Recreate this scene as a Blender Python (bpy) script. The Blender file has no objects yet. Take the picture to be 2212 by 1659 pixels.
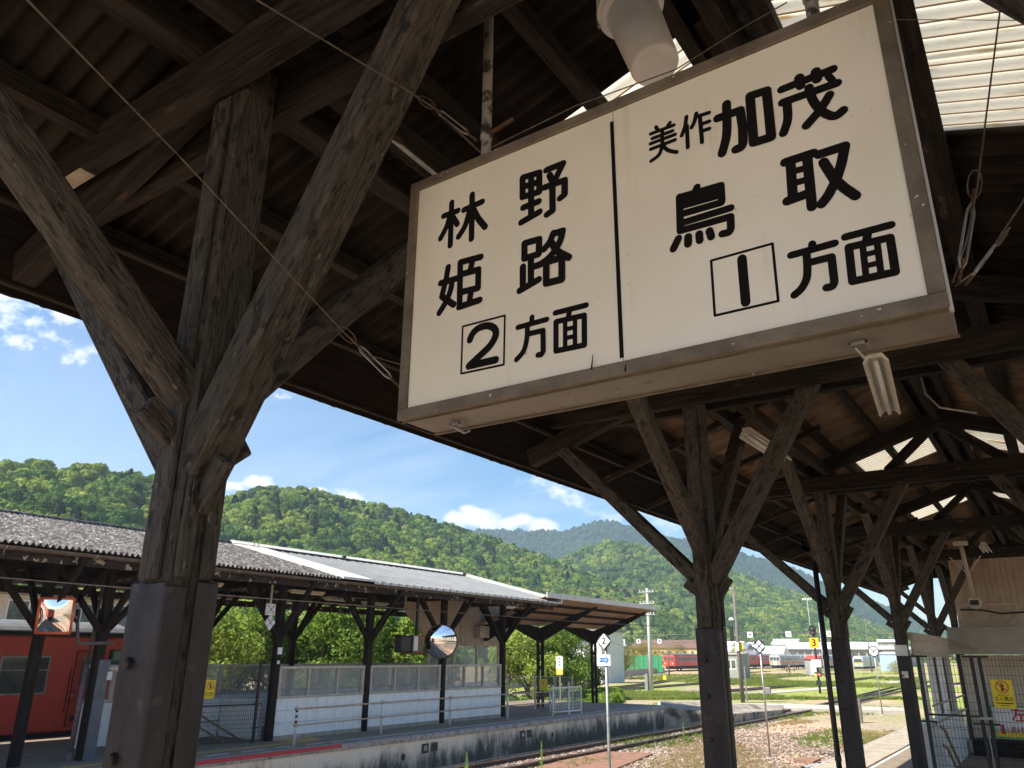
import bpy, bmesh, math, random
import numpy as np
from mathutils import Vector, Matrix, noise
random.seed(7); rng = np.random.default_rng(7)
R = math.radians
sc = bpy.context.scene
col = sc.collection

# ------------------------------------------------------------------ camera
# world: X across the platforms, Y along them, Z up, platform tops at z=0
F, CX, CY = 1661.0, 1106.0, 829.5            # reference grid 2212 x 1659
ROLL = math.atan2(37, 4732); PITCH = math.atan(F / math.hypot(37, 4732)); YAW = R(34.4)
CAM = Vector((0, 0, 2.24))
fwd = Vector((-math.sin(YAW) * math.cos(PITCH), math.cos(YAW) * math.cos(PITCH), math.sin(PITCH)))
r0 = Vector((math.cos(YAW), math.sin(YAW), 0)); u0 = r0.cross(fwd)
crt = math.cos(ROLL) * r0 + math.sin(ROLL) * u0
cup = -math.sin(ROLL) * r0 + math.cos(ROLL) * u0
cd = bpy.data.cameras.new('camera'); cam = bpy.data.objects.new('camera', cd); col.objects.link(cam)
cd.sensor_fit = 'HORIZONTAL'; cd.sensor_width = 36; cd.lens = F / 2212 * 36
cd.clip_start = 0.05; cd.clip_end = 12000
mw = Matrix.Identity(4)
for i in range(3):
    mw[i][0], mw[i][1], mw[i][2], mw[i][3] = crt[i], cup[i], -fwd[i], CAM[i]
cam.matrix_world = mw
sc.camera = cam

def ray(x, y):
    return (fwd * F + crt * (x - CX) - cup * (y - CY)).normalized()
def atx(x, y, X): d = ray(x, y); return CAM + d * ((X - CAM.x) / d.x)
def aty(x, y, Y): d = ray(x, y); return CAM + d * ((Y - CAM.y) / d.y)
def atz(x, y, Z): d = ray(x, y); return CAM + d * ((Z - CAM.z) / d.z)
def atd(x, y, D):
    d = ray(x, y); return CAM + d * (D / math.hypot(d.x, d.y))
def sm(a, b, t):
    t = min(1, max(0, (t - a) / (b - a))); return t * t * (3 - 2 * t)
def gz(X, Y):
    return -0.92 - 0.34 * sm(45, 190, math.hypot(X, Y))
def G(x, y):
    p = atz(x, y, -1.0)
    for _ in range(8): p = atz(x, y, gz(p.x, p.y))
    return p
def ZT(x, y, P):
    return atd(x, y, math.hypot(P.x - CAM.x, P.y - CAM.y)).z

# ------------------------------------------------------------------ sun, sky, exposure
SUN_AZ_DIR = Vector((-0.43, -0.90, 0)).normalized(); SUN_EL = R(50)
sun_dir = Vector((SUN_AZ_DIR.x * math.cos(SUN_EL), SUN_AZ_DIR.y * math.cos(SUN_EL), math.sin(SUN_EL)))
sl = bpy.data.lights.new('sun', 'SUN'); sl.energy = 4.8; sl.angle = R(0.53); sl.color = (1, .945, .83)
so = bpy.data.objects.new('sun', sl); col.objects.link(so)
so.rotation_euler = (-sun_dir).to_track_quat('-Z', 'Y').to_euler()
SKY_STRENGTH = 0.08
world = bpy.data.worlds.new('World'); sc.world = world; world.use_nodes = True
def build_world():
    nt = world.node_tree; N = nt.nodes; L = nt.links; N.clear()
    out = N.new('ShaderNodeOutputWorld'); bg = N.new('ShaderNodeBackground')
    sky = N.new('ShaderNodeTexSky'); sky.sky_type = 'NISHITA'; sky.sun_disc = False
    sky.sun_elevation = SUN_EL; sky.sun_rotation = math.atan2(sun_dir.x, sun_dir.y)
    sky.altitude = 100; sky.air_density = 1.0; sky.dust_density = 0.6; sky.ozone_density = 2.2
    tc = N.new('ShaderNodeTexCoord')
    def math_(op, a, b=None, c=None):
        n = N.new('ShaderNodeMath'); n.operation = op
        for i, v in enumerate((a, b, c)):
            if v is None: continue
            if isinstance(v, (int, float)): n.inputs[i].default_value = v
            else: L.new(v, n.inputs[i])
        return n.outputs[0]
    def vm(op, a, b):
        n = N.new('ShaderNodeVectorMath'); n.operation = op
        for i, v in enumerate((a, b)):
            if isinstance(v, (tuple, list)): n.inputs[i].default_value = v
            else: L.new(v, n.inputs[i])
        return n
    d = tc.outputs['Generated']
    sep = N.new('ShaderNodeSeparateXYZ'); L.new(d, sep.inputs[0])
    # cirrus on a high flat layer
    dv = math_('ADD', math_('ABSOLUTE', sep.outputs[2]), 0.12)
    comb = N.new('ShaderNodeCombineXYZ')
    L.new(math_('DIVIDE', sep.outputs[0], dv), comb.inputs[0]); L.new(math_('DIVIDE', sep.outputs[1], dv), comb.inputs[1])
    mp = N.new('ShaderNodeMapping'); mp.inputs['Rotation'].default_value = (0, 0, R(35)); mp.inputs['Scale'].default_value = (0.45, 1.3, 1)
    L.new(comb.outputs[0], mp.inputs[0])
    nz = N.new('ShaderNodeTexNoise'); nz.inputs['Scale'].default_value = 0.9; nz.inputs['Detail'].default_value = 7; nz.inputs['Roughness'].default_value = .62; nz.inputs['Distortion'].default_value = .5
    L.new(mp.outputs[0], nz.inputs[0])
    cirrus = math_('MULTIPLY', math_('SMOOTHSTEP' if False else 'MULTIPLY', math_('MAXIMUM', math_('SUBTRACT', nz.outputs[0], .46), 0), 2.6), .36)
    # broad haze bank low in the south west
    # cumulus banks: (direction, angular radius, strength)
    banks = [((1040, 1122), 0.050, 1.15), ((1110, 1126), .036, 1.0), ((1175, 1137), .030, .9), ((985, 1120), .03, .9), ((755, 1075), .040, 1.2), ((700, 1072), .03, .9), ((560, 1045), .028, 1.1), ((505, 1050), .022, .9),
             ((60, 690), .075, .46), ((190, 780), .05, .34), ((-60, 640), .09, .6), ((620, 850), .035, .35), ((1250, 1060), .11, .26), ((1400, 1110), .08, .36)]
    n2 = N.new('ShaderNodeTexNoise'); n2.inputs['Scale'].default_value = 26; n2.inputs['Detail'].default_value = 9; n2.inputs['Roughness'].default_value = .6
    m2 = N.new('ShaderNodeMapping'); m2.inputs['Scale'].default_value = (1, 1, 1.5); L.new(d, m2.inputs[0]); L.new(m2.outputs[0], n2.inputs[0])
    tot = None
    for (px, rad, st) in banks:
        dd = ray(*px)
        diff = vm('SUBTRACT', d, tuple(dd)).outputs[0]
        sq = vm('MULTIPLY', diff, (1, 1, 2.2 if rad < .065 else 1.3)).outputs[0]
        ln = N.new('ShaderNodeVectorMath'); ln.operation = 'LENGTH'; L.new(sq, ln.inputs[0])
        v = math_('MULTIPLY', math_('MAXIMUM', math_('SUBTRACT', 1.0, math_('DIVIDE', ln.outputs['Value'], rad)), 0), st)
        tot = v if tot is None else math_('MAXIMUM', tot, v)
    # noise eats into the banks so that they billow
    q = math_('SUBTRACT', math_('ADD', math_('MULTIPLY', tot, 0.9), math_('MULTIPLY', math_('SUBTRACT', n2.outputs[0], .5), 2.2)), .18)
    cum = math_('MINIMUM', math_('MULTIPLY', math_('MULTIPLY', math_('MAXIMUM', q, 0), 2.1), math_('MINIMUM', math_('MULTIPLY', tot, 5), 1)), 1)
    up = math_('MINIMUM', math_('MAXIMUM', math_('MULTIPLY', sep.outputs[2], 12), 0), 1)
    fac = math_('MULTIPLY', math_('MINIMUM', math_('MAXIMUM', cirrus, cum), .93), up)
    mix = N.new('ShaderNodeMix'); mix.data_type = 'RGBA'
    L.new(fac, mix.inputs[0]); 
    hs = N.new('ShaderNodeHueSaturation'); hs.inputs['Saturation'].default_value = 1.32; L.new(sky.outputs[0], hs.inputs['Color'])
    L.new(hs.outputs[0], mix.inputs[6]); mix.inputs[7].default_value = (8.0, 8.1, 8.5, 1)
    L.new(mix.outputs[2], bg.inputs[0]); bg.inputs[1].default_value = SKY_STRENGTH
    L.new(bg.outputs[0], out.inputs[0])
build_world()
sc.view_settings.view_transform = 'Standard'; sc.view_settings.look = 'None'
sc.view_settings.gamma = 1.0; sc.view_settings.use_curve_mapping = False
sc.view_settings.exposure = 1.15
sc.render.engine = 'CYCLES'
sc.cycles.max_bounces = 10; sc.cycles.diffuse_bounces = 5; sc.cycles.transparent_max_bounces = 16; sc.cycles.volume_bounces = 1

# ------------------------------------------------------------------ helpers
MATS = {}
GRAINED = {'post timber', 'dark beam timber', 'brown painted cladding'}
def mat(name, c1, c2=None, scale=4.0, rough=.75, bump=0.0, bscale=60, spots=None, metallic=0.0, stretch=(1, 1, 1), streak=None, detail=6, contrast=(.35, .65), spec=.5, coords='World', trans=0.0, emit=None, alpha=1.0):
    if name in MATS: return MATS[name]
    m = bpy.data.materials.new(name); m.use_nodes = True; MATS[name] = m
    nt = m.node_tree; N = nt.nodes; L = nt.links
    b = N['Principled BSDF']; b.inputs['Roughness'].default_value = rough; b.inputs['Metallic'].default_value = metallic
    b.inputs['Specular IOR Level'].default_value = spec
    tc = N.new('ShaderNodeTexCoord'); mp = N.new('ShaderNodeMapping'); mp.inputs['Scale'].default_value = stretch
    if coords == 'Grain':
        oi = N.new('ShaderNodeObjectInfo'); k_ = N.new('ShaderNodeVectorMath'); k_.operation = 'ADD'; k2_ = N.new('ShaderNodeMath'); k2_.operation = 'MULTIPLY'; k2_.inputs[1].default_value = 37.0
        L.new(oi.outputs['Random'], k2_.inputs[0]); L.new(tc.outputs['Object'], k_.inputs[0]); L.new(k2_.outputs[0], k_.inputs[1]); TCO = k_.outputs[0]
    elif coords == 'World': TCO = N.new('ShaderNodeNewGeometry').outputs['Position']
    else: TCO = tc.outputs[coords]
    L.new(TCO, mp.inputs[0])
    c = None
    if c2 is None: c2 = tuple(v * .8 for v in c1)
    n = N.new('ShaderNodeTexNoise'); n.inputs['Scale'].default_value = scale; n.inputs['Detail'].default_value = detail; n.inputs['Roughness'].default_value = .6
    L.new(mp.outputs[0], n.inputs[0])
    rp = N.new('ShaderNodeValToRGB'); rp.color_ramp.elements[0].position = contrast[0]; rp.color_ramp.elements[1].position = contrast[1]
    rp.color_ramp.elements[0].color = (*c2, 1); rp.color_ramp.elements[1].color = (*c1, 1)
    L.new(n.outputs[0], rp.inputs[0]); c = rp.outputs[0]
    def layer(c, colr, sc_, lo, hi, det=4, st=(1, 1, 1), wob=0):
        mp2 = N.new('ShaderNodeMapping'); mp2.inputs['Scale'].default_value = st; mp2.inputs['Location'].default_value = (3.1, 1.7, 5.2); L.new(TCO, mp2.inputs[0])
        k = N.new('ShaderNodeTexNoise'); k.inputs['Scale'].default_value = sc_; k.inputs['Detail'].default_value = det; L.new(mp2.outputs[0], k.inputs[0])
        r = N.new('ShaderNodeMapRange'); r.inputs['From Min'].default_value = lo; r.inputs['From Max'].default_value = hi; L.new(k.outputs[0], r.inputs[0])
        x = N.new('ShaderNodeMix'); x.data_type = 'RGBA'; L.new(r.outputs[0], x.inputs[0]); L.new(c, x.inputs[6]); x.inputs[7].default_value = (*colr, 1)
        return x.outputs[2]
    if spots:
        for s in (spots if isinstance(spots, list) else [spots]): c = layer(c, *s)
    if streak: c = layer(c, *streak)
    L.new(c, b.inputs['Base Color'])
    if bump:
        k = N.new('ShaderNodeTexNoise'); k.inputs['Scale'].default_value = bscale; k.inputs['Detail'].default_value = 5; L.new(mp.outputs[0], k.inputs[0])
        bm = N.new('ShaderNodeBump'); bm.inputs['Strength'].default_value = bump; bm.inputs['Distance'].default_value = .02
        L.new(k.outputs[0], bm.inputs['Height']); L.new(bm.outputs[0], b.inputs['Normal'])
    if trans: b.inputs['Transmission Weight'].default_value = trans
    if emit: b.inputs['Emission Color'].default_value = (*emit[0], 1); b.inputs['Emission Strength'].default_value = emit[1]
    if alpha < 1: b.inputs['Alpha'].default_value = alpha
    return m

class MB:
    def __init__(s): s.v = []; s.f = []; s.ax = None
    def quad(s, *p):
        i = len(s.v); s.v += [tuple(q) for q in p]; s.f.append(tuple(range(i, i + len(p))))
    def hexa(s, P):   # 8 pts: bottom 4 ccw, top 4 ccw
        i = len(s.v); s.v += [tuple(q) for q in P]
        for a in ((3, 2, 1, 0), (4, 5, 6, 7), (0, 1, 5, 4), (1, 2, 6, 5), (2, 3, 7, 6), (3, 0, 4, 7)): s.f.append(tuple(i + k for k in a))
        return s
    def box(s, x0, x1, y0, y1, z0, z1):
        dd = (abs(x1 - x0), abs(y1 - y0), abs(z1 - z0)); k = dd.index(max(dd)); s.ax = (Vector((x0, y0, z0)), Vector([1.0 if i == k else 0.0 for i in range(3)]))
        return s.hexa([(x0, y0, z0), (x1, y0, z0), (x1, y1, z0), (x0, y1, z0), (x0, y0, z1), (x1, y0, z1), (x1, y1, z1), (x0, y1, z1)])
    def beam(s, p, q, w, h, up=(0, 0, 1)):   # w sideways, h along 'up'
        p = Vector(p); q = Vector(q); d = (q - p).normalized(); up = Vector(up); s.ax = (p, d)
        sd = d.cross(up)
        if sd.length < 1e-4: sd = d.cross(Vector((0, 1, 0)))
        sd.normalize(); u = sd.cross(d).normalized()
        a = sd * w / 2; b = u * h / 2
        return s.hexa([p - a - b, p + a - b, q + a - b, q - a - b, p - a + b, p + a + b, q + a + b, q - a + b])
    def tube(s, pts, r, n=8, cap=True):
        pts = [Vector(p) for p in pts]; rings = []
        rr = r if isinstance(r, (list, tuple)) else [r] * len(pts)
        prev = None
        for i, p in enumerate(pts):
            d = (pts[min(i + 1, len(pts) - 1)] - pts[max(i - 1, 0)]).normalized()
            a = d.cross(Vector((0, 0, 1))) if prev is None else d.cross(prev).cross(d) * -1
            if prev is None:
                if a.length < 1e-3: a = d.cross(Vector((0, 1, 0)))
            else: a = prev - d * prev.dot(d)
            a.normalize(); prev = a; b = d.cross(a)
            i0 = len(s.v)
            for k in range(n):
                t = 2 * math.pi * k / n; s.v.append(tuple(p + (a * math.cos(t) + b * math.sin(t)) * rr[i]))
            rings.append(i0)
        for i in range(len(rings) - 1):
            for k in range(n):
                s.f.append((rings[i] + k, rings[i] + (k + 1) % n, rings[i + 1] + (k + 1) % n, rings[i + 1] + k))
        if cap:
            s.f.append(tuple(rings[0] + k for k in range(n))[::-1]); s.f.append(tuple(rings[-1] + k for k in range(n)))
        return s
    def lathe(s, c, ax, prof, n=20):
        """prof: [(dist along axis, radius)]"""
        c = Vector(c); ax = Vector(ax).normalized(); a = ax.orthogonal().normalized(); b = ax.cross(a); rings = []
        for (t, r) in prof:
            rings.append(len(s.v))
            for k in range(n):
                w = 2 * math.pi * k / n; s.v.append(tuple(c + ax * t + (a * math.cos(w) + b * math.sin(w)) * r))
        for i in range(len(rings) - 1):
            for k in range(n): s.f.append((rings[i] + k, rings[i] + (k + 1) % n, rings[i + 1] + (k + 1) % n, rings[i + 1] + k))
        s.f.append(tuple(rings[0] + k for k in range(n))[::-1]); s.f.append(tuple(rings[-1] + k for k in range(n)))
        return s
    def disc(s, c, nrm, r, n=20, ra=None):
        c = Vector(c); nrm = Vector(nrm).normalized(); a = Vector((0, 0, 1)).cross(nrm)
        if a.length < 1e-3: a = Vector((1, 0, 0))
        a.normalize(); b = nrm.cross(a)
        s.quad(*[c + a * (ra or r) * math.cos(2 * math.pi * k / n) + b * r * math.sin(2 * math.pi * k / n) for k in range(n)]); return s
    def mesh(s, name, m=None, smooth=False):
        me = bpy.data.meshes.new(name); me.from_pydata(s.v, [], s.f); me.update()
        if m: me.materials.append(m)
        if smooth:
            for p in me.polygons: p.use_smooth = True
        return me
    def build(s, name, m=None, parent=None, smooth=False, bevel=0, label=None):
        o = bpy.data.objects.new(name, s.mesh(name, m, smooth)); col.objects.link(o)
        if parent is not None: o.parent = parent; o.matrix_parent_inverse = parent.matrix_basis.inverted()
        if m is not None and m.name in GRAINED and s.ax:      # local Z along the timber, so that its grain follows it
            p, d = s.ax; M_ = d.to_track_quat('Z', 'Y').to_matrix().to_4x4(); M_.translation = p
            o.data.transform(M_.inverted()); o.matrix_basis = M_
        if bevel:
            md = o.modifiers.new('bevel', 'BEVEL'); md.width = bevel; md.segments = 1; md.limit_method = 'ANGLE'
        if label: o['label'] = label
        return o
def tag(o, label=None, cat=None, group=None, kind=None):
    if label: o['label'] = label
    if cat: o['category'] = cat
    if group: o['group'] = group
    if kind: o['kind'] = kind
    return o
def thing(name, label, cat, loc=(0, 0, 0), group=None):
    o = bpy.data.objects.new(name, None); o.empty_display_size = .1; o.location = loc; col.objects.link(o)
    return tag(o, label, cat, group)
def inst(me, name, parent=None, loc=(0, 0, 0), scale=(1, 1, 1), rot=(0, 0, 0), label=None):
    """object sharing a mesh, placed in WORLD coordinates under its parent"""
    o = bpy.data.objects.new(name, me); col.objects.link(o)
    o.location = loc; o.scale = scale; o.rotation_euler = rot
    if parent is not None: o.parent = parent; o.matrix_parent_inverse = parent.matrix_basis.inverted()
    if label: o['label'] = label
    return o
def text_mesh(s, size, thick=0.0):
    cu = bpy.data.curves.new('lettering', 'FONT'); cu.body = s; cu.size = size; cu.align_x = 'CENTER'; cu.align_y = 'CENTER'; cu.offset = thick; cu.resolution_u = 3
    o = bpy.data.objects.new('tmp', cu); col.objects.link(o)
    dg = bpy.context.evaluated_depsgraph_get(); me = bpy.data.meshes.new_from_object(o.evaluated_get(dg)); me.name = 'lettering'
    bpy.data.objects.remove(o); bpy.data.curves.remove(cu)
    return me
def text(s, size, m, origin, xdir, parent, up=(0, 0, 1), thick=0.0, name='lettering', sx=1.0):
    me = text_mesh(s, size, thick); me.materials.clear(); me.materials.append(m)
    o = bpy.data.objects.new(name, me); col.objects.link(o)
    x = Vector(xdir).normalized(); u = Vector(up); z = x.cross(u).normalized(); u = z.cross(x)
    M = Matrix.Identity(4)
    for i in range(3): M[i][0] = x[i] * sx; M[i][1] = u[i]; M[i][2] = z[i]; M[i][3] = origin[i]
    o.parent = parent; o.matrix_parent_inverse = parent.matrix_basis.inverted(); o.matrix_basis = M
    return o
# ------------------------------------------------------------------ materials
WOOD = mat('aged timber', (.085, .062, .045), (.028, .021, .017), 7, .78, .55, 55, spots=[((.30, .25, .19), 60, .69, .72, 3), ((.012, .010, .009), 11, .56, .66, 6)], contrast=(.3, .7), spec=0.2)
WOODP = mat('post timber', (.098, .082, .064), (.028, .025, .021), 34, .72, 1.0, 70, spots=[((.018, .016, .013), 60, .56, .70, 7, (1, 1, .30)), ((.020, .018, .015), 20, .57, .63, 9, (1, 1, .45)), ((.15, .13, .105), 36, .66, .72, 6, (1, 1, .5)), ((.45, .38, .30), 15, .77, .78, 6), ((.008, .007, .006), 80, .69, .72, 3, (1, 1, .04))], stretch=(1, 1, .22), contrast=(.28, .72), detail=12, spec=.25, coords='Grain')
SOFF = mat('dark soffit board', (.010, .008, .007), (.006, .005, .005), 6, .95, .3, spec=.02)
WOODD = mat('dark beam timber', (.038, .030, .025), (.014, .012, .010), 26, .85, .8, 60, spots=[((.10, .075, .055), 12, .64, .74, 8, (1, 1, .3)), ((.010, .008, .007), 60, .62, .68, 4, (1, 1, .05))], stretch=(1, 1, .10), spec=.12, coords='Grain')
CLAD = mat('brown painted cladding', (.042, .034, .033), (.022, .018, .018), 9, .5, .35, 30, stretch=(1, 1, .3), spots=[((.085, .068, .062), 14, .62, .76, 8), ((.085, .038, .022), 26, .70, .76, 7), ((.24, .21, .18), 40, .76, .78, 4), ((.015, .013, .012), 7, .56, .68, 8, (1, 1, .25))], spec=.3, coords='Grain')
BOLT = mat('rusty bolt', (.030, .014, .012), (.015, .010, .010), 20, .55)
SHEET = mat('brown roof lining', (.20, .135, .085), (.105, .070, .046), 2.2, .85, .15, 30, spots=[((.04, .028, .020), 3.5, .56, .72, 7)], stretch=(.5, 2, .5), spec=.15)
SHEETD = mat('shade-darkened roof lining', (.034, .027, .022), (.015, .012, .010), 2.6, .9, .2, 30, spots=[((.012, .010, .008), 3, .5, .65, 7)], stretch=(.5, 2, .5), spec=.08)  # darker copy of the lining: the shade under the roof is put into its colour
RUST = mat('rust', (.16, .08, .04), (.07, .035, .02), 30, .9, .4, 60, spec=0.2)
GALV = mat('galvanised steel', (.42, .42, .41), (.25, .25, .24), 12, .45, .1, 40, metallic=.6)
PIPEP = mat('flaking grey pipe paint', (.34, .31, .27), (.06, .045, .035), 14, .7, .4, 40, contrast=(.45, .5))
WIRE = mat('steel wire', (.18, .14, .10), (.09, .07, .05), 30, .6, metallic=.3)
SIGNF = mat('cream acrylic', (.83, .75, .60), (.75, .67, .52), 1.6, .28, spots=[((.60, .47, .33), 55, .765, .775, 2), ((.70, .61, .44), 1.3, .56, .82, 5), ((.62, .51, .36), 9, .64, .84, 7, (1.5, 1.5, .12))])
SIGNFR = mat('weathered aluminium frame', (.19, .150, .105), (.11, .085, .06), 9, .55, .12, 50, spots=[((.55, .5, .42), 50, .71, .73, 3)], spec=0.25)
SIGNU = mat('weathered aluminium box', (.25, .215, .175), (.18, .155, .125), 3, .5, .1, 50, spots=[((.13, .10, .075), 18, .64, .76, 7), ((.5, .44, .37), 60, .73, .75, 2)], spec=.3)
BLACK = mat('black vinyl letters', (.010, .008, .007), (.007, .006, .005), 5, .8, spec=.1)
WHITEP = mat('white enamel', (.72, .70, .66), (.60, .58, .53), 6, .35, spots=[((.25, .16, .09), 20, .70, .76, 4)])
PLAST = mat('grey white plastic', (.74, .72, .69), (.62, .60, .57), 5, .3, spots=[((.3, .25, .18), 25, .72, .76, 3)])
CREAM = mat('cream painted steel', (.56, .50, .41), (.40, .34, .26), 6, .6, .1, spots=[((.26, .15, .08), 14, .64, .74, 5)])
ASPH = mat('platform asphalt', (.29, .225, .165), (.20, .155, .115), 3, .9, .4, 90)
CONC = mat('platform concrete', (.46, .39, .31), (.30, .255, .20), 3, .9, .3, 60)
def wall_mat():
    m = bpy.data.materials.new('stained platform wall'); m.use_nodes = True; nt = m.node_tree; N = nt.nodes; L = nt.links
    b = N['Principled BSDF']; b.inputs['Roughness'].default_value = .92; tc = N.new('ShaderNodeTexCoord')
    def nz(s_, det, st=(1, 1, 1)):
        mp = N.new('ShaderNodeMapping'); mp.inputs['Scale'].default_value = st; L.new(tc.outputs['Object'], mp.inputs[0]); n = N.new('ShaderNodeTexNoise'); n.inputs['Scale'].default_value = s_; n.inputs['Detail'].default_value = det; n.inputs['Roughness'].default_value = .65; L.new(mp.outputs[0], n.inputs[0]); return n.outputs[0]
    sp = N.new('ShaderNodeSeparateXYZ'); L.new(tc.outputs['Object'], sp.inputs[0])
    def mr(v, a, c, d=0, e=1):
        r = N.new('ShaderNodeMapRange'); r.inputs[1].default_value = a; r.inputs[2].default_value = c; r.inputs[3].default_value = d; r.inputs[4].default_value = e; L.new(v, r.inputs[0]); return r.outputs[0]
    def add(a, c):
        k = N.new('ShaderNodeMath'); k.operation = 'ADD'; L.new(a, k.inputs[0]); L.new(c, k.inputs[1]); return k.outputs[0]
    # tide mark of soot low on the wall, ragged upwards, heavier farther along
    h = mr(sp.outputs[2], -.75, -.12, .62, 0.0); f = mr(sp.outputs[1], 14, 27, -.10, .16); k = add(add(h, f), mr(nz(1.1, 8, (1, 1, .6)), .3, .7, -.34, .34)); k = add(k, mr(nz(4, 6, (1, 1.6, .35)), .3, .7, -.22, .22))
    r = N.new('ShaderNodeValToRGB'); e = r.color_ramp.elements; e[0].position = 0; e[0].color = (.84, .71, .55, 1); e[1].position = .75; e[1].color = (.085, .075, .062, 1)
    for p, c in ((.2, (.68, .565, .43)), (.42, (.36, .31, .25)), (.58, (.15, .132, .11))): q = e.new(p); q.color = (*c, 1)
    L.new(k, r.inputs[0]); L.new(r.outputs[0], b.inputs['Base Color'])
    bm = N.new('ShaderNodeBump'); bm.inputs['Strength'].default_value = .8; bm.inputs['Distance'].default_value = .03; L.new(nz(9, 8), bm.inputs['Height']); L.new(bm.outputs[0], b.inputs['Normal']); return m
WALLC = wall_mat()
REDP = mat('red edge paint', (.55, .05, .05), (.42, .06, .06), 14, .7, .2)
YELP = mat('yellow tactile paving', (.52, .33, .10), (.42, .27, .10), 12, .8)
LINEP = mat('worn white line', (.62, .60, .56), (.40, .38, .35), 20, .8)
SLATE = mat('weathered slate roofing', (.17, .155, .15), (.055, .05, .05), 8, .9, .5, 40, contrast=(.42, .60), spots=[((.36, .34, .32), 7, .60, .70, 6), ((.035, .032, .032), 3, .55, .7, 6)], spec=0.2)
METAL = mat('grey metal roofing', (.07, .074, .08), (.05, .054, .058), 2, .7, spec=.08)
METALR = mat('pale metal rib', (.24, .245, .25), (.185, .19, .195), 2, .7, spec=.08)
METALW = mat('pale metal flashing', (.62, .60, .56), (.50, .48, .44), 4, .5, spots=[((.25, .17, .11), 16, .68, .76, 4)])
GUTTER = mat('brown gutter', (.13, .105, .085), (.075, .06, .05), 6, .5)
FASCIA = mat('peeling fascia board', (.055, .046, .040), (.022, .019, .017), 10, .85, .4, 40, spots=[((.36, .31, .26), 7, .61, .64, 9)], stretch=(1, .35, 1.6), spec=0.15)
TILE = mat('white glazed block', (.86, .86, .84), (.78, .775, .75), 3, .35, spots=[((.48, .41, .33), 4, .62, .82, 7, (1, 1, .4)), ((.30, .25, .20), 12, .71, .8, 7, (1, 1, .3))])
GROUT = mat('grout', (.36, .33, .29))
FROST = mat('dusty window glass', (.50, .50, .46), (.36, .36, .34), 1.5, .3, alpha=.30)
GLASS = mat('dark train glass', (.10, .12, .11), (.045, .055, .055), 2, .08)
BOARD = mat('pale weathered boards', (.52, .42, .32), (.38, .29, .21), 4, .8, .2, stretch=(1, 1, .2), spots=[((.12, .08, .06), 12, .68, .74, 4)])
TRED = mat('railcar red', (.68, .085, .052), (.57, .07, .045), 1.5, .38, spots=[((.40, .05, .03), 9, .62, .8, 4)])
TROOF = mat('railcar roof grey', (.16, .16, .165), (.10, .10, .105), 4, .7)
UNDER = mat('underframe black', (.030, .028, .027), (.015, .014, .014), 5, .8)
ORANGE = mat('orange enamel', (.72, .14, .05), (.62, .11, .05), 5, .35)
MIRROR = mat('mirror', (.85, .86, .86), (.8, .81, .81), 3, .03, metallic=1.0)
BLKST = mat('black painted steel', (.022, .020, .022), (.012, .012, .012), 8, .5)
YEL = mat('yellow sign face', (.80, .62, .02), (.74, .56, .02), 5, .4)
REDS = mat('red print', (.62, .06, .05), (.58, .05, .05), 5, .4)
CRIM = mat('crimson print', (.62, .02, .05), (.58, .02, .05), 5, .4)
WSIGN = mat('white sign face', (.78, .79, .82), (.72, .73, .76), 4, .35)
BLUES = mat('blue print', (.02, .16, .58), (.02, .14, .52), 4, .4)
GREENS = mat('green border print', (.10, .40, .10), (.08, .34, .08), 4, .4)
LAMPW = mat('pale lamp batten', (.60, .56, .48), (.48, .44, .37), 8, .5, spots=[((.25, .18, .12), 18, .66, .76, 3)])
CONCP = mat('concrete pole', (.46, .46, .45), (.38, .38, .37), 5, .85)
POLED = mat('old grey pole', (.17, .155, .135), (.10, .09, .08), 6, .85)
RAILM = mat('rail steel', (.36, .33, .30), (.20, .13, .09), 6, .35, metallic=.75)
RAILS_ = mat('rusty rail web', (.12, .065, .04), (.07, .04, .025), 9, .8)
SLEEP = mat('sleeper timber', (.14, .11, .085), (.08, .065, .05), 6, .9, .4)
PAVER = mat('terracotta slab', (.30, .155, .10), (.21, .11, .075), 4, .8)
WALLS_ = mat('beige siding', (.56, .49, .38), (.47, .40, .30), 2.5, .7, .05)

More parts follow.
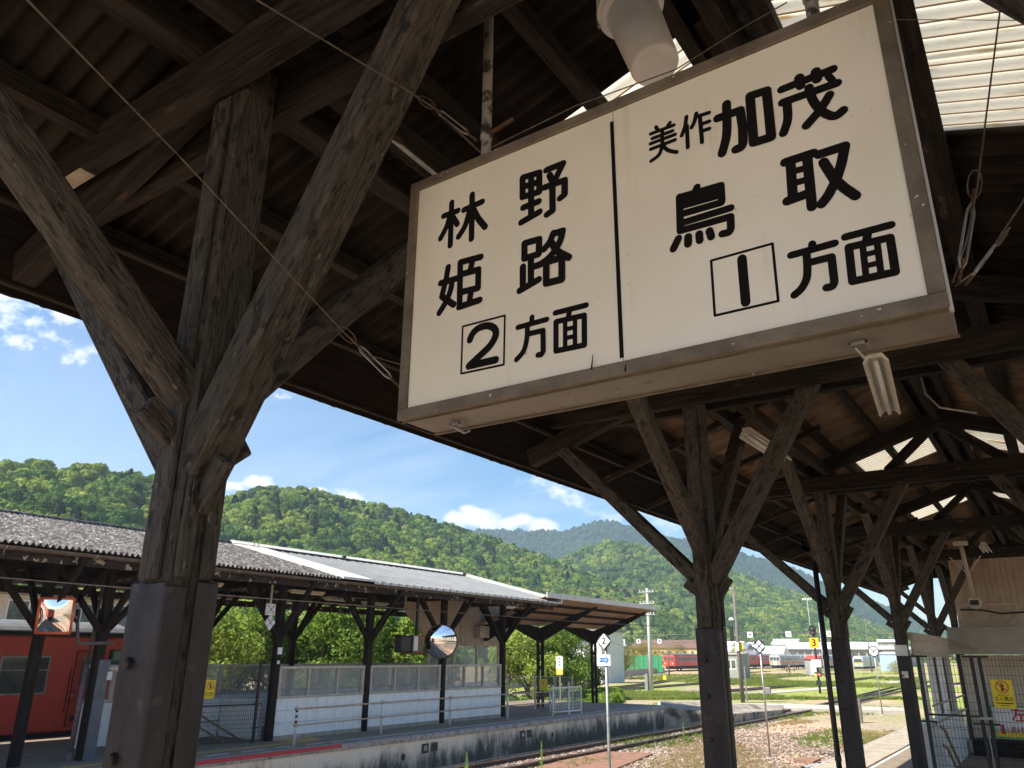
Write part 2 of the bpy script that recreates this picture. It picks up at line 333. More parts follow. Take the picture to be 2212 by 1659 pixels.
def skylight_mat():
    m = bpy.data.materials.new('translucent corrugated sheet'); m.use_nodes = True
    N = m.node_tree.nodes; L = m.node_tree.links; N.clear()
    out = N.new('ShaderNodeOutputMaterial'); t = N.new('ShaderNodeBsdfTranslucent'); d = N.new('ShaderNodeBsdfDiffuse'); x = N.new('ShaderNodeMixShader')
    tp = N.new('ShaderNodeBsdfTransparent'); x2 = N.new('ShaderNodeMixShader'); x2.inputs[0].default_value = .04
    tc = N.new('ShaderNodeTexCoord'); mp = N.new('ShaderNodeMapping'); mp.inputs['Scale'].default_value = (.7, 6, .7); n = N.new('ShaderNodeTexNoise'); n.inputs['Scale'].default_value = 2.5; n.inputs['Detail'].default_value = 6
    r = N.new('ShaderNodeValToRGB'); r.color_ramp.elements[0].position = .36; r.color_ramp.elements[0].color = (.66, .52, .32, 1); r.color_ramp.elements[1].position = .42; r.color_ramp.elements[1].color = (.96, .91, .80, 1)
    L.new(tc.outputs['Object'], mp.inputs[0]); L.new(mp.outputs[0], n.inputs[0]); L.new(n.outputs[0], r.inputs[0])
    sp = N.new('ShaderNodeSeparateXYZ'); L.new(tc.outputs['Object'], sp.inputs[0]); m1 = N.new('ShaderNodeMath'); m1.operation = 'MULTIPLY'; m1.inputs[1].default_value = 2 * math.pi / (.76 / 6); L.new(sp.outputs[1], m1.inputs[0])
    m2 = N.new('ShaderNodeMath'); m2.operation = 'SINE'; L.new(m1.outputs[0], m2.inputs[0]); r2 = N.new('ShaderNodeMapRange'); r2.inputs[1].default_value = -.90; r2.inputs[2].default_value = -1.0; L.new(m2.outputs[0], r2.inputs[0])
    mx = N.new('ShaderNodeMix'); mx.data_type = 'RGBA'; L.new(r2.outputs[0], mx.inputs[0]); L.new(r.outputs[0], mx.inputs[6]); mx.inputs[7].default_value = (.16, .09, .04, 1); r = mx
    L.new(r.outputs[2], t.inputs[0]); L.new(r.outputs[2], d.inputs[0]); L.new(r.outputs[2], tp.inputs[0]); x.inputs[0].default_value = .25
    L.new(t.outputs[0], x.inputs[1]); L.new(d.outputs[0], x.inputs[2]); L.new(x.outputs[0], x2.inputs[1]); L.new(tp.outputs[0], x2.inputs[2]); L.new(x2.outputs[0], out.inputs[0])
    return m
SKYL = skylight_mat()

def ground_mat():
    m = bpy.data.materials.new('yard ground'); m.use_nodes = True; nt = m.node_tree; N = nt.nodes; L = nt.links
    b = N['Principled BSDF']; b.inputs['Roughness'].default_value = .95; b.inputs['Specular IOR Level'].default_value = .1
    tc = N.new('ShaderNodeTexCoord'); P = tc.outputs['Object']
    def noise_(sc_, det=6, st=(1, 1, 1), loc=(0, 0, 0)):
        mp = N.new('ShaderNodeMapping'); mp.inputs['Scale'].default_value = st; mp.inputs['Location'].default_value = loc; L.new(P, mp.inputs[0])
        n = N.new('ShaderNodeTexNoise'); n.inputs['Scale'].default_value = sc_; n.inputs['Detail'].default_value = det; L.new(mp.outputs[0], n.inputs[0]); return n.outputs[0]
    def ramp(v, stops):
        r = N.new('ShaderNodeValToRGB'); e = r.color_ramp.elements
        e[0].position, e[0].color = stops[0][0], (*stops[0][1], 1); e[1].position, e[1].color = stops[-1][0], (*stops[-1][1], 1)
        for p, c in stops[1:-1]: k = e.new(p); k.color = (*c, 1)
        L.new(v, r.inputs[0]); return r.outputs[0]
    def mixc(f, a, c):
        x = N.new('ShaderNodeMix'); x.data_type = 'RGBA'; L.new(f, x.inputs[0]); L.new(a, x.inputs[6])
        if isinstance(c, tuple): x.inputs[7].default_value = (*c, 1)
        else: L.new(c, x.inputs[7])
        return x.outputs[2]
    def mr(v, a, c, d=0, e=1):
        r = N.new('ShaderNodeMapRange'); r.inputs[1].default_value = a; r.inputs[2].default_value = c; r.inputs[3].default_value = d; r.inputs[4].default_value = e; L.new(v, r.inputs[0]); return r.outputs[0]
    def mul(a, c):
        k = N.new('ShaderNodeMath'); k.operation = 'MULTIPLY'; L.new(a, k.inputs[0])
        if isinstance(c, float): k.inputs[1].default_value = c
        else: L.new(c, k.inputs[1])
        return k.outputs[0]
    gravel = ramp(noise_(9, 8), [(.3, (.17, .13, .09)), (.5, (.33, .265, .195)), (.7, (.50, .42, .32))])
    dirt = ramp(noise_(.35, 5), [(.35, (.46, .34, .23)), (.65, (.58, .34, .23))])
    c = mixc(mr(noise_(.16, 4, (1, .6, 1)), .45, .58), gravel, dirt)
    grass = ramp(noise_(2.2, 7), [(.3, (.11, .15, .035)), (.5, (.25, .29, .06)), (.7, (.44, .41, .17))])
    sp = N.new('ShaderNodeSeparateXYZ'); L.new(P, sp.inputs[0])
    far = mr(sp.outputs[1], 42, 60)
    # long green bands between the yard tracks
    band = mr(noise_(.07, 4, (1, .35, 1), (4, 2, 0)), .43, .50)
    bx_ = mr(sp.outputs[0], -62, -30, .0, 1.0); strip = mr(noise_(.045, 3, (.2, 2.2, 1), (1, 7, 0)), .56, .60)
    mx = N.new('ShaderNodeMath'); mx.operation = 'MAXIMUM'; L.new(mul(band, bx_), mx.inputs[0]); L.new(strip, mx.inputs[1])
    c = mixc(mul(mx.outputs[0], far), c, grass)
    near = mr(noise_(.32, 6, (1, .7, 1), (9, 1, 0)), .56, .66)
    c = mixc(mul(near, mr(sp.outputs[1], 15, 26)), c, grass)
    L.new(c, b.inputs['Base Color'])
    bm = N.new('ShaderNodeBump'); bm.inputs['Strength'].default_value = .7; bm.inputs['Distance'].default_value = .04; L.new(noise_(16, 6), bm.inputs['Height']); L.new(bm.outputs[0], b.inputs['Normal'])
    return m

def foliage_mat(name, dark, mid, light, scale=.35, trans=.25):
    m = bpy.data.materials.new(name); m.use_nodes = True; nt = m.node_tree; N = nt.nodes; L = nt.links; N.clear()
    out = N.new('ShaderNodeOutputMaterial'); d = N.new('ShaderNodeBsdfDiffuse'); t = N.new('ShaderNodeBsdfTranslucent'); x = N.new('ShaderNodeMixShader'); x.inputs[0].default_value = trans
    oi = N.new('ShaderNodeObjectInfo'); geo = N.new('ShaderNodeNewGeometry')
    n = N.new('ShaderNodeTexNoise'); n.inputs['Scale'].default_value = scale; n.inputs['Detail'].default_value = 4; L.new(geo.outputs['Position'], n.inputs[0])
    n2 = N.new('ShaderNodeTexNoise'); n2.inputs['Scale'].default_value = scale * .06; n2.inputs['Detail'].default_value = 3; L.new(geo.outputs['Position'], n2.inputs[0])
    a = N.new('ShaderNodeMath'); a.operation = 'MULTIPLY'; L.new(oi.outputs['Random'], a.inputs[0]); a.inputs[1].default_value = .42
    b_ = N.new('ShaderNodeMath'); b_.operation = 'MULTIPLY_ADD'; L.new(n.outputs[0], b_.inputs[0]); b_.inputs[1].default_value = .30; L.new(a.outputs[0], b_.inputs[2])
    c_ = N.new('ShaderNodeMath'); c_.operation = 'MULTIPLY_ADD'; L.new(n2.outputs[0], c_.inputs[0]); c_.inputs[1].default_value = .7; L.new(b_.outputs[0], c_.inputs[2])
    r = N.new('ShaderNodeValToRGB'); e = r.color_ramp.elements; e[0].position = .42; e[0].color = (*dark, 1); e[1].position = .98; e[1].color = (*light, 1); k = e.new(.70); k.color = (*mid, 1)
    L.new(c_.outputs[0], r.inputs[0]); L.new(r.outputs[0], d.inputs[0]); L.new(r.outputs[0], t.inputs[0])
    L.new(d.outputs[0], x.inputs[1]); L.new(t.outputs[0], x.inputs[2]); L.new(x.outputs[0], out.inputs[0])
    return m
LEAF_H = foliage_mat('hill foliage', (.036, .082, .024), (.100, .175, .038), (.27, .32, .062), .35, .2)
LEAF_F = foliage_mat('haze-tinted conifer foliage', (.022, .055, .035), (.045, .085, .045), (.08, .13, .05), .12, .1)  # conifer green made darker and bluer: some distance haze is put into the colour
LEAF_T = foliage_mat('tree leaves', (.055, .11, .02), (.17, .265, .045), (.40, .46, .10), 1.6, .4)
LEAF_O = foliage_mat('olive shrub leaves', (.08, .09, .02), (.19, .18, .04), (.30, .27, .06), 1.0, .3)
GRASSM = foliage_mat('grass blades', (.10, .14, .03), (.20, .27, .05), (.40, .40, .14), .8, .35)
BARK = mat('bark', (.09, .07, .05), (.05, .04, .03), 12, .9, .5)

# ------------------------------------------------------------------ ground and hills
def grid_mesh(name, m, X, Y, Z, kind='structure', parent=None, smooth=True):
    nx, ny = X.shape; v = np.stack([X, Y, Z], -1).reshape(-1, 3)
    i = np.arange(nx - 1)[:, None] * ny + np.arange(ny - 1)[None]; f = np.stack([i, i + ny, i + ny + 1, i + 1], -1).reshape(-1, 4)
    me = bpy.data.meshes.new(name); me.from_pydata(v.tolist(), [], f.tolist()); me.materials.append(m); me.update()
    if smooth:
        for p in me.polygons: p.use_smooth = True
    o = bpy.data.objects.new(name, me); col.objects.link(o)
    if kind: o['kind'] = kind
    if parent: o.parent = parent
    return o
rr = np.concatenate([[0.01, 20, 40], np.linspace(50, 200, 26), [300, 500, 900, 1600, 3000, 6000]]); aa = np.linspace(0, 2 * math.pi, 97)
Rg, Ag = np.meshgrid(rr, aa, indexing='ij'); tt = np.clip((Rg - 45) / 145, 0, 1)
ground = grid_mesh('ground', ground_mat(), Rg * np.cos(Ag), Rg * np.sin(Ag), -0.92 - .34 * tt * tt * (3 - 2 * tt))
ground['label'] = 'brown ballast and dry yard ground with bands of green grass'

HILLG = mat('forest floor', (.035, .05, .018), (.02, .03, .012), .05, 1.0, spec=0)
def hill(name, label, sil, dist, base, zb, cell, csz, lift, seed):
    """terrain with its crest under the treetop silhouette; returns tree spots"""
    sx = [p[0] for p in sil]; sy = [p[1] for p in sil]
    xs = np.linspace(sx[0], sx[-1], 150); ts = np.linspace(0, 1, 60)
    X = np.zeros((150, 75)); Y = X.copy(); Z = X.copy(); rnd = random.Random(seed); spots = []
    for i, px in enumerate(xs):
        py = float(np.interp(px, sx, sy)); D = float(np.interp(px, sx, dist)); B = float(np.interp(px, sx, base))
        p = atd(px, py, D); top = p.z - lift; d = Vector((p.x, p.y, 0)).normalized()
        for j in range(75):
            if j < 60:
                t = ts[j]; q = d * (B + (D - B) * t); prof = t ** 1.15
                gul = noise.noise(Vector((q.x / (D * .16), q.y / (D * .16), seed))) * .22 * (1 - t) * t * 4 * .5
                z = zb + (top - zb) * min(1, max(0, prof + gul))
            else:
                t = (j - 59) / 15; q = d * (D + D * .5 * t); z = top - (top - zb) * t * .9
            X[i, j], Y[i, j], Z[i, j] = q.x, q.y, z
    tr = grid_mesh(name, HILLG, X, Y, Z); tr['label'] = label
    # scatter on the front slope and just over the crest
    for i in range(149):
        for j in range(64):
            a = Vector((X[i, j], Y[i, j], Z[i, j])); b = Vector((X[i + 1, j], Y[i + 1, j], Z[i + 1, j])); c = Vector((X[i, j + 1], Y[i, j + 1], Z[i, j + 1]))
            area = (b - a).cross(c - a).length; n = area / cell; k = int(n) + (rnd.random() < n - int(n))
            for _ in range(k):
                u, w = rnd.random(), rnd.random(); p = a + (b - a) * u + (c - a) * w
                spots.append((p.x, p.y, p.z, csz * rnd.uniform(.62, 1.32)))
    return spots

def crown_mesh(name, seed, lobes=9, sub=2, m=None, leaves=700, ls=.13):
    """a broadleaf crown: knobbly clumps round a dome, roughened by many small leaf tufts"""
    rnd = random.Random(seed); b = MB(); ico = bmesh.new(); bmesh.ops.create_icosphere(ico, subdivisions=sub, radius=1)
    iv = [v.co.copy() for v in ico.verts]; fv = [[v.index for v in f.verts] for f in ico.faces]; ico.free(); C = []
    for k in range(lobes):
        if k == 0: c = Vector((0, 0, 0)); r = .70
        else:
            a = rnd.uniform(0, 6.28); e = rnd.uniform(-.1, 1.4); c = Vector((math.cos(a) * math.cos(e), math.sin(a) * math.cos(e), math.sin(e) * .8)) * rnd.uniform(.46, .74); r = rnd.uniform(.22, .40)
        C.append((c, r)); i0 = len(b.v)
        for n in iv:
            q = n * 2.4 + Vector((k * 3.1, seed, 0)); f = 1 + .34 * noise.noise(q) + .26 * noise.noise(q * 2.7)
            b.v.append(tuple(c + n * r * f * .9))
        b.f += [tuple(i0 + j for j in f) for f in fv]
    for _ in range(leaves):
        c, r = C[min(len(C) - 1, int(rnd.random() * len(C)))]; n = Vector((rnd.gauss(0, 1), rnd.gauss(0, 1), rnd.gauss(.35, 1))).normalized()
        p = c + n * r * rnd.uniform(.85, 1.12); t = (n + Vector((rnd.gauss(0, .5), rnd.gauss(0, .5), rnd.gauss(0, .5)))).normalized(); u = t.orthogonal().normalized(); u.rotate(Matrix.Rotation(rnd.uniform(0, 6.28), 3, t)); w = t.cross(u); s_ = ls * rnd.uniform(.6, 1.3)
        b.quad(p - u * s_ * .6, p + w * s_ * .5, p + u * s_ * .6, p - w * s_ * .5)
    return b.mesh(name, m or LEAF_H)

def scatter(name, spots, protos, label, tilt=0.0, zrot=True):
    """one stuff object: the spots as points, a kind of prototype instanced on each by geometry nodes"""
    me = bpy.data.meshes.new(name); me.vertices.add(len(spots)); a = np.array(spots, dtype=np.float32)
    me.vertices.foreach_set('co', a[:, :3].ravel()); at = me.attributes.new('size', 'FLOAT', 'POINT'); at.data.foreach_set('value', np.ascontiguousarray(a[:, 3]))
    o = bpy.data.objects.new(name, me); col.objects.link(o); tag(o, label, kind='stuff')
    pc = bpy.data.collections.new(name + ' kinds')
    for i, pm in enumerate(protos): pc.objects.link(bpy.data.objects.new(name + '_kind', pm))
    g = bpy.data.node_groups.new(name, 'GeometryNodeTree'); g.interface.new_socket('Geometry', in_out='INPUT', socket_type='NodeSocketGeometry'); g.interface.new_socket('Geometry', in_out='OUTPUT', socket_type='NodeSocketGeometry')
    N = g.nodes; L = g.links; gi = N.new('NodeGroupInput'); go = N.new('NodeGroupOutput'); ip = N.new('GeometryNodeInstanceOnPoints'); ci = N.new('GeometryNodeCollectionInfo')
    ci.inputs[0].default_value = pc; ci.inputs['Separate Children'].default_value = True; ci.inputs['Reset Children'].default_value = True; ip.inputs['Pick Instance'].default_value = True
    mp = N.new('GeometryNodeMeshToPoints'); L.new(gi.outputs[0], mp.inputs[0]); L.new(mp.outputs[0], ip.inputs['Points']); L.new(ci.outputs[0], ip.inputs['Instance'])
    na = N.new('GeometryNodeInputNamedAttribute'); na.data_type = 'FLOAT'; na.inputs[0].default_value = 'size'; L.new(na.outputs[0], ip.inputs['Scale'])
    rv = N.new('FunctionNodeRandomValue'); rv.data_type = 'FLOAT_VECTOR'; rv.inputs[0].default_value = (-tilt, -tilt, 0); rv.inputs[1].default_value = (tilt, tilt, 6.283); L.new(rv.outputs[0], ip.inputs['Rotation'])
    ri = N.new('FunctionNodeRandomValue'); ri.data_type = 'INT'; ri.inputs[4].default_value = 0; ri.inputs[5].default_value = len(protos) - 1; L.new(ri.outputs[2], ip.inputs['Instance Index'])
    L.new(ip.outputs[0], go.inputs[0]); md = o.modifiers.new('scatter', 'NODES'); md.node_group = g
    return o
def conifer(name, seed):
    rnd = random.Random(seed); b = MB()
    for k in range(900):
        t = rnd.random() ** .8; z = -.4 + 1.75 * t; r = .62 * (1 - t) + .04; a = rnd.uniform(0, 6.28); r *= rnd.uniform(.6, 1.08) * (1 + .2 * math.sin(a * 3 + seed)); c = Vector((math.cos(a) * r, math.sin(a) * r, z)); o = Vector((math.cos(a), math.sin(a), -.35)).normalized(); w = Vector((-math.sin(a), math.cos(a), rnd.uniform(-.3, .3))).normalized(); s_ = .13 * rnd.uniform(.6, 1.3)
        b.quad(c - w * s_, c + o * s_ * 1.1, c + w * s_, c - o * s_ * .6)
    return b.mesh(name, LEAF_F)
CROWN = [crown_mesh('crown', s, [10, 16, 13, 18, 12][s], 2, None, 1300, .13) for s in range(5)] * 3 + [conifer('conifer', 3)]
CROWNM = CROWN[:5]
CROWNF = [crown_mesh('far_crown', s + 20, 7, 1, LEAF_F, 250, .2) for s in range(3)]
silA = [(-420, 950), (-150, 975), (0, 990), (150, 1000), (300, 1014), (430, 1068), (480, 1072), (520, 1058), (600, 1045), (660, 1050), (740, 1073), (860, 1098), (960, 1128), (1060, 1158), (1150, 1190), (1230, 1222), (1300, 1250), (1400, 1290), (1500, 1330), (1600, 1378), (1680, 1408)]
dA = np.interp([p[0] for p in silA], [-420, 0, 300, 600, 1100, 1680], [300, 320, 350, 480, 600, 640])
bA = np.interp([p[0] for p in silA], [-420, 300, 700, 1200, 1680], [120, 130, 190, 330, 470])
spA = hill('near_hill', 'forested near hill rising behind the far platform', silA, dA, bA, -3, 31, 4.7, 3.6, 3)
silB = [(1050, 1290), (1150, 1240), (1200, 1205), (1231, 1195), (1279, 1175), (1313, 1166), (1346, 1170), (1394, 1178), (1450, 1195), (1520, 1218), (1600, 1240), (1700, 1272), (1780, 1300), (1850, 1335), (1950, 1372), (2050, 1392), (2250, 1405)]
dB = [900] * 9 + [950, 1000, 1050, 1100, 1100, 1100, 1100, 1100]; bB = [620] * 9 + [600, 560, 540, 520, 520, 560, 600, 640]
spB = hill('middle_hill', 'rounded forested hill between the near hill and the mountain', silB, dB, bB, -3, 52, 5.6, 4.2, 11)
silC = [(850, 1170), (1000, 1150), (1030, 1140), (1070, 1142), (1130, 1143), (1180, 1145), (1225, 1142), (1260, 1133), (1285, 1124), (1320, 1122), (1360, 1136), (1400, 1152), (1450, 1160), (1500, 1165), (1590, 1188), (1631, 1202), (1665, 1214), (1720, 1228), (1800, 1264), (1900, 1302), (1990, 1340), (2100, 1370), (2320, 1392)]
spC = hill('far_mountain', 'blue hazy wooded mountain on the skyline', silC, [2000] * len(silC), [1250] * len(silC), -3, 150, 8.5, 6, 23)
scatter('near_forest', spA, CROWN, 'dense broadleaf forest covering the near hill')
scatter('middle_forest', spB, CROWNM, 'lighter green forest covering the rounded middle hill')
scatter('far_forest', spC, CROWNF, 'blue green forest covering the distant mountain')
# ------------------------------------------------------------------ near platform
def platform(name, label, x0, x1, y0, y1, top, wallx, m_top, ztop=0.0):
    s = thing_struct(name, label)
    return s
b = MB().box(-4.80, 3.2, -6, 34, -1.0, 0.0)
np_ = b.build('near_platform', ASPH); tag(np_, 'asphalt near platform with pale edge slabs', kind='structure')
me = MB().box(-.44, .44, -.29, .29, 0, .035).mesh('edge_slab', CONC)
for k in range(40):
    for c_ in range(1):
        inst(me, 'edge_slab', np_, (-4.38, 8.3 + k * .6, .001 + random.uniform(0, .004)), (1, 1, 1))
MB().box(-4.86, -4.822, 7, 32, -.16, .045).build('edge_kerb', LINEP, np_)
MB().box(-3.93, -3.84, 7, 32, .0, .005).build('painted_line', LINEP, np_)

# ------------------------------------------------------------------ near canopy
TS = .325; RX = -.95; EZ = 4.45
def zs(X): return EZ + TS * (X + 4.95) if X <= RX else EZ + TS * 4.0 - TS * (X - RX)
FR = [1.7, 7.11, 12.22, 17.45, 22.6, 27.7]          # truss frames
PXL, PXR = -2.65, .75
Y0, Y1 = -2.2, 31.5  # unseen end behind the camera is cut short to let skylight onto the sign
canopy = thing('near_canopy', 'dark timber platform canopy overhead with corrugated lining and forked posts', 'canopy', (-.95, 14, 0))

def near_post(X, Y, sgn, detail):
    """sgn=-1: left row"""
    h = .093
    b = MB(); b.box(X - h, X + h, Y - h, Y + h, 0, 4.78)
    p = b.build('post', WOODP, canopy, bevel=.012)
    # laminated cheeks either side of a groove
    for sy in (-1, 1):
        MB().box(X + h + .001, X + h + .028, Y + sy * .048 - .030, Y + sy * .048 + .030, 2.485, 3.02).build('cheek_batten', WOODP, p, bevel=.006)
        MB().box(X - .055, X + .055, Y + sy * (h + .001), Y + sy * (h + .026), 2.48, 4.55).build('cheek_batten', WOODP, p, bevel=.006)
    # steel cladding at the foot: two L-shaped shells with an open joint
    zt = 2.47
    sh = MB(); t = .106
    sh.box(X - t, X + t, Y - t, Y - h - .002, 0, zt); sh.box(X - t, X + t, Y + h + .002, Y + t, 0, zt)
    sh.build('foot_cladding', CLAD, p, bevel=.006)
    MB().box(X + h + .002, X + t + .012, Y - t - .004, Y - .022, 0, zt - .012).build('foot_cladding', CLAD, p, bevel=.006)
    MB().box(X + h + .002, X + t + .004, Y + .022, Y + t + .003, 0, zt + .01).build('foot_cladding', CLAD, p, bevel=.006)
    MB().box(X - t, X - h - .002, Y - h, Y + h, 0, zt).build('foot_cladding', CLAD, p)
    for z in (2.2, 1.9, 1.55):
        bb = MB().lathe((X - .03, Y - t - .024, z), (0, 1, 0), [(0, .013), (.006, .019), (.026, .021)], 8)
        bb.build('bolt', BOLT, p, smooth=False)
    # braces
    def brace(a, c, w, hh, up, lab=None):
        b = MB().beam(a, c, w, hh, up); b.build('brace', WOODP, p, bevel=.012)
    o = -1 if sgn < 0 else 1
    # outward (to the eave side)
    brace((X + o * .10, Y, 2.93), (X + o * 1.72, Y, 4.56), .13, .13, (0, 1, 0))
    # inward: a thick pair
    brace((X - o * .06, Y - .012, 2.88), (X - o * 1.16, Y - .012, 4.66), .15, .16, (0, 1, 0))
    # along the platform, both ways
    brace((X, Y - .06, 3.16), (X, Y - 1.92, 4.80), .13, .14, (1, 0, 0))
    brace((X, Y + .06, 3.12), (X, Y + 1.52, 4.80), .13, .14, (1, 0, 0))
    # cleats under the brace feet
    MB().beam((X + o * .085, Y, 2.80), (X + o * .205, Y, 2.89), .10, .045, (0, 1, 0)).build('cleat', WOODP, p, bevel=.008)
    MB().beam((X - o * .085, Y - .01, 2.74), (X - o * .205, Y - .01, 2.92), .11, .05, (0, 1, 0)).build('cleat', WOODP, p, bevel=.008)
    MB().beam((X, Y - .085, 3.00), (X, Y - .23, 3.10), .10, .045, (1, 0, 0)).build('cleat', WOODP, p, bevel=.008)
    MB().beam((X, Y + .085, 2.94), (X, Y + .22, 3.05), .10, .045, (1, 0, 0)).build('cleat', WOODP, p, bevel=.008)
    return p
for i, y in enumerate(FR): near_post(PXL, y, -1, True)
for i, y in enumerate(FR[:4]): near_post(PXR, y, 1, i > 0)

for y in FR:
    for sy in (-1, 1):
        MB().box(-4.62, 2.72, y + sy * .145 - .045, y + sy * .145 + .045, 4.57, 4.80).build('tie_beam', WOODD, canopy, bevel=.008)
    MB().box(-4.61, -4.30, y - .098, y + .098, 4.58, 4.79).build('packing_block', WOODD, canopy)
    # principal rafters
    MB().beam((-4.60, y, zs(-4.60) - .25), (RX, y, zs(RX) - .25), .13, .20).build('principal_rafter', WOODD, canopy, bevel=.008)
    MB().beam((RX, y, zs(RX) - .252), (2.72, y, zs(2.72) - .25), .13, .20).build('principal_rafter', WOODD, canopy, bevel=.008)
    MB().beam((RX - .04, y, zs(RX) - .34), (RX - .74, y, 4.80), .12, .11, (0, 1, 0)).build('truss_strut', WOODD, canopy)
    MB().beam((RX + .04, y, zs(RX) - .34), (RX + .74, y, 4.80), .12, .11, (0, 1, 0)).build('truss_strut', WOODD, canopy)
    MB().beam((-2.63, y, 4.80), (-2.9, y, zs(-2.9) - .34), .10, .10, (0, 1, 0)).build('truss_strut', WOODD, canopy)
# purlins (along the platform)
PUR = [-4.9, -4.3, -3.65, -3.0, -2.38, -1.76, -1.16, -.74, -.12, .5, 1.1, 1.75, 2.35, 2.95]
for x in PUR:
    w = .15 if x == -.12 else .085
    zt_ = zs(x) - .035
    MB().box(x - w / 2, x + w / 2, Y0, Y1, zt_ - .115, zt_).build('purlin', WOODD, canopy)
MB().box(RX - .05, RX + .05, Y0, Y1, zs(RX) - .30, zs(RX) - .06).build('ridge_beam', WOODD, canopy)
for x in (PXL, PXR):
    for s in (-1, 1):
        MB().box(x + s * .155 - .05, x + s * .155 + .05, Y0, Y1, 4.802, 4.95).build('wall_plate', WOODD, canopy, bevel=.006)
# intermediate common rafters on the left slope seen near the eave
y = -1.6
while y < 31:
    if min(abs(y - f) for f in FR) > .5:
        MB().beam((-4.78, y, zs(-4.78) - .185), (-2.2, y, zs(-2.2) - .185), .055, .07).build('common_rafter', WOODD, canopy)
    y += 1.74
# eave boards, with a crumbly lower lip
b = MB(); y = Y0
lip = []
while y < Y1:
    lip.append((y, 4.315 + random.choice([0, 0, 0, .004, .012, -.008]) + random.uniform(-.003, .003))); y += .06
i0 = len(b.v)
for (yy, z) in lip: b.v += [(-5.02, yy, 4.47), (-5.02, yy, z), (-4.985, yy, z), (-4.985, yy, 4.47)]
for k in range(len(lip) - 1):
    for a, c in ((0, 1), (1, 2), (2, 3), (3, 0)):
        b.f.append((i0 + 4 * k + a, i0 + 4 * k + c, i0 + 4 * k + 4 + c, i0 + 4 * k + 4 + a))
b.build('eave_board', WOODD, canopy)
MB().box(3.05, 3.085, Y0, Y1, 4.31, 4.47).build('eave_board', WOODD, canopy)
# soffit boarding along the left eave: dark boards seen from below
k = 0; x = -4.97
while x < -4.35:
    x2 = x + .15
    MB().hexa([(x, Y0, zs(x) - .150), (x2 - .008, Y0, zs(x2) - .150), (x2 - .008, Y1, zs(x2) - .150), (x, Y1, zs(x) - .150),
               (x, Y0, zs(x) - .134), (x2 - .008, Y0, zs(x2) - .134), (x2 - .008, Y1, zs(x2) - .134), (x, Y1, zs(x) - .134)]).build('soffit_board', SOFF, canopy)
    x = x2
# corrugated sheets: unit width along Y, a row of waves, running down the slope along X
def sheet_mesh(name, m, L=1.0, waves=6, W=.76, amp=.019, seg=8, th=.005):
    b = MB(); n = waves * seg
    for s in (0, 1):
        for k in range(n + 1):
            y = W * k / n; z = amp * math.sin(2 * math.pi * k / seg) + s * th
            b.v += [(0, y, z), (L, y, z + L * TS)]
    o = 2 * (n + 1)
    for k in range(n):
        a = 2 * k; b.f += [(a, a + 2, a + 3, a + 1), (o + a, o + a + 1, o + a + 3, o + a + 2)]
    b.f += [(0, 1, o + 1, o), (2 * n, o + 2 * n, o + 2 * n + 1, 2 * n + 1)]
    return b.mesh(name, m, smooth=True)
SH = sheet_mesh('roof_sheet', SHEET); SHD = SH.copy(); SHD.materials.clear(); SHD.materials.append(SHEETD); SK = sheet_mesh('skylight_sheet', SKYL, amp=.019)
ROWS = [(-5.06, -3.66), (-3.70, -2.34), (-2.38, -.90)]
brk = [Y0, 3.5, 5.03, 13.6, 15.05, 19.35, 20.4, Y1]
ys = []
for a, c in zip(brk, brk[1:]):
    n = max(1, round((c - a) / .76)); ys += [(a + (c - a) * k / n, (c - a) / n) for k in range(n)]
SKYB = [(3.5, 5.03), (13.6, 15.05), (19.35, 20.4)]
for (y, w) in ys:
    sky_ = any(a - .01 <= y < c - .02 for a, c in SKYB)
    for r, (xa, xb) in enumerate(ROWS):
        for side in (-1, 1):
            me_ = SK if (sky_ and (r == 2)) else (SHD if (r == 0 or y < (5.0 if side < 0 else 9.0)) else SH)  # near sheets and eave rows take the copy with shade in its colour
            L_ = xb - xa; z = zs(xa) + r * .010 + random.uniform(-.002, .002)
            if sky_ and r == 2: L_ = 1.22; 
            if side < 0:
                x_s = xa
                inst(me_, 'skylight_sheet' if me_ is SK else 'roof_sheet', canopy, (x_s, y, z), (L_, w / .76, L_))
                if sky_ and r == 2: inst(SH, 'roof_sheet', canopy, (xa + 1.19, y, zs(xa + 1.19) + .02), (.30, w / .76, .30))
            else:
                x_s = 2 * RX - xa
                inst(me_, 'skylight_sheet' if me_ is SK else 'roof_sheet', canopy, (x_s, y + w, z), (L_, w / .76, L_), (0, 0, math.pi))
                if sky_ and r == 2: inst(SH, 'roof_sheet', canopy, (2 * RX - xa - 1.19, y + w, zs(xa + 1.19) + .02), (.30, w / .76, .30), (0, 0, math.pi))
# instances scale z with x: scaling z by L keeps the slope; wave height scales too, which is wanted small
MB().hexa([(RX - .12, Y0, zs(RX) - .02), (RX + .12, Y0, zs(RX) - .02), (RX + .12, Y1, zs(RX) - .02), (RX - .12, Y1, zs(RX) - .02), (RX - .02, Y0, zs(RX) + .09), (RX + .02, Y0, zs(RX) + .09), (RX + .02, Y1, zs(RX) + .09), (RX - .02, Y1, zs(RX) + .09)]).build('ridge_cap', SLATE, canopy)
# white notice stuck to the first tie beam
pts = [(178, 328), (228, 302), (264, 318), (210, 346)]
P_ = [aty(x, y, 1.5095) for x, y in pts]
b = MB(); b.quad((P_[0].x, 1.508, 4.66), (P_[0].x + .26, 1.508, 4.63), (P_[0].x + .26, 1.508, 4.73), (P_[0].x, 1.508, 4.76))
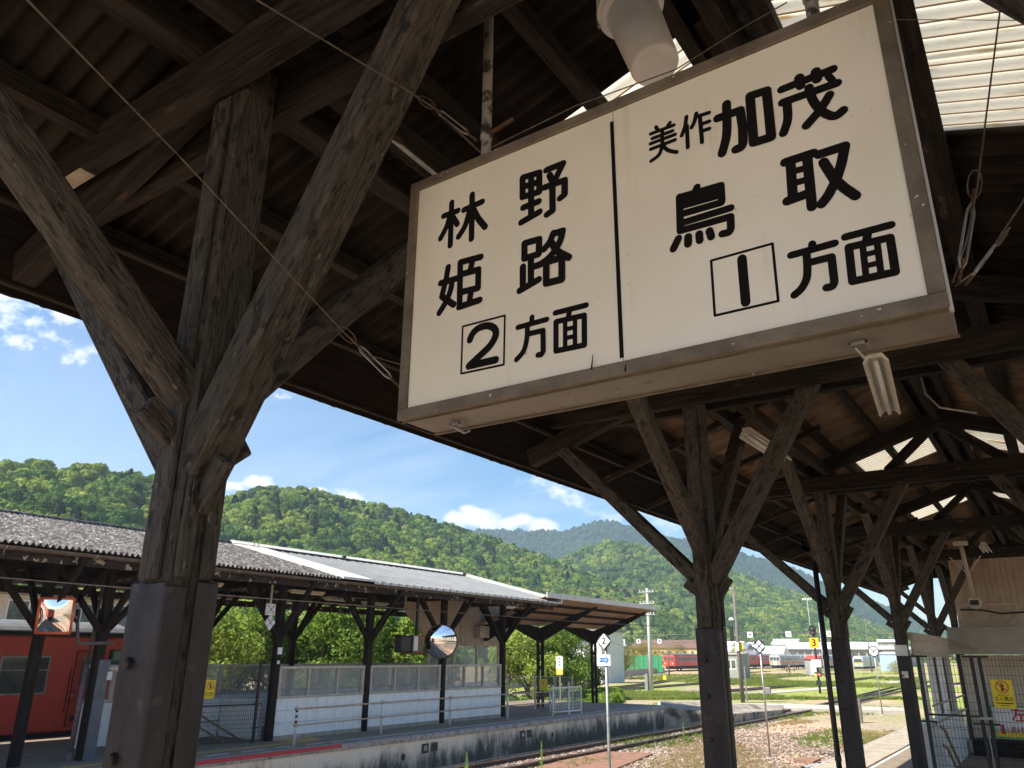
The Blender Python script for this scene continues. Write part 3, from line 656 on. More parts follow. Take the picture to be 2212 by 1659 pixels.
# the notice wraps the underside of the beam
b = MB().hexa([(-4.02, 1.51, 4.5655), (-3.72, 1.51, 4.5655), (-3.72, 1.59, 4.5655), (-4.02, 1.59, 4.5655), (-4.02, 1.51, 4.5685), (-3.72, 1.51, 4.5685), (-3.72, 1.59, 4.5685), (-4.02, 1.59, 4.5685)])
NOTE = mat('old tape', (.42, .36, .28), (.30, .24, .17), 15, .8)
b.build('stuck_notice', NOTE, canopy)

# ------------------------------------------------------------------ the hanging sign
SY = 2.0; SYB = 2.235
sg = thing('destination_sign', 'large cream hanging sign with black platform directions and numerals 2 and 1', 'sign', (-.98, 2.1, 3.04))
x0, x1, z0, z1 = -1.868, -.086, 3.045, 4.045
fx = .038
# box with open front
bx = MB()
bx.box(x0, x1, SY + .004, SYB, z0, z0 + .012); bx.box(x0, x1, SY + .004, SYB, z1 - .012, z1)
bx.box(x0, x0 + .012, SY + .004, SYB, z0 + .0125, z1 - .0125); bx.box(x1 - .012, x1, SY + .004, SYB, z0 + .0125, z1 - .0125)
bx.build('box', SIGNU, sg)
MB().box(x0 + .0125, x1 - .0125, SYB - .012, SYB - .001, z0 + .0125, z1 - .0125).build('back_panel', SIGNF, sg)
for (a, c, d_, e) in ((x0 - .004, x1 + .004, z0 - .004, z0 + fx), (x0 - .004, x1 + .004, z1 - fx, z1 + .004)): MB().box(a, c, SY - .012, SY + .0035, d_, e).build('frame_rail', SIGNFR, sg, bevel=.003)
for (a, c) in ((x0 - .004, x0 + fx), (x1 - fx, x1 + .004)): MB().box(a, c, SY - .0115, SY + .003, z0 + fx + .0005, z1 - fx - .0005).build('frame_stile', SIGNFR, sg, bevel=.003)
MB().box(x0 - .005, x1 + .005, SY + .020, SY + .026, z0 - .006, z0 - .0005).build('bottom_trim', SIGNFR, sg)
MB().box(x0 - .005, x1 + .005, SYB - .03, SYB - .018, z0 - .006, z0 - .0005).build('bottom_trim', SIGNFR, sg)
MB().box(x1 + .0005, x1 + .010, SY + .006, SY + .03, z0 - .006, z1 + .003).build('edge_strip', METALW, sg)
pd = aty(1336, 517, SY).x
MB().box(x0 + fx - .005, pd - .0012, SY - .001, SY + .003, z0 + fx - .005, z1 - fx + .005).build('face_panel', SIGNF, sg)
MB().box(pd + .0012, x1 - fx + .005, SY - .001, SY + .003, z0 + fx - .005, z1 - fx + .005).build('face_panel', SIGNF, sg)
MB().box(pd - .0115, pd + .0015, SY - .0035, SY - .0012, atz(1345, 773, 3).z if False else aty(1345, 773, SY).z, aty(1327, 262, SY).z).build('divider', BLACK, sg)
# lettering: every character is a set of painted strokes, cut in vinyl a millimetre thick
KROP = {'A': (1680, 600, .42194), 'B': (1780, 1160, .27125), 'C': (2500, 220, .40687), 'D': (2600, 500, .37071), 'E': (2750, 840, .38427)}
def smooth_line(p, n=4):
    if len(p) < 3: return p
    out = []
    for i in range(len(p) - 1):
        a = p[max(i - 1, 0)]; b_ = p[i]; c = p[i + 1]; d = p[min(i + 2, len(p) - 1)]
        for k in range(n):
            t = k / n
            out.append(tuple(.5 * (2 * b_[q] + (c[q] - a[q]) * t + (2 * a[q] - 5 * b_[q] + 4 * c[q] - d[q]) * t * t + (3 * b_[q] - a[q] - 3 * c[q] + d[q]) * t ** 3) for q in (0, 1)))
    out.append(p[-1]); return out
def glyph(crop, w, strokes, name='lettering'):
    cx0, cy0, s = KROP[crop]; b = MB(); off = [0]; w *= 1.10
    def W(p): q = aty((cx0 + p[0] * s) * .548611, (cy0 + p[1] * s) * .548611, SY); return (q.x, q.z)
    def prim(poly):
        off[0] += 1; y = SY - .0014 - off[0] * .00002
        i = len(b.v); b.v += [(p[0], y, p[1]) for p in poly]; b.f.append(tuple(range(i, i + len(poly))))
    for st in strokes:
        ww = w; curve = False
        if isinstance(st[0], str): curve = 'c' in st[0]; st = st[1:]
        if isinstance(st[-1], float): ww = st[-1]; st = st[:-1]
        pts = list(st)
        if curve: pts = smooth_line(pts, 5)
        q = [W(p) for p in pts]; r = ww / 2
        for (x, z) in q: prim([(x + r * math.cos(t * math.pi / 6), z + r * math.sin(t * math.pi / 6)) for t in range(12)])
        for a, c in zip(q, q[1:]):
            dx, dz = c[0] - a[0], c[1] - a[1]; l = math.hypot(dx, dz) or 1; nx, nz = -dz / l * r, dx / l * r
            prim([(a[0] + nx, a[1] + nz), (a[0] - nx, a[1] - nz), (c[0] - nx, c[1] - nz), (c[0] + nx, c[1] + nz)])
    return b.build(name, BLACK, sg)
def rect(a, b_, c, d): return (a, b_, c, d, a)
glyph('A', .0235, [((160, 595), (295, 545)), ((236, 470), (222, 870)), ('c', (218, 590), (190, 690), (132, 805)), ((250, 610), (288, 672))])
glyph('A', .0245, [((350, 538), (520, 462)), ((427, 395), (420, 808)), ('c', (398, 560), (360, 690), (300, 788)), ('c', (445, 545), (485, 620), (548, 698))])
glyph('A', .0245, [rect((897, 237), (1053, 190), (1053, 370), (897, 418)), ((897, 325), (1053, 277)), ((977, 215), (977, 600)), ((903, 517), (1048, 460)), ((885, 655), (1056, 556)),
                   ((1118, 168), (1275, 105), (1207, 245)), ((1150, 215), (1186, 290)), ((1100, 330), (1290, 262), (1290, 395), (1247, 430)), ((1175, 290), (1178, 545), (1125, 582))])
glyph('A', .0245, [rect((915, 850), (1052, 812), (1048, 950), (914, 992)), ((975, 990), (975, 1210)), ((985, 1075), (1075, 1040)), ((900, 1070), (900, 1250)), ((870, 1292), (1048, 1188)),
                   ('c', (1185, 755), (1150, 840), (1097, 905)), ((1180, 765), (1272, 735)), ('c', (1272, 735), (1240, 850), (1150, 980), (1050, 1055)), ('c', (1172, 850), (1225, 925), (1330, 983)),
                   rect((1120, 1028), (1265, 985), (1265, 1188), (1120, 1225))])
glyph('A', .0245, [((203, 1072), (183, 1190), (143, 1345)), ((143, 1345), (255, 1422)), ((132, 1222), (290, 1176)), ('c', (240, 1195), (225, 1290), (180, 1400), (120, 1500)),
                   ((317, 1030), (310, 1440)), ((317, 1028), (508, 978)), ((430, 1015), (408, 1110)), ((320, 1142), (486, 1096), (482, 1268), (318, 1308)), ((420, 1285), (402, 1395)), ((305, 1445), (498, 1380))])
glyph('B', .0072, [rect((158, 465), (770, 305), (755, 1018), (135, 1150))], 'numeral_frame')
glyph('B', .0255, [('c', (262, 660), (310, 560), (400, 485), (520, 455), (615, 490), (642, 570), (612, 660), (540, 765), (420, 880), (250, 1040)), ((250, 1040), (640, 950))])
glyph('B', .0185, [((1163, 330), (1160, 400)), ((958, 478), (1378, 362)), ('c', (1098, 450), (1092, 620), (1060, 780), (1010, 870), (940, 945)), ((1120, 572), (1325, 525), (1328, 830), (1300, 872), (1252, 880))])
glyph('B', .0185, [((1500, 268), (1950, 155)), ((1710, 230), (1690, 335)), rect((1512, 397), (1922, 303), (1925, 733), (1512, 820)), ((1645, 380), (1645, 790), .017), ((1788, 345), (1788, 760), .017), ((1645, 508), (1788, 475), .016), ((1645, 637), (1788, 605), .016)])
glyph('C', .0125, [((205, 690), (225, 722)), ((340, 648), (315, 688)), ((155, 757), (378, 672)), ((170, 802), (366, 728)), ((152, 853), (390, 763)), ((155, 906), (390, 815)), ((266, 720), (268, 860)), ('c', (268, 870), (235, 960), (160, 1020)), ('c', (280, 880), (325, 918), (408, 936))])
glyph('C', .0128, [('c', (500, 590), (488, 680), (455, 775)), ((505, 680), (514, 888)), ('c', (595, 560), (578, 640), (550, 697)), ((598, 592), (720, 553)), ((632, 600), (652, 840)), ((650, 662), (722, 638)), ((650, 732), (722, 708))])
glyph('C', .0268, [('c', (887, 468), (892, 620), (887, 780), (846, 945)), ((802, 607), (1020, 530), (1045, 700), (1048, 840)), ('c', (1048, 840), (1030, 885), (980, 908)), rect((1115, 392), (1276, 340), (1322, 790), (1152, 843))])
glyph('C', .0245, [((1420, 328), (1918, 130)), ((1590, 215), (1605, 290), .030), ((1750, 155), (1765, 228), .030), ((1872, 195), (1915, 245), .022), ((1428, 455), (1960, 265)), ('c', (1475, 480), (1480, 620), (1440, 750)),
                   ('c', (1685, 312), (1722, 430), (1800, 530), (1890, 582), (1955, 580), (2018, 530)), ('c', (1885, 382), (1800, 520), (1662, 680))])
glyph('D', .0262, [((1325, 378), (1625, 280)), ((1385, 400), (1410, 760)), ((1560, 310), (1612, 850)), ((1400, 478), (1570, 432), .021), ((1415, 600), (1585, 555), .021), ((1350, 790), (1580, 705)),
                   ((1685, 295), (1962, 205), (1930, 370)), ('c', (1930, 370), (1878, 540), (1790, 720), (1715, 820)), ((1735, 378), (1850, 560), (1960, 655), (2076, 735))])
glyph('D', .0218, [((205, 745), (215, 1100), .025), ((205, 748), (645, 622)), ((645, 622), (655, 790)), ((225, 762), (640, 640)), ((230, 842), (650, 722)), ((230, 820), (650, 700)), ((235, 925), (650, 805)), ((650, 790), (650, 790)), ((238, 1020), (750, 862)), ((215, 1105), (748, 955), (752, 1080)), ('c', (752, 1080), (730, 1120), (660, 1138)),
                   ((392, 642), (375, 690), .024), ((195, 1188), (142, 1298), .025), ((298, 1172), (298, 1245), .026), ((415, 1140), (422, 1208), .025), ((525, 1108), (543, 1170), .025)])
glyph('E', .0072, [rect((132, 487), (760, 312), (820, 900), (170, 1050))], 'numeral_frame')
glyph('E', .0258, [((447, 468), (486, 912))])
glyph('E', .0200, [((1166, 316), (1170, 370)), ((950, 432), (1398, 308)), ('c', (1110, 420), (1118, 560), (1110, 670), (1060, 770), (985, 840)), ((1150, 505), (1365, 450), (1395, 700)), ('c', (1395, 700), (1375, 748), (1315, 765))])
glyph('E', .0200, [((1505, 245), (1976, 120)), ((1735, 215), (1720, 300)), rect((1542, 350), (1965, 250), (2020, 602), (1580, 700)), ((1683, 330), (1720, 655), .017), ((1832, 300), (1872, 620), .017), ((1700, 428), (1850, 392), .0155), ((1712, 542), (1865, 508), .0155)])
# cracks in the acrylic
for a, c in (((1285, 768), (1282, 800)), ((1356, 790), (1355, 805))):
    p, q = aty(*a, SY), aty(*c, SY); MB().hexa([(q.x - .003, SY - .0135, q.z), (q.x + .003, SY - .0135, q.z), (p.x + .0008, SY - .0135, p.z), (p.x - .0008, SY - .0135, p.z), (q.x - .003, SY - .0125, q.z), (q.x + .003, SY - .0125, q.z), (p.x + .0008, SY - .0125, p.z), (p.x - .0008, SY - .0125, p.z)]).build('crack', BLACK, sg)
# catches under the box
for (px, py) in ((1860, 745), (1000, 915)):
    p = atz(px, py, z0); y = min(max(p.y, SY + .06), SYB - .02)
    c = MB(); c.box(p.x - .022, p.x + .022, y - .05, y - .045, z0 - .016, z0 - .006); c.box(p.x - .022, p.x - .018, y - .05, y + .0, z0 - .018, z0 - .006); c.box(p.x + .018, p.x + .022, y - .05, y + .0, z0 - .018, z0 - .006)
    k = c.build('catch', GALV, sg); MB().tube([(p.x - .012, y - .04, z0 - .02), (p.x, y + .01, z0 - .034), (p.x + .01, y + .03, z0 - .022)], .0045, 6).build('catch_lever', GALV, k)
# hanging pipes
pa = aty(1050, 322, 2.12); 
for X in (pa.x, -.30):
    h = MB().tube([(X, 2.12, z1 - .01), (X, 2.12, z1 + .07), (X, 2.12, zs(X) - .2)], .021, 12).build('hanging_pipe', PIPEP, sg, smooth=True)
    MB().tube([(X, 2.12, z1 + .003), (X, 2.12, z1 + .10)], .029, 12).build('pipe_socket', PIPEP, h, smooth=True)
    MB().tube([(X, 2.12, z1 + .18), (X, 2.12, z1 + .235)], .0255, 12).build('pipe_collar', PIPEP, h, smooth=True)
    MB().tube([(X + .02, 2.12, z1 + .21), (X + .12, 2.14, z1 + .25)], .009, 6).build('pipe_lug', RUST, h)
    MB().box(X - .07, X + .07, 2.06, 2.18, zs(X) - .235, zs(X) - .20).build('hanger_plate', RUST, h)

def guy(label, pts, r=.0028, buckle=None, loops=None, grp='thin stay wires round the hanging sign'):
    t = thing('stay_wire', label, 'wire', pts[0], grp)
    MB().tube(pts, r, 5).build('wire', WIRE, t)
    if buckle:
        a, c = Vector(buckle[0]), Vector(buckle[1]); d = (c - a).normalized(); s = d.orthogonal().normalized(); L_ = (c - a).length
        for k in (-1, 1): MB().tube([a + s * .002 * k, a + s * .011 * k + d * L_ * .12, a + s * .011 * k + d * L_ * .88, c + s * .002 * k], .0035, 6).build('turnbuckle_bar', GALV, t)
        MB().tube([a - d * .05, a + d * .03], .005, 6).build('turnbuckle_eye', RUST, t); MB().tube([c - d * .03, c + d * .05], .005, 6).build('turnbuckle_eye', RUST, t)
        s2 = d.cross(s)
        for k in (-1, 1):
            ring = [a - d * .02 + s * (.022 * math.sin(q) * k) + d * (-.05 * (1 - math.cos(q))) + s2 * .004 for q in np.linspace(0, math.pi * 1.8, 10)]
            MB().tube(ring, .0022, 5).build('wire_tail', WIRE, t)
    return t
def on(px, py, Y): p = aty(px, py, Y); return p
# from the first tie beam across the view to the lower left of the sign
w_end = Vector((x0 + .01, SYB - .02, aty(868, 838, SYB).z))
a0 = atd(40, -20, 1.45); a1 = atd(735, 710, 2.62)
guy('long thin stay wire crossing the forked post down to the left end of the sign', [a0, atd(390, 340, 2.1), a1, aty(790, 765, 2.12), w_end], .0022, buckle=(aty(775, 748, 2.1), aty(845, 818, 2.2)))
guy('stay wire running from the roof to the rusty pipe above the sign', [atd(530, -15, 1.7), atd(880, 195, 2.15), aty(935, 232, 2.0), (pa.x, 2.12, z1 + .10)], .0026, buckle=(aty(945, 238, 2.02), aty(1012, 290, 2.08)))
rb = Vector((x1 + .012, SYB - .03, aty(2062, 620, SYB).z))
guy('nearly upright stay wire rising from the right end of the sign to the skylight', [rb, aty(2088, 520, 2.2), aty(2112, 400, 2.25), aty(2128, 270, 2.3), aty(2166, -20, 2.4)], .0028, buckle=(aty(2100, 440, 2.24), aty(2076, 580, 2.2)))
guy('slanting stay wire going off to the right from the end of the sign', [rb + Vector((.004, 0, -.01)), aty(2120, 575, 2.35), aty(2170, 495, 2.5), aty(2240, 390, 2.7)], .0028, buckle=(aty(2150, 530, 2.45), aty(2098, 598, 2.3)))
guy('fine dark wire stretched level in front of the bright roof panels', [aty(1915, 42, 2.4), aty(2230, 44, 2.9)], .0015)
guy('sooty fine wire sagging behind the white housing above the sign', [aty(1062, 318, 2.15), aty(1240, 230, 2.25), aty(1460, 150, 2.4), aty(1600, 62, 2.5), aty(1700, 5, 2.6)], .0028)

# white bucket-shaped housing above the sign
c0 = aty(1350, -8, 2.62); c1 = aty(1418, 148, 2.55); ax = (c1 - c0); Lh = ax.length; ax.normalize()
hb = thing('lamp_housing', 'grey white bucket shaped plastic lamp housing hanging above the sign', 'lamp', c0)
MB().lathe(c0, ax, [(.0, .125), (.02, .143), (.09, .147), (.093, .157), (.113, .157), (.116, .147), (.135, .140), (.150, .128)], 40).build('collar', PLAST, hb, smooth=False)
MB().lathe(c0 + ax * .151, ax, [(0, .116), (.01, .121), (Lh - .180, .106), (Lh - .165, .096), (Lh - .158, .07)], 40).build('body', PLAST, hb, smooth=True)
for k in range(4):
    a_ = k * 1.57 + .6; s1 = ax.orthogonal().normalized(); s2 = ax.cross(s1); o = (s1 * math.cos(a_) + s2 * math.sin(a_))
    MB().beam(c0 + ax * .04 + o * .150, c0 + ax * .12 + o * .160, .02, .012, o).build('clip', GALV, hb)
MB().tube([c0 + ax * .01, c0 - ax * .18], .02, 8).build('stem', RUST, hb)
MB().tube([c0 + Vector((-.14, 0, .03)), c0 + Vector((-.1, 0, -.09)), c0 + Vector((.0, -.03, -.02))], .007, 6).build('bracket', RUST, hb)

# conduit clipped under the roof left of the sign
cp = [aty(716, 196, 2.05), aty(800, 262, 2.3), aty(942, 378, 2.8), aty(1100, 500, 3.4)]
cn = thing('conduit', 'pale metal conduit running under the dark roof behind the forked post', 'pipe', cp[0])
MB().tube(cp, .013, 8).build('pipe', GALV, cn, smooth=True); MB().tube([cp[0] + Vector((-.05, -.03, .02)), cp[0]], .016, 8).build('coupling', GALV, cn)

# open ended cable shell high at the top left
p = aty(905 * .39694, 120 * .39694, 1.6); q = aty(985 * .39694, 132 * .39694, 1.6)
sh = thing('cable_saddle', 'small curved metal saddle under the roof at the top edge', 'bracket', p)
MB().tube([aty(455, 22, 1.55), aty(480, 42, 1.55), aty(505, 53, 1.55), aty(532, 52, 1.55)], [.004, .008, .009, .004], 6).build('rim', GALV, sh); MB().tube([aty(460, 24, 1.56), aty(500, 36, 1.56), aty(536, 50, 1.56)], [.004, .011, .004], 6).build('strap', BLKST, sh)

# batten lamps
def batten(c, d, L_, label, w=.17):
    c = Vector(c); d = Vector(d).normalized(); t = thing('batten_lamp', label, 'lamp', c, 'fluorescent batten lamps under the near canopy')
    s = d.cross(Vector((0, 0, 1))).normalized(); u = s.cross(d)
    a = c - d * L_ / 2; e = c + d * L_ / 2
    b = MB(); prof = [(-w / 2, -.0), (-w * .30, .055), (w * .30, .055), (w / 2, 0), (w * .44, -.012), (w * .25, .03), (-w * .25, .03), (-w * .44, -.012)]
    for P in (a, e): b.v += [tuple(P + s * x - u * (-z)) for x, z in prof]
    n = len(prof)
    for k in range(n): b.f.append((k, (k + 1) % n, n + (k + 1) % n, n + k))
    b.f += [tuple(range(n))[::-1], tuple(range(n, 2 * n))]
    b.build('reflector', LAMPW, t)
    MB().beam(a + u * .075, e + u * .075, w * .5, .045, u).build('housing', LAMPW, t)
    MB().tube([a + d * .03 + u * .004, e - d * .03 + u * .004], .016, 10).build('tube', WHITEP, t, smooth=True)
    for k in (.2, .8):
        p_ = a + (e - a) * k; MB().tube([p_ + u * .09, (p_.x, p_.y, max(zs(p_.x) - .15, p_.z + .12))], .006, 5).build('hanger', RUST, t)
    return t
batten((-.82, 6.38, 4.22), (-.10, 1, 0), 1.45, 'pale batten lamp hanging just below the right half of the sign')
batten((-2.36, 8.5, 4.42), (.02, 1, 0), 1.3, 'pale batten lamp seen through the fork of the second post')
batten((.2, 16.6, 4.35), (.0, 1, 0), 1.2, 'pale batten lamp under the roof over the far skylights')
batten((.35, 19.5, 4.3), (.0, 1, 0), 1.0, 'short batten lamp near the camera pole at the far end')
batten((-1.0, 18.9, 4.35), (.0, 1, 0), 1.1, 'yellowish batten lamp beyond the third tie beam')
# pale conduit along the ridge strut
cc = thing('bent_conduit', 'thin curved conduit hanging between the roof trusses on the right', 'pipe', aty(1985, 850, 9))
MB().tube([aty(1985, 800, 9), aty(1999, 850, 9), aty(2030, 880, 9), aty(2110, 892, 9)], .012, 6).build('pipe', GALV, cc)

# ------------------------------------------------------------------ mesh barrier, notices and stair house at the right
FY = 17.2
fen = thing('mesh_barrier', 'black wire mesh barrier closing the near platform stairs at the right', 'fence', (-1.5, FY, 0))
for X in (-2.50, -2.36, -1.47, -1.35, .55):
    MB().box(X - .028, X + .028, FY - .028, FY + .028, 0, 2.27).build('upright', BLKST, fen)
MB().box(-2.34, -1.49, FY - .018, FY + .018, 1.22, 1.255).build('mid_rail', BLKST, fen)
for z in (2.235, 1.10):
    for xa, xb in ((-2.52, -2.2), (-1.62, -1.2)): MB().box(xa, xb, FY - .04, FY - .029, z, z + .035).build('clamp', BLKST, fen)
def wires(xa, xb, za, zb, y, dx, dz, r=.0028):
    b = MB(); x = xa
    while x < xb: b.box(x - r, x + r, y - r, y + r, za, zb); x += dx
    z = za
    while z < zb: b.box(xa, xb, y - r * 3.1, y - r * 1.1, z - r, z + r); z += dz
    return b
for (xa, xb) in ((-2.33, -1.5), (-1.32, .52)):
    o = wires(xa, xb, .08, 2.24, FY, .055, .155, .003).build('wire_mesh', BLKST, fen); o['kind'] = 'stuff'
    for z in (2.20, 1.04):
        o = wires(xa, xb, z, z + .05, FY - .02, .055, .05, .0035).build('folded_mesh_edge', BLKST, fen); o['kind'] = 'stuff'
MB().tube([(-1.41, FY, .05), (-1.41, FY, 2.2)], .014, 8).build('drop_bolt', GALV, fen); MB().box(-1.5, -1.30, FY - .06, FY - .03, 1.19, 1.23).build('latch', GALV, fen)
def pictogram(parent, cx, cz, y, r, xs=1.0, nx=(1, 0, 0), ny=(0, -1, 0)):
    """red prohibition ring with a standing figure; nx = reading direction, ny = outward normal"""
    nx = Vector(nx); ny = Vector(ny); c = Vector(cx)
    def P(a, z, d=0): return c + nx * a + Vector((0, 0, z)) + ny * d
    b = MB(); n = 28
    for k in range(n):
        t0, t1 = 2 * math.pi * k / n, 2 * math.pi * (k + 1) / n
        b.quad(P(r * math.cos(t0), r * math.sin(t0), .002), P(r * math.cos(t1), r * math.sin(t1), .002), P(r * .83 * math.cos(t1), r * .83 * math.sin(t1), .002), P(r * .83 * math.cos(t0), r * .83 * math.sin(t0), .002))
    s = .7071; w = r * .08
    b.quad(P(-r * .86 * s - w, r * .86 * s - w, .0045), P(r * .86 * s - w, -r * .86 * s - w, .0045), P(r * .86 * s + w, -r * .86 * s + w, .0045), P(-r * .86 * s + w, r * .86 * s + w, .0045))
    b.build('prohibition_ring', REDS, parent)
    f = MB()
    f.quad(*[P(r * .13 * math.cos(q), r * .52 + r * .13 * math.sin(q), .003) for q in np.linspace(0, 6.28, 12)[:-1]])
    f.quad(P(-r * .24, r * .34, .003), P(-r * .24, -r * .1, .003), P(-r * .15, -r * .1, .003), P(-r * .15, -.66 * r, .003), P(r * .15, -.66 * r, .003), P(r * .15, -r * .1, .003), P(r * .24, -r * .1, .003), P(r * .24, r * .34, .003))
    f.build('figure', BLACK, parent)
ns = thing('warning_sign', 'yellow no entry notice with red ring on the black mesh barrier at right', 'sign', (-1.07, FY - .03, 1.4))
MB().box(-1.235, -.905, FY - .034, FY - .03, 1.395, 1.865).build('plate', YEL, ns)
pictogram(ns, (-1.07, FY - .0345, 1.745), None, None, .105)
text('関係者以外', .033, BLACK, (-1.07, FY - .0355, 1.605), (1, 0, 0), ns)
text('立入禁止', .075, BLACK, (-1.07, FY - .0355, 1.545), (1, 0, 0), ns, thick=.001)
text('STATION STAFF ONLY', .022, BLACK, (-1.07, FY - .0355, 1.475), (1, 0, 0), ns) if False else None
MB().box(-1.20, -.94, FY - .0365, FY - .0352, 1.468, 1.484).build('small_print', BLACK, ns); MB().box(-1.14, -1.0, FY - .0365, FY - .0352, 1.432, 1.442).build('small_print', BLACK, ns)
ls = thing('stair_sign', 'white notice with red characters and green border behind the mesh barrier', 'sign', (-.7, FY + .06, .9))
xa, xb, za, zb = -1.315, .25, .90, 1.43
MB().box(xa, xb, FY + .03, FY + .036, za, zb).build('plate', WSIGN, ls)
g_ = MB(); g_.box(xa - .002, xb + .002, FY + .026, FY + .0295, zb - .022, zb + .002); g_.box(xa - .002, xb + .002, FY + .026, FY + .0295, za - .002, za + .022); g_.box(xa - .002, xa + .02, FY + .0262, FY + .0297, za + .0225, zb - .0225); g_.build('border', GREENS, ls)
MB().box(xa + .02, xb, FY + .0275, FY + .0298, za + .022, za + .10).build('yellow_band', YEL, ls)
text('左側', .26, CRIM, (-.76, FY + .025, 1.275), (1, 0, 0), ls, thick=.004)
text('おりる', .135, CRIM, (-.86, FY + .025, 1.03), (1, 0, 0), ls, thick=.002)
a_ = MB(); a_.box(-1.20, -1.15, FY + .024, FY + .026, .99, 1.12); a_.quad((-1.225, FY + .0235, 1.0), (-1.125, FY + .0235, 1.0), (-1.175, FY + .0235, .95)); a_.build('arrow', CRIM, ls)

# stair house
SHY = 24.0
sh_ = thing('stair_house', 'beige sided stair shelter wall filling the right end of the near canopy', 'building', (0, SHY, 0))
def ribbed(x_a, x_b, y, z_a, z_b, m, parent, pitch=.12, name='board', vert=True, step=None):
    """individual boards standing side by side (vert) or lapped courses"""
    if vert:
        n = int((x_b - x_a) / pitch)
        me_ = MB().box(.004, pitch - .004, 0, .018, 0, z_b - z_a).mesh(name, m)
        for k in range(n): inst(me_, name, parent, (x_a + k * pitch, y + random.uniform(0, .004), z_a))
    else:
        n = max(1, round((z_b - z_a) / pitch)); p = (z_b - z_a) / n
        me_ = MB().hexa([(x_a, 0, 0), (x_b, 0, 0), (x_b, .03, 0), (x_a, .03, 0), (x_a, .016, p - .004), (x_b, .016, p - .004), (x_b, .03, p - .004), (x_a, .03, p - .004)]).mesh(name, m)
        for k in range(n): inst(me_, name, parent, (0, y, z_a + k * p))
MB().box(-2.2, 3.0, SHY + .03, SHY + .12, 2.9, 4.8).build('upper_wall', BOARD, sh_)
ribbed(-2.2, 3.0, SHY, 3.18, 4.8, BOARD, sh_, .13)
MB().box(-2.2, 3.0, SHY - .04, SHY - .005, 3.52, 3.56).build('cable_duct', CREAM, sh_)
MB().tube([(-2.1, SHY - .06, 3.42), (-1.6, SHY - .06, 3.40), (-1.2, SHY - .06, 3.30), (-.7, SHY - .06, 3.33), (-.3, SHY - .06, 3.42), (2, SHY - .06, 3.42)], .022, 6).build('cable', BLKST, sh_)
MB().box(-2.2, 3.0, SHY - .03, SHY - .001, 2.98, 3.18).build('grey_board', CONC, sh_)
# hood: sloping lapped courses
for k in range(4):
    za_ = 2.32 + k * .165; ya = SHY - .62 + k * .15
    MB().hexa([(-2.48, ya - .15, za_), (3.0, ya - .15, za_), (3.0, ya + .02, za_), (-2.48, ya + .02, za_), (-2.48, ya, za_ + .165), (3.0, ya, za_ + .165), (3.0, ya + .02, za_ + .165), (-2.48, ya + .02, za_ + .165)]).build('siding_course', WALLS_, sh_)
MB().box(-2.3, 3.0, SHY + .1, SHY + .2, 0, 2.3).build('back_wall', WALLS_, sh_)
ribbed(-2.3, 3.0, SHY + .07, .35, 2.30, WALLS_, sh_, .19, 'siding_course', False)
# side screen along the stairs
MB().box(-2.56, -2.44, 17.6, SHY, 2.56, 2.70).build('screen_rail', CREAM, sh_)
me_ = MB().box(-.012, .012, -.045, .045, 0, .25).mesh('screen_slat', CREAM)
y = 17.7
while y < SHY: inst(me_, 'screen_slat', sh_, (-2.50, y, 2.31)); y += .22
MB().box(-2.535, -2.465, 17.6, SHY, 2.24, 2.31).build('screen_rail', CREAM, sh_)
for y in (18.4, 19.9, 21.4, 22.9): MB().box(-2.56, -2.44, y - .07, y + .07, 1.02, 2.24).build('screen_post', WHITEP, sh_)
MB().box(-2.60, -2.42, 17.9, SHY, 0, 1.02).build('parapet', TILE, sh_)
for (dx, dz) in ((-.0, 0), (-.0, -.32)):
    MB().tube([(-2.2, 17.5, 1.02 + dz), (-2.2, 18.0, .92 + dz), (-2.2, 21, -.6 + dz)], .028, 8).build('handrail', mat('tan handrail', (.42, .32, .16), (.3, .2, .1), 8, .5), sh_)
    MB().tube([(-2.32, 17.9, 1.35 + dz), (-2.32, 23.5, 1.35 + dz)], .022, 8).build('handrail', CREAM, sh_)
MB().box(-2.3, 3, 23.3, 24.05, .005, .34).build('stair_kerb', WOODD, sh_)

# camera pole hanging from the roof
cpz = thing('camera_pole', 'cream pole hanging from the roof with a hooded camera at its foot', 'camera', (-1.5, 20, 3.3))
MB().tube([(-1.52, 20, 4.62), (-1.46, 20, 3.5)], .045, 10).build('pole', CREAM, cpz, smooth=True); MB().box(-1.66, -1.38, 19.9, 20.1, 4.60, 4.68).build('mount_plate', CREAM, cpz)
MB().lathe((-1.45, 19.86, 3.36), (0, 1, 0), [(0, .10), (.01, .135), (.2, .135), (.22, .1)], 8).build('hood', CREAM, cpz); MB().box(-1.53, -1.37, 19.84, 19.859, 3.31, 3.41).build('lens_window', BLKST, cpz)
for s in (-1, 1): MB().tube([(-1.48 + s * .03, 20, 4.0), (-1.48 + s * .30, 20, 4.35)], .012, 6).build('stay', CREAM, cpz)
# downpipe by the third post and white bands on the fourth
dp = thing('downpipe', 'dark round drainpipe standing just left of the third post', 'pipe', (-2.9, 12.2, 0))
dx_ = aty(1813, 1659, 12.05).x; MB().tube([(dx_, 12.05, 0), (dx_, 12.05, 3.55)], .038, 10).build('pipe', BLKST, dp, smooth=True)
for z in (.9, 2.2): MB().tube([(dx_, 12.05, z), (dx_, 12.05, z + .06)], .045, 10).build('pipe_band', BLKST, dp)
MB().box(PXL - .112, PXL + .112, 17.45 - .128, 17.45 - .115, 2.26, 2.46).build('white_band', WHITEP, canopy)
MB().box(PXL - .05, PXL + .06, 17.45 - .122, 17.45 - .110, 1.86, 1.98).build('white_tag', WHITEP, canopy)
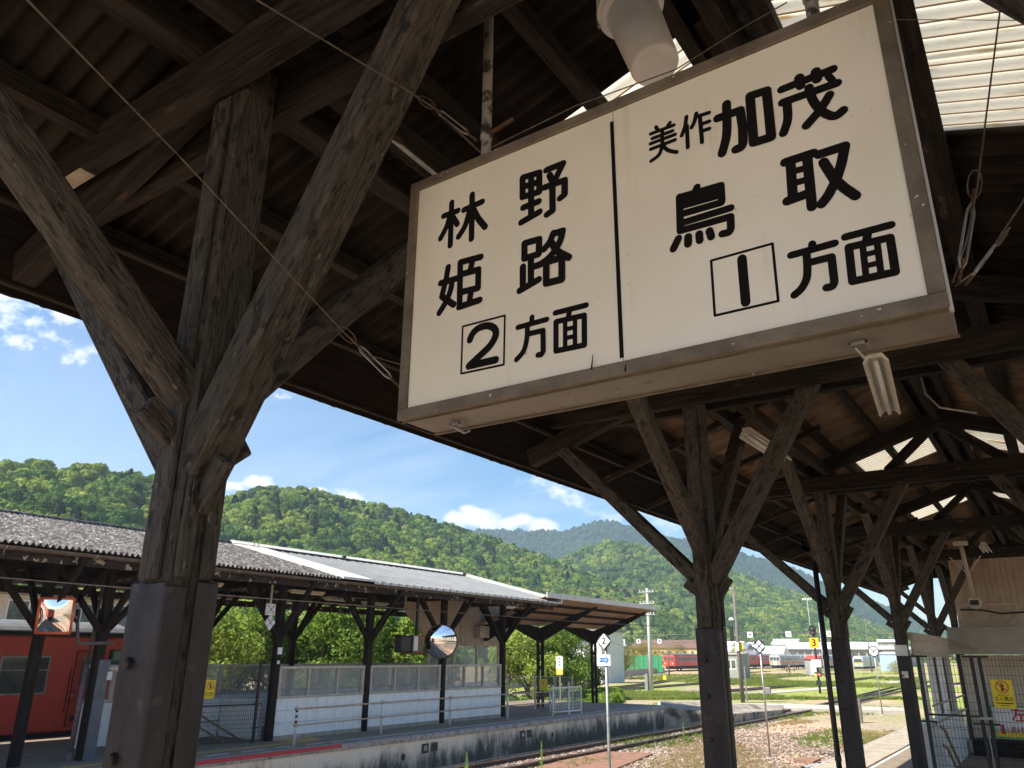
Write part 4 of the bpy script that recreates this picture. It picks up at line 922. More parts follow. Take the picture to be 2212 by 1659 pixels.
# ------------------------------------------------------------------ far platform
FX = -15.9
b = MB().box(-23.4, FX - .001, -12, 36.6, -1.3, 0)
fp = b.build('far_platform', ASPH); tag(fp, 'asphalt far platform with stained concrete wall', kind='structure')
def wallgrid(name, x, ya, yb, za, zb, m, parent, n=None, amp=.02):
    """a rough cast wall facing +X"""
    ny = int((yb - ya) / .12); nz = 10; b = MB()
    for i in range(ny + 1):
        for k in range(nz + 1):
            y = ya + (yb - ya) * i / ny; z = za + (zb - za) * k / nz
            b.v.append((x + amp * noise.noise(Vector((y * .9, z * 2.2, 1))) + amp * .5 * noise.noise(Vector((y * 5, z * 7, 4))), y, z))
    for i in range(ny):
        for k in range(nz): a = i * (nz + 1) + k; b.f.append((a, a + nz + 1, a + nz + 2, a + 1))
    return b.build(name, m, parent, smooth=True)
wallgrid('platform_wall', FX + .035, -12, 36.6, -1.3, -.13, WALLC, fp)
MB().box(FX - .30, FX + .075, -12, 36.6, -.125, .006).build('coping', mat('coping concrete', (.42, .385, .34), (.24, .215, .19), 5, .9, .6, 25, spots=[((.56, .53, .48), 20, .58, .66, 5), ((.10, .09, .08), 7, .6, .68, 5)]), fp, bevel=.01)
MB().box(FX - .045, FX + .085, -12, 15.5, -.062, .013).build('red_edge_strip', REDP, fp)
me = MB().box(-.148, .148, -.148, .148, 0, .008).mesh('tactile_paver', YELP)
for k in range(62):
    inst(me, 'tactile_paver', fp, (-17.15, -2.5 + k * .3, .001))
for k in range(4):
    for j in range(3): inst(me, 'tactile_paver', fp, (-17.45 - j * .3, 15.2 + k * .3, .001))
MB().box(-16.62, -16.52, 15.8, 36, .001, .006).build('painted_line', LINEP, fp)
for k in range(14): MB().box(-16.62, -16.52, 2 + k * 1.0, 2.62 + k * 1.0, .001, .006).build('painted_line', LINEP, fp)
for (y, lab) in ((18.84, '15'), (23.96, '16')):
    pl = MB().box(FX + .055, FX + .062, y - .15, y + .15, -.49, -.23).build('distance_plate', BLKST, fp)
    text(lab, .17, WSIGN, (FX + .064, y, -.36), (0, 1, 0), pl, thick=.002)
    MB().box(FX + .055, FX + .061, y + .26, y + .56, -.47, -.23).build('black_patch', BLKST, fp)
    MB().box(FX + .06, FX + .066, y + .02, y + .05, -.19, .0).build('white_mark', LINEP, fp)
for (y, z, r) in ((17.9, -.5, .10), (25.9, -.5, .10), (27.0, -.42, .07)):
    MB().disc((FX + .06, y, z), (1, .0, 0), r, 9, r * .8).build('chipped_hollow', BLKST, fp)
# end ramp
MB().hexa([(-23.4, 36.602, -1.3), (FX, 36.602, -1.3), (FX, 41, -1.3), (-23.4, 41, -1.3), (-23.4, 36.602, -.012), (FX, 36.602, -.012), (FX, 41, -.5), (-23.4, 41, -.5)]).build('end_ramp', CONC, fp)

# ------------------------------------------------------------------ far canopy
FE = -16.62; FR_X = -21.2; FBE = -24.0; FEZ = 4.22; FRZ = 5.42
fc = thing('far_canopy', 'long timber canopy over the far platform, half slate and half grey metal roofed', 'canopy', (-19.8, 16, 0))
ft = (FRZ - FEZ) / (FE - FR_X)
def fz(X): return FEZ + ft * (FE - X) if X >= FR_X else FRZ - (FR_X - X) * .5
FPY = [-2.3, 1.35, 5.0, 8.58, 9.95, 14.95, 18.5, 22.2, 25.85]
YA = -6.0; YB = 27.75
def far_post(X, y, par, grey=False):
    o = 1 if X > -19 else -1
    p = MB().box(X - .095, X + .095, y - .095, y + .095, 0, 4.05).build('post', WOODD, par, bevel=.01)
    if grey: MB().box(X - .09, X + .135, y - .02, y + .24, 0, 2.05).build('foot_casing', mat('blue grey casing', (.12, .13, .15), (.09, .095, .11), 6, .5), p, bevel=.008)
    def br(a, c, w=.12, h=.12, up=(1, 0, 0)): MB().beam(a, c, w, h, up).build('brace', WOODD, p, bevel=.008)
    br((X, y - .04, 2.62), (X, y - 1.25, 4.02)); br((X, y + .04, 2.62), (X, y + 1.25, 4.02))
    br((X + o * .05, y, 2.66), (X + o * 1.25, y, 4.02), .12, .11, (0, 1, 0)); br((X - o * .05, y, 2.66), (X - o * 1.1, y, 4.02), .12, .11, (0, 1, 0))
    return p
for y in FPY: far_post(-18.05, y, fc, y == 9.95)
for y in [1.35, 5.0, 14.95, 18.5, 22.2, 25.85]: far_post(-21.6, y, fc)
for y in FPY + [11.3]:
    for s in (-1, 1): MB().box(-23.4, -16.95, y + s * .13 - .04, y + s * .13 + .04, 4.03, 4.19).build('tie_beam', WOODD, fc)
    MB().beam((FE - .1, y, fz(FE - .1) - .2), (FR_X, y, FRZ - .2), .12, .14).build('rafter', WOODD, fc)
    MB().beam((FR_X, y, FRZ - .202), (FBE + .1, y, fz(FBE + .1) - .2), .12, .14).build('rafter', WOODD, fc)
for x in (-18.05, -21.6): MB().box(x - .07, x + .07, YA, YB - .1, 4.195, 4.33).build('wall_plate', WOODD, fc)
for x in (-17.3, -18.9, -19.7, -20.5, -22.2, -23.0, -23.6): MB().box(x - .04, x + .04, YA, YB - .05, fz(x) - .12, fz(x) - .03).build('purlin', WOODD, fc)
MB().box(FE - .30, FE - .26, YA, YB, 3.93, 4.145).build('fascia_board', FASCIA, fc)
MB().box(FBE + .05, FBE + .09, YA, YB, 3.75, 3.95).build('fascia_board', FASCIA, fc)
# half round gutter with brackets
b = MB(); n = 8; st = [YA, YB + .05]
for y in st:
    for k in range(n + 1):
        t = math.pi + math.pi * k / n; b.v.append((FE - .13 + .075 * math.cos(t), y, 4.17 + .075 * math.sin(t)))
for k in range(n): b.f.append((k, k + 1, n + 2 + k, n + 1 + k))
g_ = b.build('gutter', GUTTER, fc, smooth=True); md = g_.modifiers.new('thickness', 'SOLIDIFY'); md.thickness = .006
y = YA + .4
while y < YB: MB().tube([(FE - .05, y, 4.16), (FE - .07, y, 4.11), (FE - .13, y, 4.09)], .008, 4).build('gutter_bracket', METALW, fc); y += 1.8
# diagonal joint between slate and metal: ridge Y 15.55, eave Y 16.15
def jy(X): return 16.15 - .55 * (FE - X) / (FE - FR_X)
SL = (FE - FR_X)
# slate: corrugated sheets, in four courses
def fsheet(name, m, waves, W, amp, L=1.0, seg=6, th=.012):
    b = MB(); n = waves * seg
    for s in (0, 1):
        for k in range(n + 1):
            y = W * k / n; z = amp * math.sin(2 * math.pi * k / seg) - s * th
            b.v += [(0, y, z), (-L, y, z + L * ft)]
    o = 2 * (n + 1)
    for k in range(n): a = 2 * k; b.f += [(a, a + 2, a + 3, a + 1), (o + a, o + a + 1, o + a + 3, o + a + 2)]
    b.f += [(0, 1, o + 1, o), (2 * n, 2 * n + 1, o + 2 * n + 1, o + 2 * n)]
    return b.mesh(name, m, smooth=True)
SLm = fsheet('slate_sheet', SLATE, 6, .78, .030); nC = 4; cw = SL / nC
ns_ = int((15.6 - YA) / .78)
for k in range(ns_ + 1):
    for c in range(nC):
        y = YA + k * .78; xe = FE - c * cw
        if y + .78 > jy(xe - cw) + .6: continue
        inst(SLm, 'slate_sheet', fc, (xe + .05 if c else FE + .05, y, fz(xe) + .01 + c * .002 + random.uniform(-.003, .003) - (.0 if c else .0)), (cw + .12, .78 / .78, cw + .12))
SLB = MB().hexa([(FBE, 0, fz(FBE) - .01), (FR_X, 0, FRZ - .01), (FR_X, 1, FRZ - .01), (FBE, 1, fz(FBE) - .01), (FBE, 0, fz(FBE) + .01), (FR_X, 0, FRZ + .02), (FR_X, 1, FRZ + .02), (FBE, 1, fz(FBE) + .01)]).mesh('back_roof_sheet', SLATE)
for k in range(34): inst(SLB, 'back_roof_sheet', fc, (0, YA + k * 1.0, 0), (1, .992, 1))
# ridge of slate
MB().tube([(FR_X, YA, FRZ + .03), (FR_X, 15.6, FRZ + .03)], .09, 8).build('ridge_cap', SLATE, fc, smooth=True)
# metal: standing pans, each with a deep rib, tapering to the rake
def pan(ya, yb, name='metal_pan'):
    b = MB(); b.hexa([(FE + .10, ya, fz(FE + .1)), (FE + .10, yb, fz(FE + .1)), (FR_X, yb - .55, FRZ), (FR_X, ya - .55, FRZ), (FE + .10, ya, fz(FE + .1) + .016), (FE + .10, yb, fz(FE + .1) + .016), (FR_X, yb - .55, FRZ + .016), (FR_X, ya - .55, FRZ + .016)])
    o = b.build(name, METAL, fc)
    w = .08; h = .045; r = MB(); yc = yb
    r.hexa([(FE + .12, yc - w, fz(FE + .1) + .017), (FE + .12, yc - .003, fz(FE + .1) + .017), (FR_X, yc - .55, FRZ + .017), (FR_X, yc - w - .55, FRZ + .017), (FE + .12, yc - w * .75, fz(FE + .1) + h), (FE + .12, yc - w * .25, fz(FE + .1) + h), (FR_X, yc - .55 - w * .25, FRZ + h), (FR_X, yc - w * .75 - .55, FRZ + h)])
    r.build('standing_rib', METALR, fc)
    return o
MB().hexa([(FE + .13, 16.15 - .4, fz(FE) - .01), (FE + .13, 17.0, fz(FE) - .01), (FR_X, 16.45, FRZ + .02), (FR_X, 15.3, FRZ + .02), (FE + .13, 16.15 - .4, fz(FE) + .055), (FE + .13, 17.0, fz(FE) + .055), (FR_X, 16.45, FRZ + .085), (FR_X, 15.3, FRZ + .085)]).build('rake_flashing', METALW, fc)
y = 17.0
while y < YB - .1:
    yb = min(y + .36, YB); pan(y, yb); MB().box(FE + .1005, FE + .106, y + .02, yb - .02, fz(FE) - .06, fz(FE) - .005).build('eave_trim', METALW, fc); y = yb
b = MB(); b.hexa([(FR_X - .2, 15.3, FRZ - .02), (FR_X + .2, 15.3, FRZ + .05), (FR_X + .2, YB - .5, FRZ + .05), (FR_X - .2, YB - .5, FRZ - .02), (FR_X - .2, 15.3, FRZ + .02), (FR_X + .02, 15.3, FRZ + .16), (FR_X + .02, YB - .5, FRZ + .16), (FR_X - .2, YB - .5, FRZ + .02)])
b.build('ridge_flashing', METALW, fc)
MB().hexa([(FE + .13, YB - .02, fz(FE) - .05), (FE + .13, YB + .08, fz(FE) - .05), (FR_X, YB - .47, FRZ - .02), (FR_X, YB - .6, FRZ - .02), (FE + .13, YB - .02, fz(FE) + .12), (FE + .13, YB + .08, fz(FE) + .12), (FR_X, YB - .47, FRZ + .16), (FR_X, YB - .6, FRZ + .16)]).build('end_flashing', METALW, fc)
for (x, y) in ((-20.9, 19.9), (-20.9, 27.0)): MB().box(x - .06, x + .06, y - .05, y + .05, fz(x) + .08, fz(x) + .19).build('roof_lug', BLKST, fc)
MB().tube([(-20.7, 15.9 + .1 * math.sin(t), fz(-20.7) + .17 + .1 * math.cos(t)) for t in np.linspace(0, 6.28, 12)], .01, 5).build('lifting_ring', RUST, fc)

# batten lamps under the far canopy
for i, (y, x) in enumerate(((12.2, -17.9), (15.7, -17.9), (18.4, -19.4), (13.0, -20.5), (6.2, -18.0), (20.5, -19.8))):
    t = thing('batten_lamp', ['cream batten lamp under the far canopy just right of the big forked post', 'cream batten lamp hidden high in the second fork of the far canopy', 'angled cream batten lamp in the middle of the far canopy', 'cream batten lamp deep under the far canopy behind the mesh gate', 'cream batten lamp above the red railcar end of the far canopy', 'cream batten lamp near the hanging monitor of the far canopy'][i], 'lamp', (x, y, 3.9), 'batten lamps under the far canopy')
    MB().box(x - .09, x + .09, y - .62, y + .62, 3.86, 3.93).build('reflector', CREAM, t, bevel=.01); MB().tube([(x, y - .6, 3.84), (x, y + .6, 3.84)], .018, 8).build('tube', WHITEP, t); MB().box(x - .03, x + .03, y - .02, y + .02, 3.93, 4.03).build('hanger', RUST, t)

# ------------------------------------------------------------------ stair enclosure with glazed parapet
en = thing('stair_enclosure', 'white block stair enclosure with row of dusty windows on the far platform', 'wall', (-18.05, 20, 0))
bl = {}
def blockwall(x, ya, yb, za, zb, bw, bh, par):
    MB().box(x - .12, x - .02, ya, yb, za, zb).build('wall_core', GROUT, par)
    nb = round((yb - ya) / bw); w = (yb - ya) / nb; nr = round((zb - za) / bh); h = (zb - za) / nr
    me_ = MB().box(0, .028, .005, w - .005, .005, h - .005).mesh('wall_block', TILE)
    for r in range(nr):
        for k in range(nb): inst(me_, 'wall_block', par, (x - .0195 + random.uniform(0, .003), ya + k * w, za + r * h))
segs = [(15.08, 18.38), (18.62, 22.08), (22.32, 25.73)]
for (a, c) in segs:
    MB().box(-18.14, -18.0, a, c, 0, .10).build('plinth', CONC, en)
    blockwall(-18.02, a, c, .10, 1.04, .37, .312, en)
    MB().box(-18.16, -17.98, a, c, 1.042, 1.10).build('sill', CREAM, en)
    MB().box(-18.14, -17.99, a, c, 1.80, 1.87).build('window_head', CREAM, en)
    n = 3
    for k in range(n + 1):
        y = a + (c - a) * k / n; w = .05 if k in (0, n) else .028
        y = min(max(y, a + w), c - w)
        MB().box(-18.12, -18.0, y - w, y + w, 1.1005, 1.7995).build('mullion', CREAM, en)
    for k in range(n): MB().box(-18.07, -18.06, a + (c - a) * k / n + .05, a + (c - a) * (k + 1) / n - .05, 1.1005, 1.7995).build('window_pane', FROST, en)
# rear and end walls of the enclosure
for (a, c) in ((15.08, 18.38), (18.62, 22.08), (22.32, 25.73)):
    blockwall(-21.6, a, c, 0, 1.04, .6, .52, en); MB().box(-21.72, -21.5, a, c, 1.042, 1.10).build('sill', CREAM, en); MB().box(-21.7, -21.52, a, c, 1.80, 1.87).build('window_head', CREAM, en)
    for k in range(4): y = a + .04 + (c - a - .08) * k / 3; MB().box(-21.68, -21.54, y - .035, y + .035, 1.1005, 1.7995).build('mullion', CREAM, en)
    for k in range(3): MB().box(-21.62, -21.61, a + (c - a) * k / 3 + .05, a + (c - a) * (k + 1) / 3 - .05, 1.1005, 1.7995).build('window_pane', FROST, en)
MB().box(-21.72, -18.2, 25.8, 25.95, 0, 1.05).build('end_wall', TILE, en)
# low white wall seen behind the gate, with handrails going down
MB().box(-20.35, -20.2, 11.0, 14.9, .004, 1.0).build('stair_wall', TILE, en); MB().box(-20.2, -18.5, 14.95, 15.07, .004, 1.0).build('stair_wall', TILE, en); MB().box(-20.37, -20.18, 11.0, 14.9, 1.002, 1.08).build('sill', CREAM, en); MB().box(-20.32, -20.22, 11.0, 14.9, 1.82, 1.90).build('window_head', CREAM, en)
for k in range(3): MB().box(-20.30, -20.23, 11.6 + k * 1.6, 11.7 + k * 1.6, 1.0805, 1.8195).build('mullion', CREAM, en)
for k in range(2): MB().box(-20.28, -20.27, 11.7 + k * 1.6, 13.2 + k * 1.6, 1.0805, 1.8195).build('window_pane', FROST, en)
HR = mat('brass brown handrail', (.34, .26, .15), (.22, .16, .09), 8, .5)
for (x, dz) in ((-18.6, 0), (-18.6, -.28), (-21.3, .1)): MB().tube([(x, 12.2, 1.0 + dz), (x, 12.7, .95 + dz), (x, 15.6, -.55 + dz)], .026, 8).build('handrail', HR, en)
for k in range(14):
    x = -19.0 - k * .17; s = MB(); s.quad((x, 14.2, .012), (x - .15, 14.2, .012), (x - .15 - .04, 14.33, .012), (x - .03, 14.4, .012)); 
MB().tube([(-20.16, 13.9, .80), (-20.16, 13.9, .45), (-20.16, 14.05, .36), (-20.16, 14.9, .42)], .018, 6).build('conduit', GALV, en); MB().box(-20.198, -20.14, 13.84, 13.97, .76, .92).build('switch_box', GALV, en)

# central boarded stair head
bh = thing('boarded_hut', 'pale vertical boarded hut over the stairs under the right end of far canopy', 'building', (-19.9, 25, 2.5))
BX = -19.7
me_ = MB().box(0, .018, .006, .165, 0, 1).mesh('board', BOARD)
y = 21.9
while y < 29.3:
    zb = 2.62; 
    if y < 23.4: zb = 3.75 - (y - 21.9) * .75
    if y > 27.9: zb = 2.62 + (y - 27.9) * .78
    zt = 4.25
    if zt > zb: inst(me_, 'board', bh, (BX + random.uniform(0, .004), y, zb), (1, 1, zt - zb))
    y += .172
MB().box(BX - .1, BX - .01, 23.2, 27.9, 2.62, 4.2).build('frame_core', BOARD, bh)
MB().box(BX - .05, BX + .06, 23.3, 27.95, 2.53, 2.6195).build('lower_rail', BOARD, bh)
MB().beam((BX + .02, 23.4, 2.62), (BX + .02, 21.9, 3.76), .06, .07, (1, 0, 0)).build('edge_rail', BOARD, bh); MB().beam((BX + .02, 27.9, 2.62), (BX + .02, 29.35, 3.76), .06, .07, (1, 0, 0)).build('edge_rail', BOARD, bh)
for y in (23.4, 24.9, 26.4, 27.9): MB().box(BX - .04, BX + .04, y - .05, y + .05, 0, 2.529).build('window_post', CREAM, bh)
for k in range(3): MB().box(BX - .01, BX, 23.46 + k * 1.5, 24.84 + k * 1.5, 1.1, 2.529).build('window_pane', FROST, bh); 
MB().box(BX - .03, BX + .03, 23.46, 27.84, .0, 1.099).build('lower_panel', TILE, bh)
MB().box(BX + .03, BX + .30, 26.2, 26.95, 2.85, 3.30).build('equipment_box', CREAM, bh)
jb = thing('junction_box', 'grey brown junction box on boarding under the far canopy corner', 'box', (-18.0, 26.4, 3.5)); MB().box(-19.45, -19.15, 28.0, 28.75, 3.65, 4.05).build('case', GUTTER, jb); MB().box(-19.149, -19.14, 28.1, 28.65, 3.7, 4.0).build('cover', GALV, jb)

# ------------------------------------------------------------------ railing along the enclosure
rl = thing('platform_railing', 'white posted railing with rusty cream rails along the far platform', 'railing', (-17, 21, 0))
rp = [(-16.70, 14.68), (-16.93, 18.1), (-17.08, 21.5), (-17.10, 24.85), (-16.95, 27.56)]
RAILC = mat('rust streaked cream rail', (.56, .44, .32), (.40, .27, .18), 14, .55)
for i, (x, y) in enumerate(rp):
    p = MB().tube([(x, y, 0), (x, y, .93)], .036, 12).build('post', WHITEP, rl, smooth=True)
    for z in (.86, .47): MB().tube([(x - .05, y, z), (x + .05, y, z)], .045, 8).build('rail_clamp', RAILC, p)
    if i == 0:
        for k in range(3): MB().tube([(x, y, .52 + k * .13), (x, y, .58 + k * .13)], .0375, 12).build('black_band', BLKST, p)
for a, c in zip(rp, rp[1:]):
    for z in (.86, .47): MB().tube([(a[0] + .04, a[1], z), (c[0] + .04, c[1], z)], .021, 8).build('rail', RAILC, rl, smooth=True)

# black mesh gate left of the enclosure
mg = thing('mesh_gate', 'black wire mesh gate panel left of the stair enclosure', 'gate', (-17.95, 13.6, 0))
def vframe(x0_, y0_, x1_, y1_, z, par, m, dx, dz, r, z0_=.05, name='wire_mesh'):
    L_ = math.hypot(x1_ - x0_, y1_ - y0_); b = MB(); n = int(L_ / dx); d = Vector(((x1_ - x0_) / L_, (y1_ - y0_) / L_, 0))
    for k in range(n + 1): p = Vector((x0_, y0_, 0)) + d * (k * dx); b.beam(p + Vector((0, 0, z0_)), p + Vector((0, 0, z)), r * 2, r * 2, (1, 0, 0))
    k = z0_
    while k < z: b.beam((x0_, y0_, k), (x1_, y1_, k), r * 2, r * 2); k += dz
    o = b.build(name, m, par); o['kind'] = 'stuff'; return o
MB().box(-18.35, -18.27, 12.86, 12.94, 0, 2.02).build('upright', BLKST, mg); MB().box(-17.99, -17.93, 14.36, 14.42, 0, 2.04).build('upright', BLKST, mg)
vframe(-18.31, 12.95, -17.97, 14.36, 1.88, mg, BLKST, .052, .105, .0032); vframe(-17.97, 14.43, -18.05, 14.82, 1.88, mg, BLKST, .052, .105, .0032)
vframe(-18.31, 12.85, -18.6, 11.8, 1.88, mg, BLKST, .052, .105, .0032)
MB().beam((-18.31, 12.95, .93), (-17.97, 14.36, .93), .02, .035).build('mid_rail', BLKST, mg)
for z in (.35, .93, 1.5): MB().box(-17.985, -17.90, 14.30, 14.48, z, z + .03).build('clamp', BLKST, mg)
ws = thing('warning_sign', 'small yellow no entry notice on the far mesh gate', 'sign', (-18.2, 13.1, 1.3))
c0 = Vector((-18.235, 13.10, 1.33)); d_ = Vector((.34, 1.41, 0)).normalized(); nn = Vector((d_.y, -d_.x, 0))
def P2(a, z, o=0.0): return c0 + d_ * a + Vector((0, 0, z)) + nn * o
b = MB(); b.hexa([P2(-.13, -.22, 0), P2(.13, -.22, 0), P2(.13, -.22, -.004), P2(-.13, -.22, -.004), P2(-.13, .22, 0), P2(.13, .22, 0), P2(.13, .22, -.004), P2(-.13, .22, -.004)]); b.build('plate', YEL, ws)
pictogram(ws, P2(0, .085, .001), None, None, .095, nx=d_, ny=nn)
text('立入禁止', .055, BLACK, P2(0, -.10, .003), d_, ws, thick=.001); b = MB(); b.quad(P2(-.1, -.16, .003), P2(.1, -.16, .003), P2(.1, -.147, .003), P2(-.1, -.147, .003)); b.build('small_print', BLACK, ws)

# ------------------------------------------------------------------ mirrors, monitor, markers on the far posts
def quadplate(P4, th, nrm, name, m, par):
    nrm = Vector(nrm); return MB().hexa(list(P4) + [Vector(p) + nrm * th for p in P4]).build(name, m, par)
om = thing('square_mirror', 'square orange framed convex mirror beside the red railcar', 'mirror', (-17.6, 8.6, 2.9))
ctr = aty(118, 1330, 8.62); ctr = atx(119, 1330, -17.5); nrm = Vector((.68, -.72, -.12)).normalized(); sx_ = Vector((.72, .68, 0)).normalized(); sz_ = nrm.cross(sx_) * -1
if sz_.z < 0: sz_ = -sz_
def dome(c, ax1, ax2, n_, w, h, bulge, par, name, m, rounded=True, seg=14):
    b = MB()
    for i in range(seg + 1):
        for j in range(seg + 1):
            u, v = -1 + 2 * i / seg, -1 + 2 * j / seg
            if rounded: k = 1
            b.v.append(tuple(c + ax1 * u * w + ax2 * v * h + n_ * bulge * (1 - u * u) * (1 - v * v * .9)))
    for i in range(seg):
        for j in range(seg): a = i * (seg + 1) + j; b.f.append((a, a + seg + 1, a + seg + 2, a + 1))
    return b.build(name, m, par, smooth=True)
def ringbox(c, a1, a2, n_, w, h, t, dep, par, name, m):
    b = MB(); o = []
    for (u, v) in ((-1, -1), (1, -1), (1, 1), (-1, 1)):
        pass
    for (p, q) in (((-w, -h), (w, -h)), ((-w, h), (w, h)), ((-w, -h), (-w, h)), ((w, -h), (w, h))):
        b.tube([c + a1 * p[0] + a2 * p[1], c + a1 * q[0] + a2 * q[1]], t, 8)
    o = b.build(name, m, par, smooth=True); o['kind'] = 'stuff'; return o
dome(ctr, sx_, sz_, nrm, .33, .34, .05, om, 'mirror_face', MIRROR)
for (p, q) in (((-.34, -.35), (.34, -.35)), ((-.34, .35), (.34, .35)), ((-.34, -.35), (-.34, .35)), ((.34, -.35), (.34, .35))):
    MB().tube([ctr + sx_ * p[0] + sz_ * p[1], ctr + sx_ * q[0] + sz_ * q[1]], .028, 8).build('rim', ORANGE, om, smooth=True)
quadplate([ctr + sx_ * a + sz_ * c - nrm * .05 for a, c in ((-.34, -.35), (.34, -.35), (.34, .35), (-.34, .35))], .02, nrm * -1, 'back_shell', ORANGE, om)
ar = [ctr + sx_ * .36 - nrm * .03, atx(167, 1335, -17.6), atx(168, 1390, -17.6), atx(245, 1389, -17.75)]
MB().tube(ar[1:], .04, 8).build('arm', GUTTER, om); MB().tube(ar[:2], .022, 8).build('arm', GALV, om); MB().tube([ar[1] + Vector((0, 0, -.1)), ar[1] + Vector((0, 0, .18))], .05, 8).build('arm_cap', BLKST, om)

rm = thing('round_mirror', 'round convex mirror hanging before the third post of the far canopy', 'mirror', (-17.4, 21.35, 2.6))
rc = Vector((-17.45, 21.35, 2.62)); rn = Vector((.56, -.82, -.08)).normalized(); r1 = Vector((0, 0, 1)).cross(rn).normalized(); r2 = rn.cross(r1)
b = MB(); rings = 8; n = 32; b.v.append(tuple(rc + rn * .10))
for i in range(1, rings + 1):
    rad = .54 * i / rings
    for k in range(n): t = 2 * math.pi * k / n; b.v.append(tuple(rc + (r1 * math.cos(t) + r2 * math.sin(t)) * rad + rn * .10 * (1 - (i / rings) ** 2)))
for k in range(n): b.f.append((0, 1 + k, 1 + (k + 1) % n))
for i in range(rings - 1):
    for k in range(n): a = 1 + i * n; b.f.append((a + k, a + n + k, a + n + (k + 1) % n, a + (k + 1) % n))
b.build('mirror_face', MIRROR, rm, smooth=True)
MB().tube([rc + (r1 * math.cos(t) + r2 * math.sin(t)) * .545 for t in np.linspace(0, 2 * math.pi, 33)], .022, 8, False).build('rim', RUST, rm, smooth=True)
MB().disc(rc - rn * .03, -rn, .54, 32).build('back_shell', GALV, rm)
MB().tube([(rc.x - .1, rc.y + .05, rc.z), (-17.9, 22.1, 2.7)], .02, 6).build('arm', RUST, rm)
mo = thing('hanging_monitor', 'dark boxed monitor hanging left of the round mirror', 'monitor', (-17.9, 20.2, 2.5))
MB().box(-18.1, -17.75, 19.72, 20.72, 2.26, 2.79).build('case', BLKST, mo, bevel=.04); MB().box(-17.749, -17.70, 20.22, 20.74, 2.26, 2.80).build('side_plate', mat('brown rusted plate', (.22, .13, .07), (.14, .08, .05), 10, .7), mo)
MB().box(-17.695, -17.685, 20.24, 20.44, 2.32, 2.77).build('torn_sticker', WHITEP, mo); MB().box(-18.1, -17.68, 20.0, 20.8, 2.20, 2.255).build('tray', RUST, mo); MB().box(-17.98, -17.90, 20.60, 20.68, 2.80, 4.03).build('hanger_post', BLKST, mo); MB().box(-17.96, -17.9, 20.8, 21.3, 2.24, 2.30).build('hanger_arm', RUST, mo)
sm_ = thing('stop_marker', 'black and white crossed marker plates hanging by the first far post right of the trunk', 'sign', (-17.8, 14.45, 3.2))
MB().tube([(-17.82, 14.38, 4.0), (-17.82, 14.38, 3.5)], .03, 8).build('hanging_pipe', CREAM, sm_)
MB().box(-17.84, -17.80, 14.24, 14.55, 3.19, 3.49).build('square_plate', WSIGN, sm_)
k = MB(); k.beam((-17.797, 14.27, 3.22), (-17.797, 14.52, 3.46), .004, .022, (0, -1, 1)); k.beam((-17.7965, 14.52, 3.22), (-17.7965, 14.27, 3.46), .004, .022, (0, 1, 1))
for (a, c) in (((14.27, 3.22), (14.52, 3.46)), ((14.52, 3.22), (14.27, 3.46))): MB().beam((-17.795 - .001 * (a[0] > 14.4), a[0], a[1]), (-17.795 - .001 * (a[0] > 14.4), c[0], c[1]), .005, .022, (1, 0, 0)).build('black_cross_bar', BLACK, sm_)
cy, cz = 14.42, 3.0
MB().hexa([(-17.84, cy, cz - .21), (-17.80, cy, cz - .21), (-17.80, cy + .17, cz), (-17.84, cy + .17, cz), (-17.84, cy - .17, cz), (-17.80, cy - .17, cz), (-17.80, cy, cz + .21), (-17.84, cy, cz + .21)]).build('diamond_plate', WSIGN, sm_)
for (a, c) in (((cy - .09, cz - .10), (cy + .09, cz + .10)), ((cy + .09, cz - .10), (cy - .09, cz + .10))): MB().beam((-17.795 - .001 * (a[0] > cy), a[0], a[1]), (-17.795 - .001 * (a[0] > cy), c[0], c[1]), .005, .02, (1, 0, 0)).build('black_cross_bar', BLACK, sm_)
MB().box(-17.955, -17.948, 14.9, 15.05, 2.18, 2.36).build('white_tag', WSIGN, fc); MB().box(-17.955, -17.948, 14.92, 15.0, 1.93, 2.02).build('white_tag', WSIGN, fc)
sp = thing('horn_speaker', 'cream horn loudspeaker on the grey cased post before the railcar', 'speaker', (-17.9, 10.2, 1.9))
MB().lathe((-17.9, 10.15, 1.86), (.25, .95, 0), [(0, .035), (.10, .05), (.24, .10), (.28, .125), (.285, .10)], 16).build('horn', CREAM, sp, smooth=True); MB().box(-17.93, -17.87, 10.14, 10.24, 1.62, 1.80).build('bracket', WHITEP, sp)
dpp = thing('downpipe', 'rusty purple drainpipe leaning beside the grey cased far post', 'pipe', (-18.25, 9.8, 0))
PURP = mat('purple brown pipe paint', (.20, .13, .15), (.12, .08, .09), 12, .6)
MB().tube([(-18.2, 9.78, 0), (-18.2, 9.80, 1.95)], .055, 10).build('pipe', PURP, dpp, smooth=True); MB().tube([(-18.2, 9.80, 1.95), (-18.2, 9.86, 3.9)], .035, 8).build('pipe', GUTTER, dpp, smooth=True); MB().tube([(-18.2, 9.77, 0), (-18.2, 9.78, .16)], .08, 8).build('pipe_shoe', PURP, dpp)
cw_ = thing('span_wire', 'thin wire strung level along the front of the far canopy', 'wire', (-16.4, 16, 3.5))
MB().tube([(-16.3, -6, 3.6), (-16.3, 10, 3.50), (-16.3, 22, 3.50), (-16.3, 29, 3.50), (-16.4, 38, 3.60)], .012, 5).build('wire', WIRE, cw_)

